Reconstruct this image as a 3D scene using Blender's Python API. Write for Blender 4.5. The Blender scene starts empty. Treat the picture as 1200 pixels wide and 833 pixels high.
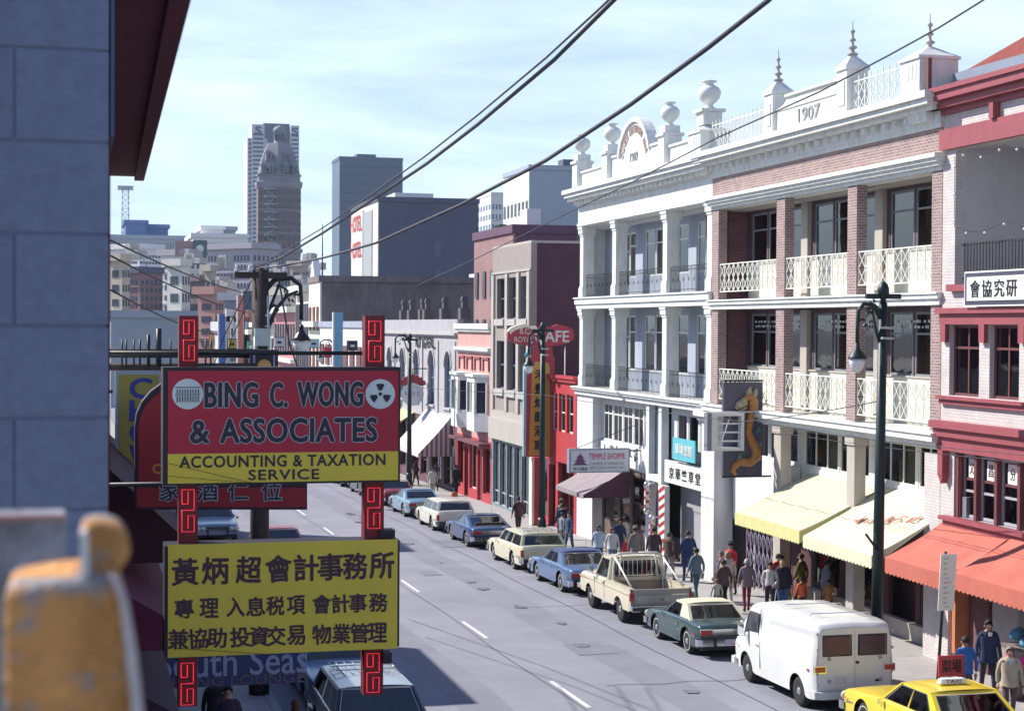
import bpy, bmesh, math, random, re
from math import sin, cos, tan, pi, sqrt, atan2, radians as R
from mathutils import Vector, Matrix
random.seed(7)
S = bpy.context.scene
COL = S.collection

# ------------------------------------------------------------------ camera
CAM_H = 7.85          # eye height above the street below the window
SLOPE = .0213         # the street runs gently downhill
YAW = math.atan(510 / 2000.); PITCH = .0175; ROLL = .006
FWD0 = Vector((sin(YAW), cos(YAW), 0)); RT0 = Vector((cos(YAW), -sin(YAW), 0)); UP0 = Vector((0, 0, 1))
FWD = FWD0 * cos(PITCH) - UP0 * sin(PITCH); UP1 = UP0 * cos(PITCH) + FWD0 * sin(PITCH)
CAMR = RT0 * cos(ROLL) + UP1 * sin(ROLL); CAMU = UP1 * cos(ROLL) - RT0 * sin(ROLL)
cd = bpy.data.cameras.new('camera'); cam = bpy.data.objects.new('camera', cd); COL.objects.link(cam)
cd.sensor_width = 36; cd.lens = 60; cd.clip_start = .05; cd.clip_end = 6000
m = Matrix((CAMR, CAMU, -FWD)).transposed().to_4x4(); m.translation = (0, 0, CAM_H); cam.matrix_world = m
cd.dof.use_dof = True; cd.dof.focus_distance = 32; cd.dof.aperture_fstop = 9
S.camera = cam

# ------------------------------------------------------------------ sky, sun, exposure
SUN_EL, SUN_AZ = R(40), R(40)        # azimuth measured from -X towards +Y
sd = Vector((-cos(SUN_AZ) * cos(SUN_EL), sin(SUN_AZ) * cos(SUN_EL), sin(SUN_EL)))
sl = bpy.data.lights.new('sun', 'SUN'); sun = bpy.data.objects.new('sun', sl); COL.objects.link(sun)
sl.energy = 4.9; sl.angle = R(.5); sl.color = (1, .955, .86)
sun.rotation_euler = sd.to_track_quat('Z', 'Y').to_euler(); sun.location = (-20, 30, 60)
W = bpy.data.worlds.new('World'); S.world = W; W.use_nodes = True
nt = W.node_tree; nt.nodes.clear()
def N(nt, t, **k):
    n = nt.nodes.new(t)
    for a, b in k.items(): setattr(n, a, b)
    return n
out = N(nt, 'ShaderNodeOutputWorld'); bg = N(nt, 'ShaderNodeBackground'); sky = N(nt, 'ShaderNodeTexSky', sky_type='NISHITA')
sky.sun_disc = False; sky.sun_elevation = SUN_EL; sky.sun_rotation = atan2(sd.x, sd.y)
sky.air_density = 1.0; sky.dust_density = .8; sky.ozone_density = 2.5
tc = N(nt, 'ShaderNodeTexCoord'); mp = N(nt, 'ShaderNodeMapping'); mp.inputs['Scale'].default_value = (1.2, 2.2, 9); mp.inputs['Rotation'].default_value = (0, .22, .5)
n1 = N(nt, 'ShaderNodeTexNoise'); n1.inputs['Scale'].default_value = 2.2; n1.inputs['Detail'].default_value = 9; n1.inputs['Roughness'].default_value = .62; n1.inputs['Distortion'].default_value = .5
cr = N(nt, 'ShaderNodeMapRange'); cr.inputs[1].default_value = .34; cr.inputs[2].default_value = .64; cr.inputs[3].default_value = .56; cr.inputs[4].default_value = 1.0
mx = N(nt, 'ShaderNodeMix', data_type='RGBA'); mx.inputs['B'].default_value = (11.6, 13.9, 14.9, 1)
L = nt.links.new
L(tc.outputs['Generated'], mp.inputs['Vector']); L(mp.outputs[0], n1.inputs['Vector']); L(n1.outputs[0], cr.inputs[0]); 
# thin cirrus and ground haze lie denser towards the horizon, all the way round
sz = N(nt, 'ShaderNodeSeparateXYZ'); L(tc.outputs['Generated'], sz.inputs[0]); hr = N(nt, 'ShaderNodeMapRange'); hr.inputs[1].default_value = .10; hr.inputs[2].default_value = .5; hr.inputs[3].default_value = 1; hr.inputs[4].default_value = .10
L(sz.outputs['Z'], hr.inputs[0]); hm_ = N(nt, 'ShaderNodeMath', operation='MULTIPLY'); L(hr.outputs[0], hm_.inputs[0]); L(cr.outputs[0], hm_.inputs[1]); L(hm_.outputs[0], mx.inputs['Factor'])
tn = N(nt, 'ShaderNodeMix', data_type='RGBA', blend_type='MULTIPLY'); tn.inputs['Factor'].default_value = 1; tn.inputs['B'].default_value = (.62, .86, 1.55, 1); L(sky.outputs[0], tn.inputs['A']); L(tn.outputs['Result'], mx.inputs['A']); L(mx.outputs['Result'], bg.inputs['Color']); bg.inputs['Strength'].default_value = .06; L(bg.outputs[0], out.inputs['Surface'])
S.view_settings.view_transform = 'Standard'; S.view_settings.look = 'None'; S.view_settings.exposure = .6; S.view_settings.gamma = 1
try:
    S.cycles.use_adaptive_sampling = True; S.cycles.adaptive_threshold = .015; S.cycles.max_bounces = 6; S.cycles.transparent_max_bounces = 10
    S.cycles.diffuse_bounces = 3; S.cycles.glossy_bounces = 3; S.cycles.volume_bounces = 0; S.cycles.use_denoising = True; S.cycles.caustics_reflective = False; S.cycles.caustics_refractive = False
except Exception: pass

# ------------------------------------------------------------------ helpers: places seen in the photograph
def ray(x, y):
    return FWD + CAMR * ((x - 600) / 2000.) + CAMU * ((416.5 - y) / 2000.)
def atY(x, y, Y):
    d = ray(x, y); return Vector((0, 0, CAM_H)) + d * (Y / d.y)
def atX(x, y, X):
    d = ray(x, y); return Vector((0, 0, CAM_H)) + d * (X / d.x)
def gz(y): return -SLOPE * y
def wz(y): return -SLOPE * y + .15

# ------------------------------------------------------------------ materials
MATS = {}
def mat(name, col, rough=.7, var=.12, scale=3., bump=0., metal=0., emit=None, spec=.4, dirt=0., coat=0., kind=None, col2=None, bscale=1.):
    if name in MATS: return MATS[name]
    M = bpy.data.materials.new(name); M.use_nodes = True; t = M.node_tree; n = t.nodes; b = n['Principled BSDF']
    b.inputs['Roughness'].default_value = rough; b.inputs['Metallic'].default_value = metal
    b.inputs['Specular IOR Level'].default_value = spec; b.inputs['Coat Weight'].default_value = coat; b.inputs['Coat Roughness'].default_value = .08
    l = t.links.new
    geo = N(t, 'ShaderNodeNewGeometry')
    base = None
    if kind == 'brick':
        sx = N(t, 'ShaderNodeSeparateXYZ'); l(geo.outputs['Position'], sx.inputs[0])
        sn = N(t, 'ShaderNodeSeparateXYZ'); l(geo.outputs['True Normal'], sn.inputs[0])
        ab = N(t, 'ShaderNodeMath', operation='ABSOLUTE'); l(sn.outputs['X'], ab.inputs[0])
        gt = N(t, 'ShaderNodeMath', operation='GREATER_THAN'); l(ab.outputs[0], gt.inputs[0]); gt.inputs[1].default_value = .5
        mf = N(t, 'ShaderNodeMix', data_type='FLOAT'); l(gt.outputs[0], mf.inputs[0]); l(sx.outputs['X'], mf.inputs[2]); l(sx.outputs['Y'], mf.inputs[3])
        cb = N(t, 'ShaderNodeCombineXYZ'); l(mf.outputs[0], cb.inputs['X']); l(sx.outputs['Z'], cb.inputs['Y'])
        br = N(t, 'ShaderNodeTexBrick'); l(cb.outputs[0], br.inputs['Vector'])
        br.inputs['Color1'].default_value = (*col, 1); c2 = col2 or [c * .72 for c in col]; br.inputs['Color2'].default_value = (*c2[:3], 1)
        br.inputs['Mortar'].default_value = ((.44, .40, .41, 1) if sum(col) < 1.2 else (.46, .44, .44, 1)) if sum(col) > .5 else (col[0] * 1.5, col[1] * 1.5, col[2] * 1.5, 1); br.inputs['Scale'].default_value = 1 * bscale
        br.inputs['Brick Width'].default_value = .22; br.inputs['Row Height'].default_value = .08; br.inputs['Mortar Size'].default_value = .011; br.inputs['Mortar Smooth'].default_value = .3
        base = br.outputs['Color']
        bp = N(t, 'ShaderNodeBump'); bp.inputs['Strength'].default_value = .5; bp.inputs['Distance'].default_value = .02; bp.invert = True
        l(br.outputs['Fac'], bp.inputs['Height']); l(bp.outputs[0], b.inputs['Normal'])
    no = N(t, 'ShaderNodeTexNoise'); no.inputs['Scale'].default_value = scale; no.inputs['Detail'].default_value = 7; no.inputs['Roughness'].default_value = .65
    l(geo.outputs['Position'], no.inputs['Vector'])
    mr = N(t, 'ShaderNodeMapRange'); mr.inputs[1].default_value = .3; mr.inputs[2].default_value = .7; mr.inputs[3].default_value = 1 - var; mr.inputs[4].default_value = 1 + var
    l(no.outputs[0], mr.inputs[0])
    mm = N(t, 'ShaderNodeMix', data_type='RGBA', blend_type='MULTIPLY'); mm.inputs['Factor'].default_value = 1
    if base: l(base, mm.inputs['A'])
    else: mm.inputs['A'].default_value = (*col, 1)
    l(mr.outputs[0], mm.inputs['B']); res = mm.outputs['Result']
    if dirt:
        mpn = N(t, 'ShaderNodeMapping'); mpn.inputs['Scale'].default_value = (2.5, 2.5, .35); l(geo.outputs['Position'], mpn.inputs['Vector'])
        nd = N(t, 'ShaderNodeTexNoise'); nd.inputs['Scale'].default_value = 1.7; nd.inputs['Detail'].default_value = 8; nd.inputs['Roughness'].default_value = .7; l(mpn.outputs[0], nd.inputs['Vector'])
        dr = N(t, 'ShaderNodeMapRange'); dr.inputs[1].default_value = .46; dr.inputs[2].default_value = .76; dr.inputs[3].default_value = 0; dr.inputs[4].default_value = dirt; l(nd.outputs[0], dr.inputs[0])
        md = N(t, 'ShaderNodeMix', data_type='RGBA'); l(dr.outputs[0], md.inputs['Factor']); l(res, md.inputs['A']); md.inputs['B'].default_value = (col[0] * .35 + .02, col[1] * .33 + .02, col[2] * .32 + .02, 1); res = md.outputs['Result']
    l(res, b.inputs['Base Color'])
    if bump and not kind:
        bp = N(t, 'ShaderNodeBump'); bp.inputs['Strength'].default_value = bump; bp.inputs['Distance'].default_value = .02
        nb = N(t, 'ShaderNodeTexNoise'); nb.inputs['Scale'].default_value = scale * 9; nb.inputs['Detail'].default_value = 4; l(geo.outputs['Position'], nb.inputs['Vector'])
        l(nb.outputs[0], bp.inputs['Height']); l(bp.outputs[0], b.inputs['Normal'])
    if emit: b.inputs['Emission Color'].default_value = (*emit[:3], 1); b.inputs['Emission Strength'].default_value = emit[3]
    MATS[name] = M; return M
def glass(name, tint=(.35, .4, .45), refl=.9):
    if name in MATS: return MATS[name]
    M = bpy.data.materials.new(name); M.use_nodes = True; t = M.node_tree; t.nodes.clear()
    o = N(t, 'ShaderNodeOutputMaterial'); mxs = N(t, 'ShaderNodeMixShader'); tr = N(t, 'ShaderNodeBsdfTransparent'); gl = N(t, 'ShaderNodeBsdfGlossy'); fr = N(t, 'ShaderNodeFresnel')
    fr.inputs[0].default_value = 1.55; gl.inputs['Roughness'].default_value = .03; gl.inputs['Color'].default_value = (refl, refl, refl, 1); tr.inputs[0].default_value = (*tint, 1)
    geo = N(t, 'ShaderNodeNewGeometry'); no = N(t, 'ShaderNodeTexNoise'); no.inputs['Scale'].default_value = 1.3; bp = N(t, 'ShaderNodeBump'); bp.inputs['Strength'].default_value = .12; bp.inputs['Distance'].default_value = .05
    t.links.new(geo.outputs['Position'], no.inputs['Vector']); t.links.new(no.outputs[0], bp.inputs['Height']); t.links.new(bp.outputs[0], gl.inputs['Normal'])
    ad = N(t, 'ShaderNodeMath', operation='ADD'); ad.inputs[1].default_value = .06
    t.links.new(fr.outputs[0], ad.inputs[0]); t.links.new(ad.outputs[0], mxs.inputs[0]); t.links.new(tr.outputs[0], mxs.inputs[1]); t.links.new(gl.outputs[0], mxs.inputs[2]); t.links.new(mxs.outputs[0], o.inputs[0])
    MATS[name] = M; return M
WHITE = mat('white_paint', (.72, .73, .70), .6, .07, 2, .1, dirt=.42)
CREAM = mat('cream_paint', (.74, .71, .58), .6, .06, 2, dirt=.2)
BEIGE = mat('beige_paint', (.44, .40, .36), .7, .08, 2, dirt=.2)
GREYP = mat('grey_stone', (.45, .43, .42), .85, .12, 3, .3, dirt=.4)
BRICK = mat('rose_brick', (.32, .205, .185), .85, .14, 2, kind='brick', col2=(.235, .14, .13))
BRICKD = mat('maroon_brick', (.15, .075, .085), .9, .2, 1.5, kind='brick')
BRICKL = mat('pale_brick', (.58, .52, .47), .85, .12, 2, kind='brick', col2=(.44, .38, .35))
BRICKW = mat('whitewashed_brick', (.60, .54, .51), .85, .12, 2, kind='brick', col2=(.55, .5, .5))
REDT = mat('red_trim_paint', (.31, .075, .09), .55, .1, 3, dirt=.3)
REDP = mat('red_paint', (.46, .05, .06), .5, .1, 3, dirt=.25)
PINKP = mat('salmon_paint', (.56, .31, .28), .7, .1, 3, dirt=.25)
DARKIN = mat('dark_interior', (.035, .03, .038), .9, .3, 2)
CURT = mat('pale_curtain', (.62, .63, .62), .9, .15, 6)
IRON = mat('black_iron', (.02, .02, .024), .5, .2, 5)
POLEG = mat('dark_green_pole_paint', (.010, .026, .028), .45, .25, 6, .2)
TEAL = mat('teal_paint', (.12, .38, .42), .5, .15, 5)
WOODD = mat('dark_weathered_wood', (.055, .04, .04), .85, .3, 6, .3)
CHROME = mat('chrome', (.72, .73, .75), .12, .05, 4, metal=1)
RUBBER = mat('rubber', (.022, .022, .024), .85, .2, 9)
BLACK = mat('black_trim', (.012, .012, .014), .5, .1, 5)
UNDER = mat('car_underside', (.01, .01, .01), .9)
HUBM = mat('hubcap_metal', (.6, .61, .62), .3, .1, 7, metal=.85)
GLASS = glass('window_glass'); CARGL = glass('car_glass', (.42, .47, .47))
DARKGL = mat('dark_window_glass', (.03, .038, .05), .08, .4, .6, spec=.7)
BLUEGL = mat('blue_far_window_glass', (.10, .14, .20), .15, .4, .3, spec=.6)
LAMPW = mat('opal_lamp_glass', (.72, .76, .76), .25, .05, 4)
LAMPR = mat('red_lens', (.40, .02, .02), .2, .1, 9, spec=.8); LAMPO = mat('orange_lens', (.7, .2, .02), .2, .1, 9)
PLATE = mat('licence_plate', (.55, .56, .6), .5, .2, 30)

# ------------------------------------------------------------------ mesh collector
class MB:
    def __init__(s, o=(0, 0, 0)): s.v = []; s.f = []; s.m = []; s.o = Vector(o); s.mi = 0; s.sm = []
    def add(s, vs, fs, smooth=False):
        k = len(s.v); s.v += [Vector(v) for v in vs]
        for f in fs: s.f.append([i + k for i in f]); s.m.append(s.mi); s.sm.append(smooth)
        return s
    def box(s, x0, x1, y0, y1, z0, z1):
        if x1 < x0: x0, x1 = x1, x0
        if y1 < y0: y0, y1 = y1, y0
        if z1 < z0: z0, z1 = z1, z0
        v = [(x0, y0, z0), (x1, y0, z0), (x1, y1, z0), (x0, y1, z0), (x0, y0, z1), (x1, y0, z1), (x1, y1, z1), (x0, y1, z1)]
        return s.add(v, [(0, 3, 2, 1), (4, 5, 6, 7), (0, 1, 5, 4), (1, 2, 6, 5), (2, 3, 7, 6), (3, 0, 4, 7)])
    def hexa(s, v):   # eight corners: bottom ring then top ring
        return s.add(v, [(0, 3, 2, 1), (4, 5, 6, 7), (0, 1, 5, 4), (1, 2, 6, 5), (2, 3, 7, 6), (3, 0, 4, 7)])
    def tube(s, pts, r, n=8, cap=True, smooth=True):
        pts = [Vector(p) for p in pts]; rs = r if isinstance(r, (list, tuple)) else [r] * len(pts)
        vs = []; fs = []; prev = None
        for i, p in enumerate(pts):
            d = (pts[min(i + 1, len(pts) - 1)] - pts[max(i - 1, 0)]).normalized()
            a = d.orthogonal().normalized() if prev is None else (prev - d * prev.dot(d)).normalized()
            prev = a; b = d.cross(a)
            for k in range(n): vs.append(p + (a * cos(2 * pi * k / n) + b * sin(2 * pi * k / n)) * rs[i])
        for i in range(len(pts) - 1):
            for k in range(n): fs.append((i * n + k, i * n + (k + 1) % n, (i + 1) * n + (k + 1) % n, (i + 1) * n + k))
        s.add(vs, fs, smooth)
        if cap:
            k = len(s.v) - len(vs)
            for ring in (list(range(n))[::-1], [(len(pts) - 1) * n + q for q in range(n)]):
                s.f.append([k + q for q in ring]); s.m.append(s.mi); s.sm.append(False)
        return s
    def lathe(s, c, prof, n=16, axis='z', smooth=True, a0=0, square=False):
        vs = []; fs = []; c = Vector(c)
        for (r, h) in prof:
            for k in range(n):
                a = 2 * pi * k / n + a0; u, w = r * cos(a), r * sin(a)
                if square:
                    q = max(abs(cos(a)), abs(sin(a))); u, w = u / q, w / q
                vs.append(c + Vector((u, w, h) if axis == 'z' else (h, u, w) if axis == 'x' else (u, h, w)))
        for i in range(len(prof) - 1):
            for k in range(n): fs.append((i * n + k, i * n + (k + 1) % n, (i + 1) * n + (k + 1) % n, (i + 1) * n + k))
        fs.append(list(range(n))[::-1]); fs.append([(len(prof) - 1) * n + k for k in range(n)])
        return s.add(vs, fs, smooth)
    def prism(s, poly, axis, a, b):   # poly = 2-D outline in the other two axes, extruded from a to b
        n = len(poly)
        def P(p, t): return {'x': (t, p[0], p[1]), 'y': (p[0], t, p[1]), 'z': (p[0], p[1], t)}[axis]
        vs = [P(p, a) for p in poly] + [P(p, b) for p in poly]
        fs = [list(range(n))[::-1], list(range(n, 2 * n))] + [(i, (i + 1) % n, n + (i + 1) % n, n + i) for i in range(n)]
        return s.add(vs, fs)
    def build(s, name, m, parent=None, smooth_all=False, bevel=0):
        me = bpy.data.meshes.new(name)
        org = s.o if parent is None else Vector(parent.get('_org', (0, 0, 0)))
        me.from_pydata([v - org for v in s.v], [], s.f)
        for x in (m if isinstance(m, (list, tuple)) else [m]): me.materials.append(x)
        me.polygons.foreach_set('material_index', s.m)
        me.polygons.foreach_set('use_smooth', [True] * len(s.f) if smooth_all else s.sm)
        bm = bmesh.new(); bm.from_mesh(me); bmesh.ops.recalc_face_normals(bm, faces=bm.faces)
        if bevel: bmesh.ops.bevel(bm, geom=list(bm.edges), offset=bevel, segments=1, affect='EDGES', clamp_overlap=True)
        bm.to_mesh(me); bm.free(); me.update()
        o = bpy.data.objects.new(name, me); COL.objects.link(o)
        if parent is None: o.location = s.o
        else: o.parent = parent; o['_org'] = tuple(org)
        return o
def box(name, m, parent, *a, bevel=0):
    return MB().box(*a).build(name, m, parent, bevel=bevel)
def tag(o, label=None, cat=None, group=None, kind=None):
    for k, v in (('label', label), ('category', cat), ('group', group), ('kind', kind)):
        if v: o[k] = v
    return o
def thing(name, label, cat, loc, group=None):
    o = bpy.data.objects.new(name, None); o.empty_display_size = .3; COL.objects.link(o); o.location = loc; o['_org'] = tuple(loc)
    return tag(o, label, cat, group)
def local(name, label, cat, group=None):     # a thing modelled round its own origin and moved afterwards
    return thing(name, label, cat, (0, 0, 0), group)
def put(o, loc, rz=0): o.location = loc; o.rotation_euler.z = rz; return o
def kids(o): return [c for c in bpy.data.objects if c.parent == o]
def copy_tree(o, loc=None, label=None, rz=None, parent=None, chmap=None):
    if chmap is None:
        chmap = {}
        for c in bpy.data.objects:
            if c.parent: chmap.setdefault(c.parent.name, []).append(c)
    c = o.copy(); COL.objects.link(c)
    if parent: c.parent = parent
    if loc is not None: c.location = loc
    if label: c['label'] = label
    if rz is not None: c.rotation_euler.z = rz
    for ch in chmap.get(o.name, []): copy_tree(ch, parent=c, chmap=chmap)
    return c
def dup(o, off, parent=None):                # a copy of a part (and its sub-parts), shifted
    c = o.copy(); COL.objects.link(c); c.location = Vector(o.location) + Vector(off)
    if parent: c.parent = parent
    for ch in kids(o):
        d = ch.copy(); COL.objects.link(d); d.parent = c
    return c
TEXTS = []
def text(body, m, parent, pos, w, h, face='-y', name='lettering', depth=.006, bold=0., rot=0., track=1.):
    """lettering centred on pos, fitted to width w and height h"""
    cu = bpy.data.curves.new(name, 'FONT'); cu.body = body; cu.align_x = 'CENTER'; cu.align_y = 'CENTER'; cu.extrude = depth; cu.resolution_u = 3; cu.space_character = track
    cu.materials.append(m); o = bpy.data.objects.new(name, cu); COL.objects.link(o)
    org = Vector(parent.get('_org', (0, 0, 0))); o.parent = parent; o.location = Vector(pos) - org; o['_org'] = tuple(org)
    o.rotation_euler = (pi / 2, rot, 0) if face == '-y' else (pi / 2, rot, -pi / 2) if face == '-x' else (0, 0, 0)
    TEXTS.append((o, w, h, bold)); return o
def cells(mb, a0, a1, z0, z1, holes, emit):
    """wall rectangle minus rectangular holes, as boxes"""
    A = sorted({a0, a1, *[max(a0, min(a1, q)) for h in holes for q in h[:2]]}); 
    for i in range(len(A) - 1):
        p, q = A[i], A[i + 1]
        if q - p < 1e-5: continue
        c = (p + q) / 2; hs = sorted([(h[2], h[3]) for h in holes if h[0] < c < h[1]]); z = z0
        for (b, t) in hs:
            if b > z + 1e-5: emit(p, q, z, b)
            z = max(z, t)
        if z < z1 - 1e-5: emit(p, q, z, z1)
def wallX(mb, X, t, y0, y1, z0, z1, holes=()):    # wall facing the street (plane X), thickness t
    cells(mb, y0, y1, z0, z1, holes, lambda p, q, b, c: mb.box(X, X + t, p, q, b, c)); return mb
def wallY(mb, Y, t, x0, x1, z0, z1, holes=()):
    cells(mb, x0, x1, z0, z1, holes, lambda p, q, b, c: mb.box(p, q, Y, Y + t, b, c)); return mb
def winX(parent, X, y0, y1, z0, z1, fm=None, curtain=None, mull=1, trans=.5, gm=None, deep=.5, fw=.07, back=True):
    """window in a street-facing wall: frame > pane, curtain; a dark room surface stands behind"""
    fm = fm or WHITE; f = MB()
    f.box(X, X + .08, y0, y0 + fw, z0, z1).box(X, X + .08, y1 - fw, y1, z0, z1).box(X, X + .08, y0 + fw, y1 - fw, z1 - fw, z1).box(X, X + .08, y0 + fw, y1 - fw, z0, z0 + fw)
    zt = z0 + (z1 - z0) * trans if trans else z1
    if trans: f.box(X + .01, X + .07, y0 + fw, y1 - fw, zt - .03, zt + .03)
    for i in range(1, mull):
        y = y0 + (y1 - y0) * i / mull; f.box(X + .012, X + .068, y - .03, y + .03, z0 + fw, z1 - fw)
    w = f.build('window', fm, parent)
    box('pane', gm or GLASS, w, X + .035, X + .045, y0 + fw / 2, y1 - fw / 2, z0 + fw / 2, z1 - fw / 2)
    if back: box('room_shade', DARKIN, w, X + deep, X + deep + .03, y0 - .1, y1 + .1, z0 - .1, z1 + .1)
    if curtain:
        a, b, c, d = curtain; cm = MB(); k = max(3, int((b - a) * (y1 - y0) / .12)); ya, yb = y0 + (y1 - y0) * a, y0 + (y1 - y0) * b; za, zb = z0 + (z1 - z0) * c, z0 + (z1 - z0) * d
        pl = [(X + .12 + .035 * (i % 2) , ya + (yb - ya) * i / k) for i in range(k + 1)]
        cm.prism(pl + [(p[0] + .01, p[1]) for p in pl[::-1]], 'z', za, zb); cm.build('curtain', CURT, w)
    return w
def winF(parent, nx, x0, x1, z0, z1, Y, fm=None):  # a far building's window: dark pane in a shallow frame
    if nx: b = MB().box(Y - .06, Y + .02, x0, x1, z0, z1)
    else: b = MB().box(x0, x1, Y - .06, Y + .02, z0, z1)
    return b.build('window', fm or BLUEGL, parent)
def cornice(mb, X, y0, y1, prof, ret=True):
    """stepped moulding along a street front: prof = [(projection, z_low, z_high), ...]"""
    for i, (p, a, b) in enumerate(prof): mb.box(X - p, X + .05, y0 - (p * .5 if ret else 0), y1 + (p * .5 if ret else 0), a, b)
    return mb
exec_parts = []
# ================================================================== ground, road, pavements
ASPH = mat('asphalt', (.235, .236, .28), .9, .13, .35, .5, dirt=.0)
CONC = mat('pavement_concrete', (.36, .34, .335), .9, .1, 1.2, .3, dirt=.25)
KERB = mat('kerb_concrete', (.33, .32, .31), .9, .1, 2, .3)
LINE = mat('road_line_paint', (.62, .62, .60), .7, .25, 6)
TAR = mat('tar_seam', (.045, .045, .05), .8, .2, 5)
DIRTG = mat('city_ground', (.16, .155, .16), .95, .2, .2)
def sheet(name, x0, x1, y0, y1, off, m, kind='structure', n=1, th=0):
    mb = MB()
    for i in range(n):
        a, b = y0 + (y1 - y0) * i / n, y0 + (y1 - y0) * (i + 1) / n
        if th: mb.hexa([(x0, a, gz(a) + off - th), (x1, a, gz(a) + off - th), (x1, b, gz(b) + off - th), (x0, b, gz(b) + off - th), (x0, a, gz(a) + off), (x1, a, gz(a) + off), (x1, b, gz(b) + off), (x0, b, gz(b) + off)])
        else: mb.add([(x0, a, gz(a) + off), (x1, a, gz(a) + off), (x1, b, gz(b) + off), (x0, b, gz(b) + off)], [(0, 1, 2, 3)])
    o = mb.build(name, m); return tag(o, kind=kind)
g = MB(); g.add([(-3000, -60, gz(-60) - .01), (3000, -60, gz(-60) - .01), (3000, 500, gz(500) - .01), (-3000, 500, gz(500) - .01), (-3000, 6000, gz(500) - .01), (3000, 6000, gz(500) - .01)], [(0, 1, 2, 3), (3, 2, 5, 4)])
tag(g.build('ground', DIRTG), kind='structure')
road = sheet('road', 4.4, 18.1, -25, 480, 0.0, ASPH); road['_org'] = (0, 0, 0)
# a slightly darker, oil-stained band in each lane, worn into the surface
WORN = mat('worn_lane_asphalt', (.20, .202, .242), .8, .1, .5, .3)
for nm, a, b in (('lane_wear', 8.3, 9.5), ('lane_wear', 13.2, 14.4)):
    o = MB()
    for k in range(50):
        y = -20 + k * 5; w = .12 * sin(k * 1.7)
        y2 = y + 5; w2 = .12 * sin((k + 1) * 1.7)
        o.add([(a + w, y, gz(y) + .004), (b + w, y, gz(y) + .004), (b + w2, y2, gz(y2) + .004), (a + w2, y2, gz(y2) + .004)], [(0, 1, 2, 3)])
    o.build(nm, WORN, road)
dash = None
for k in range(14):
    y = 26.95 + 9.93 * (k - 1)
    o = MB()
    o.add([(11.2, y, gz(y) + .009), (11.32, y, gz(y) + .009), (11.33, y + 3.25, gz(y + 3.25) + .009), (11.21, y + 3.25, gz(y + 3.25) + .009)], [(0, 1, 2, 3)])
    o.build('lane_marking', LINE, road)
for (y, x0, x1) in ((39.2, 12.4, 17.6), (61, 5, 10.2), (52.4, 13.5, 16.4), (75, 4.6, 12)):
    o = MB(); n = 14
    for i in range(n):
        a, b = x0 + (x1 - x0) * i / n, x0 + (x1 - x0) * (i + 1) / n; ya, yb = y + .10 * sin(i * 1.3), y + .10 * sin(i * 1.3 + 1.3)
        o.add([(a, ya, gz(ya) + .013), (b, yb, gz(yb) + .013), (b, yb + .035, gz(yb + .035) + .013), (a, ya + .035, gz(ya + .035) + .013)], [(0, 1, 2, 3)])
    o.build('tar_seam', TAR, road)
for x in (7.1, 11.05, 15.2):  # lengthwise seams, doubling as painted shadow lines of the overhead cables
    o = MB()
    for i in range(60):
        a, b = 20 + i * 2, 22 + i * 2; p, q = x + .05 * sin(i * .9), x + .05 * sin(i * .9 + .9)
        o.add([(p, a, gz(a) + .0165), (p + .02, a, gz(a) + .0165), (q + .02, b, gz(b) + .0165), (q, b, gz(b) + .0165)], [(0, 1, 2, 3)])
    o.build('tar_seam', TAR, road)
PATCH = mat('asphalt_patch', (.19, .19, .23), .9, .12, 1, .5); IRONC = mat('cast_iron_cover', (.07, .07, .08), .6, .2, 8, .4)
for (x, y, w_, l_) in ((13.0, 43.5, 1.1, 1.9), (9.6, 57, .9, 2.6), (14.9, 70, 1.2, 3.2), (7.4, 50.5, 1.4, 1.2), (12.3, 61, .7, 1.5), (16.9, 53.9, 1.2, 1.4)):
    o = MB(); o.add([(x + dx, y + dy, gz(y + dy) + .0125) for dx, dy in ((0, 0), (w_, .06), (w_ * .97, l_), (.05, l_ * .96))], [(0, 1, 2, 3)]); o.build('asphalt_patch', PATCH, road)
for (x, y) in ((9.9, 64.5), (13.4, 82)):
    o = MB(); o.add([(x + .33 * cos(2 * pi * q / 20), y + .33 * sin(2 * pi * q / 20), gz(y + .33 * sin(2 * pi * q / 20)) + .020) for q in range(20)], [tuple(range(20))]); o.build('manhole_cover', IRONC, road)
OIL = mat('oil_stain', (.15, .15, .18), .6, .3, 4)
rnd_ = random.Random(5)
for q in range(26):
    x = rnd_.choice((8.9, 13.8, 16.7, 13.8)) + rnd_.uniform(-.35, .35); y = rnd_.uniform(33, 88); n = 11; ph = rnd_.random() * 6; r0 = rnd_.uniform(.06, .22)
    o = MB(); pts = [(x + r0 * (1 + .35 * sin(3 * a_ + ph)) * cos(a_), y + 1.8 * r0 * (1 + .3 * sin(2 * a_ + ph)) * sin(a_)) for a_ in [2 * pi * k_ / n for k_ in range(n)]]
    o.add([(a_, b_, gz(b_) + .0245) for a_, b_ in pts], [tuple(range(n))]); o.build('oil_stain', OIL, road)
def pavement(name, x0, x1, xk0, xk1):
    p = sheet(name, x0, x1, -25, 480, .14, KERB, th=.3); p['_org'] = (0, 0, 0)
    sheet_k = MB()
    for i in range(40):
        a = -20 + i * 4; b = a + 3.985
        sheet_k.hexa([(xk0, a, gz(a) + .1), (xk1, a, gz(a) + .1), (xk1, b, gz(b) + .1), (xk0, b, gz(b) + .1), (xk0, a, gz(a) + .152), (xk1, a, gz(a) + .152), (xk1, b, gz(b) + .152), (xk0, b, gz(b) + .152)])
    sheet_k.build('kerb_stone', KERB, p)
    lo, hi = (min(x0, x1), max(x0, x1)); a0 = xk1 + .02 if xk0 < xk1 and x1 > xk1 else x0
    return p
pr = pavement('pavement_far_side', 18.1, 22.6, 18.1, 18.3)
pl = pavement('pavement_near_side', -.5, 4.4, 4.2, 4.4)
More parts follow.
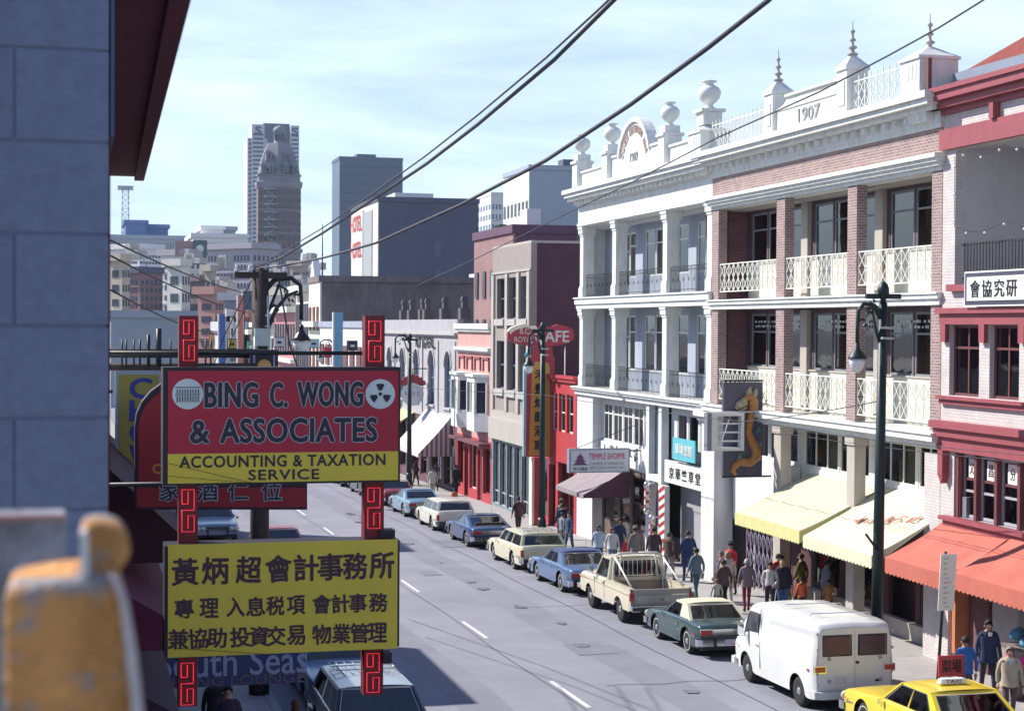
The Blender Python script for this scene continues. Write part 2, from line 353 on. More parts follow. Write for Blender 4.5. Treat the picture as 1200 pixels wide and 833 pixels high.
def slabs(p, x0, x1, y0, y1, nx, st):
    k = 0; me = None; w = (x1 - x0) / nx
    for j in range(int((y1 - y0) / st)):
        for i in range(nx):
            a = y0 + j * st; X = x0 + i * w
            s = MB(); d = .148 + random.uniform(0, .004)
            s.hexa([(X + .01, a + .01, gz(a) + .12), (X + w - .01, a + .01, gz(a) + .12), (X + w - .01, a + st - .01, gz(a + st) + .12), (X + .01, a + st - .01, gz(a + st) + .12),
                    (X + .01, a + .01, gz(a + .01) + d), (X + w - .01, a + .01, gz(a + .01) + d), (X + w - .01, a + st - .01, gz(a + st - .01) + d), (X + .01, a + st - .01, gz(a + st - .01) + d)])
            s.build('paving_slab', CONC, p)
slabs(pr, 18.31, 22.51, 27, 99, 3, 1.5)
slabs(pl, .3, 4.19, 18, 39, 2, 1.5)

# ================================================================== RIGHT SIDE OF THE STREET
FX = 21.5
def fy(px, X=FX): return atX(px, 400, X).y
def building(name, label, y0, cat='building', group=None): return thing(name, label, cat, (FX, y0, wz(y0)), group)
def ball(mb, c, r, n=10): mb.lathe(c, [(r * sin(pi * i / 7) + .0005, -r * cos(pi * i / 7)) for i in range(8)], n)
def finial(parent, x, y, z, m=None):
    mb = MB(); mb.lathe((x, y, z), [(.16, 0), (.16, .05), (.07, .08), (.05, .16), (.13, .2), (.13, .24), (.05, .28), (.04, .38), (.1, .42), (.1, .45), (.04, .5), (.035, .62), (.075, .66), (.07, .7), (.02, .74), (.012, .95), (.002, 1.0)], 10)
    return mb.build('finial', m or GREYP, parent)
def urn(parent, x, y, z, s=1.):
    mb = MB(); mb.lathe((x, y, z), [(a * s, b * s) for a, b in [(.24, 0), (.24, .06), (.14, .1), (.11, .17), (.2, .24), (.32, .36), (.37, .5), (.36, .62), (.27, .74), (.15, .8), (.13, .86), (.24, .9), (.24, .93), (.05, .95)]], 14)
    return mb.build('urn', WHITE, parent)
def pyramid(mb, x0, x1, y0, y1, z0, z1): 
    c = ((x0 + x1) / 2, (y0 + y1) / 2, z1); mb.add([(x0, y0, z0), (x1, y0, z0), (x1, y1, z0), (x0, y1, z0), c], [(0, 1, 4), (1, 2, 4), (2, 3, 4), (3, 0, 4), (0, 3, 2, 1)])
def lattice(parent, X, y0, y1, z0, z1, m, name='railing', step=.42, t=.016, tall=0):
    mb = MB(); n = max(2, round((y1 - y0) / step)); n += n % 2; w = (y1 - y0) / n
    for z in (z0, z1): mb.box(X - .02, X + .02, y0, y1, z - .018, z + .018)
    for i in range(n + 1):
        y = y0 + i * w; mb.box(X - .012, X + .012, y - t, y + t, z0, z1 + (tall if i % 1 == 0 else 0))
    for i in range(0, n):
        a, b = (y0 + i * w, y0 + (i + 1) * w) if i % 2 == 0 else (y0 + (i + 1) * w, y0 + i * w)
        zm = (z0 + z1) / 2
        for p, q in (((a, z0), (b, zm)), ((b, zm), (a, z1)), ((a, zm), (b, z0)), ((a, zm), (b, z1))):
            mb.tube([(X, p[0], p[1]), (X, q[0], q[1])], t * .85, 4, smooth=False)
    return mb.build(name, m, parent)

# ---- brick association hall of 1907 ------------------------------------------------------------
b = building('brick_hall', 'pink brick hall with the raised date 1907 over two storeys of white lattice balconies', 39.75)
Y0, Y1 = 39.75, 56.1; PI = [(39.75, 40.3), (44.7, 45.3), (49.8, 50.45), (55.5, 56.1)]
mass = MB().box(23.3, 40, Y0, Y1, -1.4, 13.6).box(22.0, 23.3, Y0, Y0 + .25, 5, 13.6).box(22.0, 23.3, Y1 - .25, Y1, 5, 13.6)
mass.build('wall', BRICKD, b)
box('roof', mat('flat_roof_gravel', (.2, .19, .19), .95, .2, 3), b, 21.9, 40, Y0 + .01, Y1 - .01, 13.61, 13.7)
for (p, q) in PI:
    for z0_, z1_ in ((5.18, 8.45), (8.78, 11.9)): MB().box(21.5, 21.82, p, q, z0_, z1_).build('brick_pier', BRICK, b)
MB().box(21.5, 22.2, Y0, Y1, 12.35, 13.02).build('brick_frieze', BRICK, b)
box('veranda_ceiling', BEIGE, b, 22.05, 23.3, Y0 + .26, Y1 - .26, 11.86, 12.3)
mb = MB(); cornice(mb, FX, Y0, Y1, [(.05, 11.9, 12.02), (.16, 12.02, 12.12), (.24, 12.12, 12.22), (.32, 12.22, 12.33)]).box(21.51, 22.1, Y0, Y1, 11.9, 12.34); mb.build('lower_cornice', WHITE, b)
mb = MB(); cornice(mb, FX, Y0, Y1, [(.08, 13.0, 13.12), (.12, 13.12, 13.42), (.42, 13.42, 13.55), (.62, 13.55, 13.7), (.72, 13.7, 13.88)]); mb.box(21.52, 22.2, Y0, Y1, 13.0, 13.86); mb.build('cornice', WHITE, b)
k = MB(); dent = None
for i in range(26):
    y = Y0 + .35 + i * (Y1 - Y0 - .7) / 25
    if dent is None:
        dent = MB().box(21.24, 21.38, y - .09, y + .09, 13.24, 13.415).build('corbel', WHITE, b); y_d = y
    else: dup(dent, (0, y - y_d, 0))
for (za, zb, pr_) in ((8.45, 8.78, .14), (4.78, 5.16, .3)):
    mb = MB(); cornice(mb, FX, Y0 + .02, Y1 - .02, [(pr_ * .5, za, za + .16), (pr_, za + .16, zb - .05), (pr_ + .05, zb - .05, zb)]); mb.box(21.52, 23.2, Y0 + .03, Y1 - .03, za + .01, zb - .01); mb.build('balcony_slab', WHITE, b)
BACK = 22.7
for (zf, zs, zh) in ((8.78, 10.05, 11.75), (5.16, 6.5, 8.3)):
    bays = [(40.35, 45.15), (45.8, 50.35), (51.0, 55.55)]
    holes = []; wins = []
    for bi, (p, q) in enumerate(bays):
        n = 3; w = (q - p - .2) / n
        for i in range(n):
            a = p + .1 + i * w + .05; c = a + w - .1; holes.append((a, c, zs, zh)); wins.append((a, c, bi, i))
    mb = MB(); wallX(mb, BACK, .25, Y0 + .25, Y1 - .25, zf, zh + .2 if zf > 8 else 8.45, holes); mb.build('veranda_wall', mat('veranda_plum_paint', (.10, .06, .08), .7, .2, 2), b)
    for (a, c, bi, i) in wins:
        winX(b, BACK + .02, a, c, zs, zh, mat('grey_green_frame', (.22, .24, .25), .6, .1, 3), curtain=(.05, random.choice((.55, .95, .8)), 0, random.choice((.5, .62, .55))), trans=.66, deep=.45)
    for bi, (p, q) in enumerate(bays):
        box('cream_panel', CREAM, b, BACK - .06, BACK - .003, p, q, zf + .001, zs - .04)
        box('sill', BEIGE, b, BACK - .1, BACK - .001, p - .03, q + .03, zs - .04, zs + .01)
    for p in (45.22, 50.45): box('pilaster', BEIGE, b, BACK - .14, BACK - .002, p, p + .5, zf + .002, zh + .1)
    if zf < 6:
        wl = mat('window_white_lettering', (.6, .62, .62), .6)
        for (p, q) in bays:
            for r_ in range(2):
                mb = MB(); y = p + .5
                while y < q - .5:
                    w = random.uniform(.05, .16); mb.box(BACK - .012, BACK - .004, y, y + w, 8.0 - .16 * r_, 8.0 - .16 * r_ + random.uniform(.05, .09)); y += w + random.uniform(.03, .2)
                mb.build('window_lettering', wl, b)
RAILM = mat('white_iron_paint', (.72, .72, .66), .5, .05, 3)
for (za, zb) in ((9.06, 10.0), (5.38, 6.4)):
    for (p, q) in ((40.32, 44.68), (45.32, 49.78), (50.47, 55.48)):
        lattice(b, 21.56, p, q, za, zb, RAILM)
# parapet
box('parapet', WHITE, b, 21.25, 21.6, Y0, Y1, 13.88, 13.96)
mb = MB(); mb.prism([(50.2, 13.96), (45.5, 13.96), (45.5, 14.98), (49.3, 14.98), (49.6, 14.8), (49.9, 14.72), (50.2, 14.7)], 'x', 21.35, 21.65)
mb.box(21.27, 21.7, 45.5, 49.4, 14.98, 15.06).box(21.31, 21.66, 45.5, 50.2, 14.62, 14.68); mb.build('date_panel', WHITE, b)
text('1907', mat('worn_grey_paint', (.3, .31, .31), .8), b, (21.335, 47.7, 14.3), 1.55, .42, '-x', 'date', .02, .01)
for (p, q, d, top, fin) in ((44.85, 45.5, .65, 15.3, 1), (50.2, 50.85, .65, 15.3, 1)):
    mb = MB().box(21.22, 21.22 + d, p, q, 13.96, top - .1).box(21.17, 21.27 + d, p - .05, q + .05, top - .1, top); pyramid(mb, 21.17, 21.27 + d, p - .05, q + .05, top, top + .42); mb.box(21.19, 21.22, p + .12, q - .12, 14.2, 14.9)
    pd = mb.build('pedestal', WHITE, b); finial(pd, 21.22 + d / 2, (p + q) / 2, top + .35)
def bigped(parent, p, q, ztop):
    mb = MB().box(20.95, 22.05, p, q, 13.96, ztop)
    mb.add([(21.2, p + .02, 13.2), (21.9, p + .02, 13.2), (21.9, q - .02, 13.2), (21.2, q - .02, 13.2), (20.95, p, 13.96), (22.05, p, 13.96), (22.05, q, 13.96), (20.95, q, 13.96)], [(0, 1, 5, 4), (1, 2, 6, 5), (2, 3, 7, 6), (3, 0, 4, 7), (0, 3, 2, 1), (4, 5, 6, 7)])
    mb.box(20.9, 22.1, p - .05, q + .05, ztop, ztop + .08); pyramid(mb, 20.92, 22.08, p - .03, q + .03, ztop + .08, ztop + .42)
    for i in range(3): mb.box(20.935, 20.95, p + .17 + i * .2, p + .27 + i * .2, ztop - .5, ztop - .12)
    return mb.build('pedestal', WHITE, parent)
pd = bigped(b, 40.0, 41.05, 14.78); finial(pd, 21.5, 40.5, 15.05)
lattice(b, 21.4, 41.1, 44.8, 14.0, 14.82, RAILM, 'roof_railing', .36, .015, .16)
lattice(b, 21.4, 50.9, 55.9, 14.0, 14.82, RAILM, 'roof_railing', .36, .015, .16)
# street floor of the brick hall
mb = MB(); mb.box(21.5, 22.0, 39.7, 40.55, -1.1, 4.6)
mb.build('corner_pier', BRICKW, b)
for (p, q) in ((44.6, 45.1), (49.85, 50.4)):
    MB().box(21.45, 21.8, p, q, -1.2, 4.6).box(21.4, 21.85, p - .05, q + .05, 4.5, 4.78).box(21.4, 21.85, p - .05, q + .05, -1.1, -.6).build('column', BEIGE, b)
holes = [(40.7, 42.6, 3.45, 4.65), (42.75, 45.1, 3.45, 4.65), (45.6, 47.6, 3.45, 4.65), (47.7, 50.2, 3.45, 4.65), (50.7, 53.0, 3.45, 4.65), (53.1, 55.4, 3.45, 4.65)]
mb = MB(); wallX(mb, 22.4, .2, 40.55, 55.7, 2.7, 4.78, holes); mb.build('mezzanine_wall', WHITE, b)
gold = mat('gold_display', (.5, .36, .03), .6, .4, 7); redd = mat('crimson_display', (.35, .02, .05), .6, .3, 5); pinkd = mat('mauve_display', (.4, .18, .3), .6, .3, 5)
for i, (p, q, z0, z1) in enumerate(holes):
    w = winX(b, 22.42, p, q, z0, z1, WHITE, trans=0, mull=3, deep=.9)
    if i in (2, 3):
        mb = MB()
        for j in range(9):
            y = p + .25 + random.random() * (q - p - .5); mb.lathe((22.75, y, 3.9 + random.random() * .3), [(.03, 0), (.12, .1), (.16, .22), (.1, .34), (.02, .4)], 7)
        mb.build('hanging_flower', gold, w); box('display_cloth', redd, w, 22.85, 22.9, p + (q - p) * .55, q - .1, z0 + .2, z1); box('display_shelf', pinkd, w, 22.6, 22.84, p, q, z0 + .0, z0 + .12)
    else:
        yc = (p + q) / 2; rr = (q - p) * .36; mb = MB(); pts = [(yc - rr, z0), (yc - rr, z1 - rr * .9)] + [(yc - rr * cos(pi * t / 8), z1 - rr * .9 + rr * .8 * sin(pi * t / 8)) for t in range(1, 8)] + [(yc + rr, z1 - rr * .9), (yc + rr, z0)]
        mb.prism(pts, 'x', 22.7, 22.76); mb.build('arched_drape', mat('wine_drape', (.10, .02, .03), .8, .3, 4), w)
box('shop_panel', WHITE, b, 22.1, 22.38, 50.45, 55.45, 1.2, 3.4)
box('shop_band', CREAM, b, 22.38, 22.5, 40.55, 50.4, 2.5, 2.69)
# ground floor shopfronts under the awnings
mb = MB(); wallX(mb, 22.5, .15, 40.55, 55.5, -1.3, 2.5, [(40.8, 42.6, -.2, 1.9), (42.9, 44.5, -1.0, 1.6), (45.2, 47.4, -.2, 1.7), (47.7, 49.6, -.2, 1.7), (50.6, 51.7, -1.1, 1.5), (52, 54.9, -1.1, 1.7)]); mb.build('shopfront_wall', mat('maroon_shopfront', (.08, .03, .035), .7, .3, 3), b)
for (p, q, z0, z1) in ((40.8, 42.6, -.2, 1.9), (45.2, 47.4, -.2, 1.7), (47.7, 49.6, -.2, 1.7)):
    w = winX(b, 22.52, p, q, z0, z1, mat('dark_bronze', (.06, .045, .04), .5), trans=0, mull=2, deep=1.0)
    for j in range(7):
        y = p + .15 + random.random() * (q - p - .5); z = random.choice((z0 + .05, z0 + .6, z0 + 1.1)); box('shop_good', random.choice((gold, redd, WHITE, pinkd, TEAL)), w, 22.8, 23.0, y, y + random.uniform(.12, .3), z, z + random.uniform(.12, .3))
box('stall_riser', BEIGE, b, 22.3, 22.49, 40.6, 44.5, -1.15, -.3); box('stall_riser', BEIGE, b, 22.3, 22.49, 45.2, 49.7, -1.15, -.3)
mb = MB()      # folding lattice gate
for i in range(9): mb.box(22.38, 22.42, 52.0 + i * .36, 52.03 + i * .36, -1.05, 1.6)
for i in range(8):
    y = 52 + i * .36
    for j in range(4):
        z = -1.0 + j * .65; mb.tube([(22.4, y, z), (22.4, y + .36, z + .65)], .014, 4); mb.tube([(22.4, y + .36, z), (22.4, y, z + .65)], .014, 4)
mb.build('folding_gate', mat('lilac_grey_paint', (.3, .27, .36), .6), b)

def awning(label, y0, y1, xb, zb, xf, zf, val, m, mv=None, sidem=None, text_=None, sag=0.12, group='shop awnings on the sunny side', side_drop=True):
    a = thing('shop_awning', label, 'awning', (xb, y0, zb), group)
    n = 10; mb = MB(); th = .02; rows = []
    for i in range(n + 1):
        t = i / n; x = xb + (xf - xb) * t; z = zb + (zf - zb) * t - sag * sin(pi * t) * .5
        rows.append((x, z))
    def wob(y, t): return (-.045 * abs(sin((y - y0) * pi * 4 / (y1 - y0))) + .012 * sin(y * 5 + t * 7)) * sin(pi * t) + .008 * sin(y * 11 + t * 3) * t * (1 - t) * 4
    ny = max(2, int((y1 - y0) / .15)); vs = []; fs = []
    for i, (x, z) in enumerate(rows):
        for j in range(ny + 1):
            y = y0 + (y1 - y0) * j / ny; vs.append((x, y, z + wob(y, i / n)))
    for i in range(n):
        for j in range(ny): fs.append((i * (ny + 1) + j, i * (ny + 1) + j + 1, (i + 1) * (ny + 1) + j + 1, (i + 1) * (ny + 1) + j))
    k = len(vs); vs += [(v[0] + .012, v[1], v[2] - th) for v in vs[:k]]; fs += [tuple(q + k for q in f[::-1]) for f in fs[:n * ny]]
    mb.add(vs, fs, True); mb.build('canopy', m, a)
    sc = int((y1 - y0) / .2); pts = [(y0, zf), (y0, zf - val)]       # scalloped valance
    for i in range(sc):
        w = (y1 - y0) / sc; 
        for t in (.25, .5, .75, 1): pts.append((y0 + w * (i + t), zf - val - .05 * sin(pi * t)))
    pts.append((y1, zf)); mb = MB(); mb.prism(pts[::-1], 'x', xf - .012, xf + .006); mb.build('valance', mv or m, a)
    if side_drop:
        for y in (y0, y1):
            mb = MB(); mb.prism([(x, z - .005) for x, z in rows] + [(xf, zf - val)] + ([(xb, zf - val + (zb - zf) * .0)] if sidem else [(xf + .05, zf - val), (xf + .25, zf - .14)]) , 'y', y - .006, y + .006); mb.build('side_curtain', sidem or mv or m, a)
    mb = MB()
    for y in (y0 + .04, y1 - .04):
        mb.tube([(xb, y, zf - .02), (xf, y, zf - .02)], .015, 6)
    mb.tube([(xf + .01, y0, zf - .02), (xf + .01, y1, zf - .02)], .015, 6); mb.build('awning_frame', IRON, a)
    return a
YEL = mat('yellow_canvas', (.55, .525, .38), .9, .08, 1.5, dirt=.15); YEL2 = mat('yellow_canvas_valance', (.60, .56, .26), .9, .06, 2)
CRM = mat('cream_canvas', (.64, .61, .44), .9, .07, 1.5, dirt=.12); REDC = mat('faded_red_canvas', (.48, .135, .10), .9, .1, 1.5, dirt=.12)
awning('faded yellow canvas awning with bright yellow valance under the lattice balcony, beside the dragon sign', 44.85, 49.75, 22.38, 3.25, 19.9, 2.08, .34, YEL, YEL2)
aw = awning('cream canvas awning with worn red lettering between the yellow awning and the tall lamp post', 40.3, 44.6, 22.38, 3.3, 19.9, 1.97, .3, CRM)
sl_ = atan2(3.3 - 1.97, 22.38 - 19.9)
def strokes(mb, axis_fn, n, h, w):      # worn brush-like marks, n glyphs of height h and width w
    for g_ in range(n):
        for q in range(6):
            a = g_ * w * 1.25 + random.uniform(.05, .75) * w; c = random.uniform(.1, .9) * h
            if q % 2: axis_fn(mb, a, a + random.uniform(.2, .5) * w, c, c + h * .09)
            else: axis_fn(mb, a, a + w * .12, max(0, c - h * .3), min(h, c + h * .3))
mb = MB()
def on_cloth(m_, a, b_, c, d):
    def P(t, u): X = 20.75 + u * cos(sl_) + t * .22; return (X, 43.6 - t, 1.97 + (X - 19.9) * tan(sl_) - .035)
    m_.hexa([P(a, c), P(b_, c), P(b_, d), P(a, d)] + [tuple(Vector(P(*q)) + Vector((0, 0, .012))) for q in ((a, c), (b_, c), (b_, d), (a, d))])
for g5 in range(5):
    mb = MB()
    def on_cloth5(m_, a, b_, c, d, g_=g5): on_cloth(m_, a + g_ * .575, b_ + g_ * .575, c, d)
    strokes(mb, on_cloth5, 1, .42, .46); mb.build('worn_character', mat('worn_red_print', (.55, .22, .19), .9, .3, 9), aw)
awning('faded red scalloped awning left of the split, behind the parking sign', 36.2, 39.45, 21.5, 2.95, 19.85, 2.05, .36, REDC)
awning('faded red scalloped awning over the crates of goods, at the edge of the picture', 30.2, 36.0, 21.5, 3.0, 19.85, 2.15, .36, REDC)
# ---- white association building of 1909 ---------------------------------------------------------
b = building('white_association_building', 'white plastered building with urns on its parapet, an arched pediment dated 1909 and iron balconies', 56.12)
Y0, Y1 = 56.12, 72.6; PW = [(56.15, 56.85), (60.9, 61.5), (67.15, 67.85), (71.85, 72.55)]
PALEB = mat('white_render', (.68, .69, .69), .75, .08, 1.4, .15, dirt=.4)
MB().box(23.2, 40, Y0, Y1, -2, 13.5).box(22.0, 23.2, Y0, Y0 + .2, 5, 13.5).box(22.0, 23.2, Y1 - .2, Y1, 5, 13.5).build('wall', PALEB, b)
for (p, q) in PW:
    for (za, zb) in ((5.2, 8.6), (9.1, 12.2)):
        yc = (p + q) / 2; w = .24
        mb = MB().box(21.55, 22.05, yc - w, yc + w, za + .5, zb - .4).box(21.5, 22.1, yc - w - .06, yc + w + .06, za, za + .42).box(21.52, 22.08, yc - w - .03, yc + w + .03, za + .42, za + .5)
        mb.box(21.52, 22.08, yc - w - .03, yc + w + .03, zb - .4, zb - .3).box(21.48, 22.12, yc - w - .08, yc + w + .08, zb - .3, zb - .1).box(21.45, 22.15, yc - w - .11, yc + w + .11, zb - .1, zb)
        mb.build('column', WHITE, b)
mb = MB().box(21.5, 22.2, Y0, Y1, 12.2, 13.1).box(21.44, 21.5, Y0, Y1, 12.24, 12.36); mb.build('frieze', WHITE, b)
mb = MB(); cornice(mb, FX, Y0, Y1, [(.1, 13.1, 13.3), (.45, 13.33, 13.48), (.58, 13.48, 13.64), (.68, 13.64, 13.82)]); mb.box(21.52, 22.1, Y0 + .01, Y1 - .01, 13.1, 13.8); mb.build('cornice', WHITE, b)
dent = None
for i in range(30):
    y = Y0 + .35 + i * (Y1 - Y0 - .7) / 29
    if dent is None: dent = MB().box(21.2, 21.4, y - .10, y + .10, 13.16, 13.325).build('corbel', WHITE, b); y_d = y
    else: dup(dent, (0, y - y_d, 0))
for (za, zb, pr_) in ((8.6, 9.1, .14), (4.85, 5.2, .22)):
    mb = MB(); cornice(mb, FX, Y0 + .02, Y1 - .02, [(pr_ * .5, za, za + .2), (pr_, za + .2, zb - .06), (pr_ + .06, zb - .06, zb)]); mb.box(21.52, 23.2, Y0 + .03, Y1 - .03, za + .01, zb - .01); mb.build('balcony_slab', WHITE, b)
box('veranda_ceiling', PALEB, b, 22.1, 23.2, Y0 + .21, Y1 - .21, 12.1, 12.4)
for (zf, zh) in ((9.1, 12.1), (5.2, 8.6)):
    holes = []; spec = []
    for (p, q) in ((57.0, 60.8), (61.7, 66.9), (68.1, 71.6)):
        w = (q - p) / 4
        for i in range(4):
            a = p + i * w + .03; c = a + w - .06; door = i in (1,)
            holes.append((a, c, zf + (.1 if door else .8), zh - .3)); spec.append((a, c, zf + (.1 if door else .8), zh - .3, door))
    mb = MB(); wallX(mb, 22.7, .22, Y0 + .2, Y1 - .2, zf, zh, holes); mb.build('veranda_wall', mat('shaded_veranda_render', (.36, .40, .49), .75, .08, 1.4, .15, dirt=.25), b)  # copy of the white render with the recess shade put into its colour
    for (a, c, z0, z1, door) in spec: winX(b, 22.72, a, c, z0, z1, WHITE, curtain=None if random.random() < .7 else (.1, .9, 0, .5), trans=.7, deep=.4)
    for (p, q) in ((56.9, 60.85), (61.55, 67.1), (67.9, 71.8)):
        mb = MB(); X = 21.66
        for z in (zf + .12, zf + .85, zf + .98): mb.box(X - .012, X + .012, p, q, z - .012, z + .012)
        n = int((q - p) / .14)
        for i in range(n + 1):
            y = p + (q - p) * i / n; mb.box(X - .007, X + .007, y - .007, y + .007, zf + .0, zf + .98)
            if i % 4 == 2: mb.tube([(X, y - .06, zf + .5), (X, y, zf + .62), (X, y + .06, zf + .5), (X, y, zf + .38), (X, y - .06, zf + .5)], .006, 4)
        mb.build('iron_railing', IRON, b)
rb = box('red_name_board', mat('dull_red_board', (.32, .05, .05), .6), b, 22.5, 22.56, 57.1, 59.4, 11.15, 12.05)
mb = MB(); strokes(mb, lambda m_, a, b_, c, d: m_.box(22.48, 22.495, 58.9 - a, 58.9 - b_, 11.3 + c, 11.3 + d), 2, .6, .55); mb.build('brush_lettering', WHITE, rb)
# parapet, pediment and urns
mb = MB(); pts = [(Y0 + .1, 13.82), (Y1 - .05, 13.82), (Y1 - .05, 14.5), (68.6, 14.5), (68.3, 14.75), (67.3, 14.75), (66.7, 14.75)]
cy, cz, r = 64.35, 14.1, 2.0
pts += [(cy + r * cos(a), cz + r * .95 * sin(a)) for a in [R(20 + 140 * i / 16) for i in range(17)]]
pts += [(61.9, 14.75), (60.4, 14.75), (60.1, 14.5), (57.4, 14.5), (57.0, 14.75), (Y0 + .1, 14.75)]
mb.prism(pts, 'x', 21.35, 21.62); mb.build('parapet', WHITE, b)
mb = MB(); ar = [R(18 + 144 * i / 18) for i in range(19)]
mb.prism([(cy + (r + .1) * cos(a), cz + (r * .95 + .1) * sin(a)) for a in ar] + [(cy + (r - .08) * cos(a), cz + (r * .95 - .08) * sin(a)) for a in ar[::-1]], 'x', 21.26, 21.7)
for (p, q, z) in ((68.3, 72.5, 14.5), (57.4, 60.2, 14.5), (60.4, 62.3, 14.75), (66.5, 68.3, 14.75)): mb.box(21.28, 21.68, p, q, z, z + .08)
mb.build('parapet_coping', WHITE, b)
GRN = mat('worn_grey_paint', (.3, .31, .31), .8)
WL = mat('worn_rose_paint', (.42, .3, .28), .8)
word = 'CHINESE BENEVOLENT ASSN'
for i, chh in enumerate(word):
    if chh == ' ': continue
    a = R(158 - 136 * i / (len(word) - 1)); rr = 1.62      # reading from the far end to the near end
    o = text(chh, WL, b, (21.335, cy - rr * cos(a), cz + rr * .95 * sin(a)), .17, .3, '-x', 'letter', .015, .006)
    o.rotation_euler = (Matrix(((0, 0, -1), (-1, 0, 0), (0, 1, 0))) @ Matrix.Rotation(a - pi / 2, 3, 'Z')).to_euler()
text('1909', GRN, b, (21.335, cy, 14.55), .95, .36, '-x', 'date', .015, .008)
for (p, q) in ((60.25, 60.95), (67.35, 68.05), (71.7, 72.4)):
    yc = (p + q) / 2; mb = MB().box(21.15, 21.85, p, q, 13.82, 14.95).box(21.08, 21.92, p - .07, q + .07, 14.95, 15.07).box(21.2, 21.8, p + .05, q - .05, 15.07, 15.35)
    pd = mb.build('pedestal', WHITE, b); urn(pd, 21.5, yc, 15.3, 1.0)
pd = bigped(b, 55.9, 57.1, 14.6); mb = MB().box(21.15, 21.85, 56.15, 56.85, 14.9, 15.35).box(21.05, 21.95, 56.05, 56.95, 15.35, 15.46); mb.build('pedestal_cap', WHITE, pd); urn(pd, 21.5, 56.5, 15.44, 1.1)
# lower storeys
mb = MB(); mb.box(21.5, 22.2, 55.75, 57.0, -1.4, 4.85); mb.build('corner_pier', PALEB, b)
for q_ in ((21.5, 21.8, 61.3, 61.65, -1.6, 4.85), (21.5, 21.8, 62.75, 63.1, -1.6, 4.85), (21.5, 22.4, 70.2, 72.55, -1.8, 4.85), (21.5, 21.8, 61.65, 62.75, 1.9, 2.15)): MB().box(*q_).build('shop_pier', PALEB, b)
box('stair_window', BLUEGL, b, 21.75, 21.78, 61.65, 62.75, 2.15, 4.8)
mb = MB(); cornice(mb, FX, 55.75, 57.1, [(.12, 4.55, 4.7), (.25, 4.7, 4.95)]); mb.build('pier_capital', WHITE, b)
holes = [(63.3 + i * 1.35, 64.5 + i * 1.35, 3.0, 4.6) for i in range(5)]
mb = MB(); wallX(mb, 21.9, .2, 63.1, 70.2, 2.0, 4.85, holes); mb.build('mezzanine_wall', PALEB, b)
for (p, q, z0, z1) in holes: winX(b, 21.92, p, q, z0, z1, WHITE, curtain=(.0, random.choice((.45, .9)), random.choice((0, .25)), 1), trans=.72, mull=2, deep=.7)
box('shop_fascia', WHITE, b, 21.8, 21.89, 63.2, 70.1, 2.1, 2.95)
mb = MB(); strokes(mb, lambda m_, a, b_, c, d: m_.box(21.785, 21.797, 69.6 - a, 69.6 - b_, 2.42 + c, 2.42 + d), 6, .45, .65); mb.build('brush_lettering', BLACK, b)
holes = [(57.2 + i * 1.2, 58.25 + i * 1.2, 3.15, 4.6) for i in range(3)]
mb = MB(); wallX(mb, 21.9, .2, 57.0, 61.3, 2.8, 4.85, holes); mb.build('mezzanine_wall', PALEB, b)
for (p, q, z0, z1) in holes: winX(b, 21.92, p, q, z0, z1, WHITE, curtain=(.1, .55, .1, 1), trans=0, mull=1, deep=.7)
sg = thing('shop_sign', 'white fascia board with five black Chinese characters above the grey passage beside the barber poles', 'sign', (21.6, 56.95, 2.0))
box('sign_board', WHITE, sg, 21.6, 21.68, 56.98, 61.2, 1.98, 2.82); text('京華竺草堂', BLACK, sg, (21.59, 59.0, 2.38), 3.3, .44, '-x', 'lettering', .008, .01, track=1.5)
sg = thing('shop_sign', 'small turquoise board with pale Chinese characters hung in front of the curtained mezzanine windows', 'sign', (21.5, 57.4, 2.9))
box('sign_board', mat('turquoise_board', (.12, .45, .52), .5), sg, 21.45, 21.5, 57.55, 59.9, 2.95, 3.75); text('華埠旅館', WHITE, sg, (21.44, 58.7, 3.35), 1.8, .42, '-x', 'lettering', .006, .01)
box('passage_wall', mat('lilac_grey_wall', (.33, .32, .34), .8, .08, 2), b, 22.3, 22.4, 58.3, 61.3, -1.4, 2.8)
box('passage_door', DARKGL, b, 22.35, 22.42, 57.05, 58.3, -1.3, 1.4); box('passage_ceiling', PALEB, b, 21.9, 23.2, 57, 61.3, 2.78, 2.84)
holes = [(63.4, 66.1, -.4, 1.8), (66.4, 67.7, -1.35, 1.5), (68.0, 70.0, -.4, 1.8)]
mb = MB(); wallX(mb, 21.95, .2, 63.1, 70.2, -1.7, 2.0, holes); mb.build('shopfront_wall', mat('brown_shopfront', (.14, .10, .09), .7, .3, 3), b)
for i, (p, q, z0, z1) in enumerate(holes):
    w = winX(b, 21.97, p, q, z0, z1, mat('dark_bronze', (.06, .045, .04), .5), trans=0, mull=1, deep=1.1)
    if i != 1:
        for j in range(6): y = p + .2 + random.random() * (q - p - .6); z = z0 + random.random() * 1.1; box('shop_good', random.choice((TEAL, BLUEGL, WHITE, CURT)), w, 22.4, 22.5, y, y + random.uniform(.2, .5), z, z + random.uniform(.15, .5))
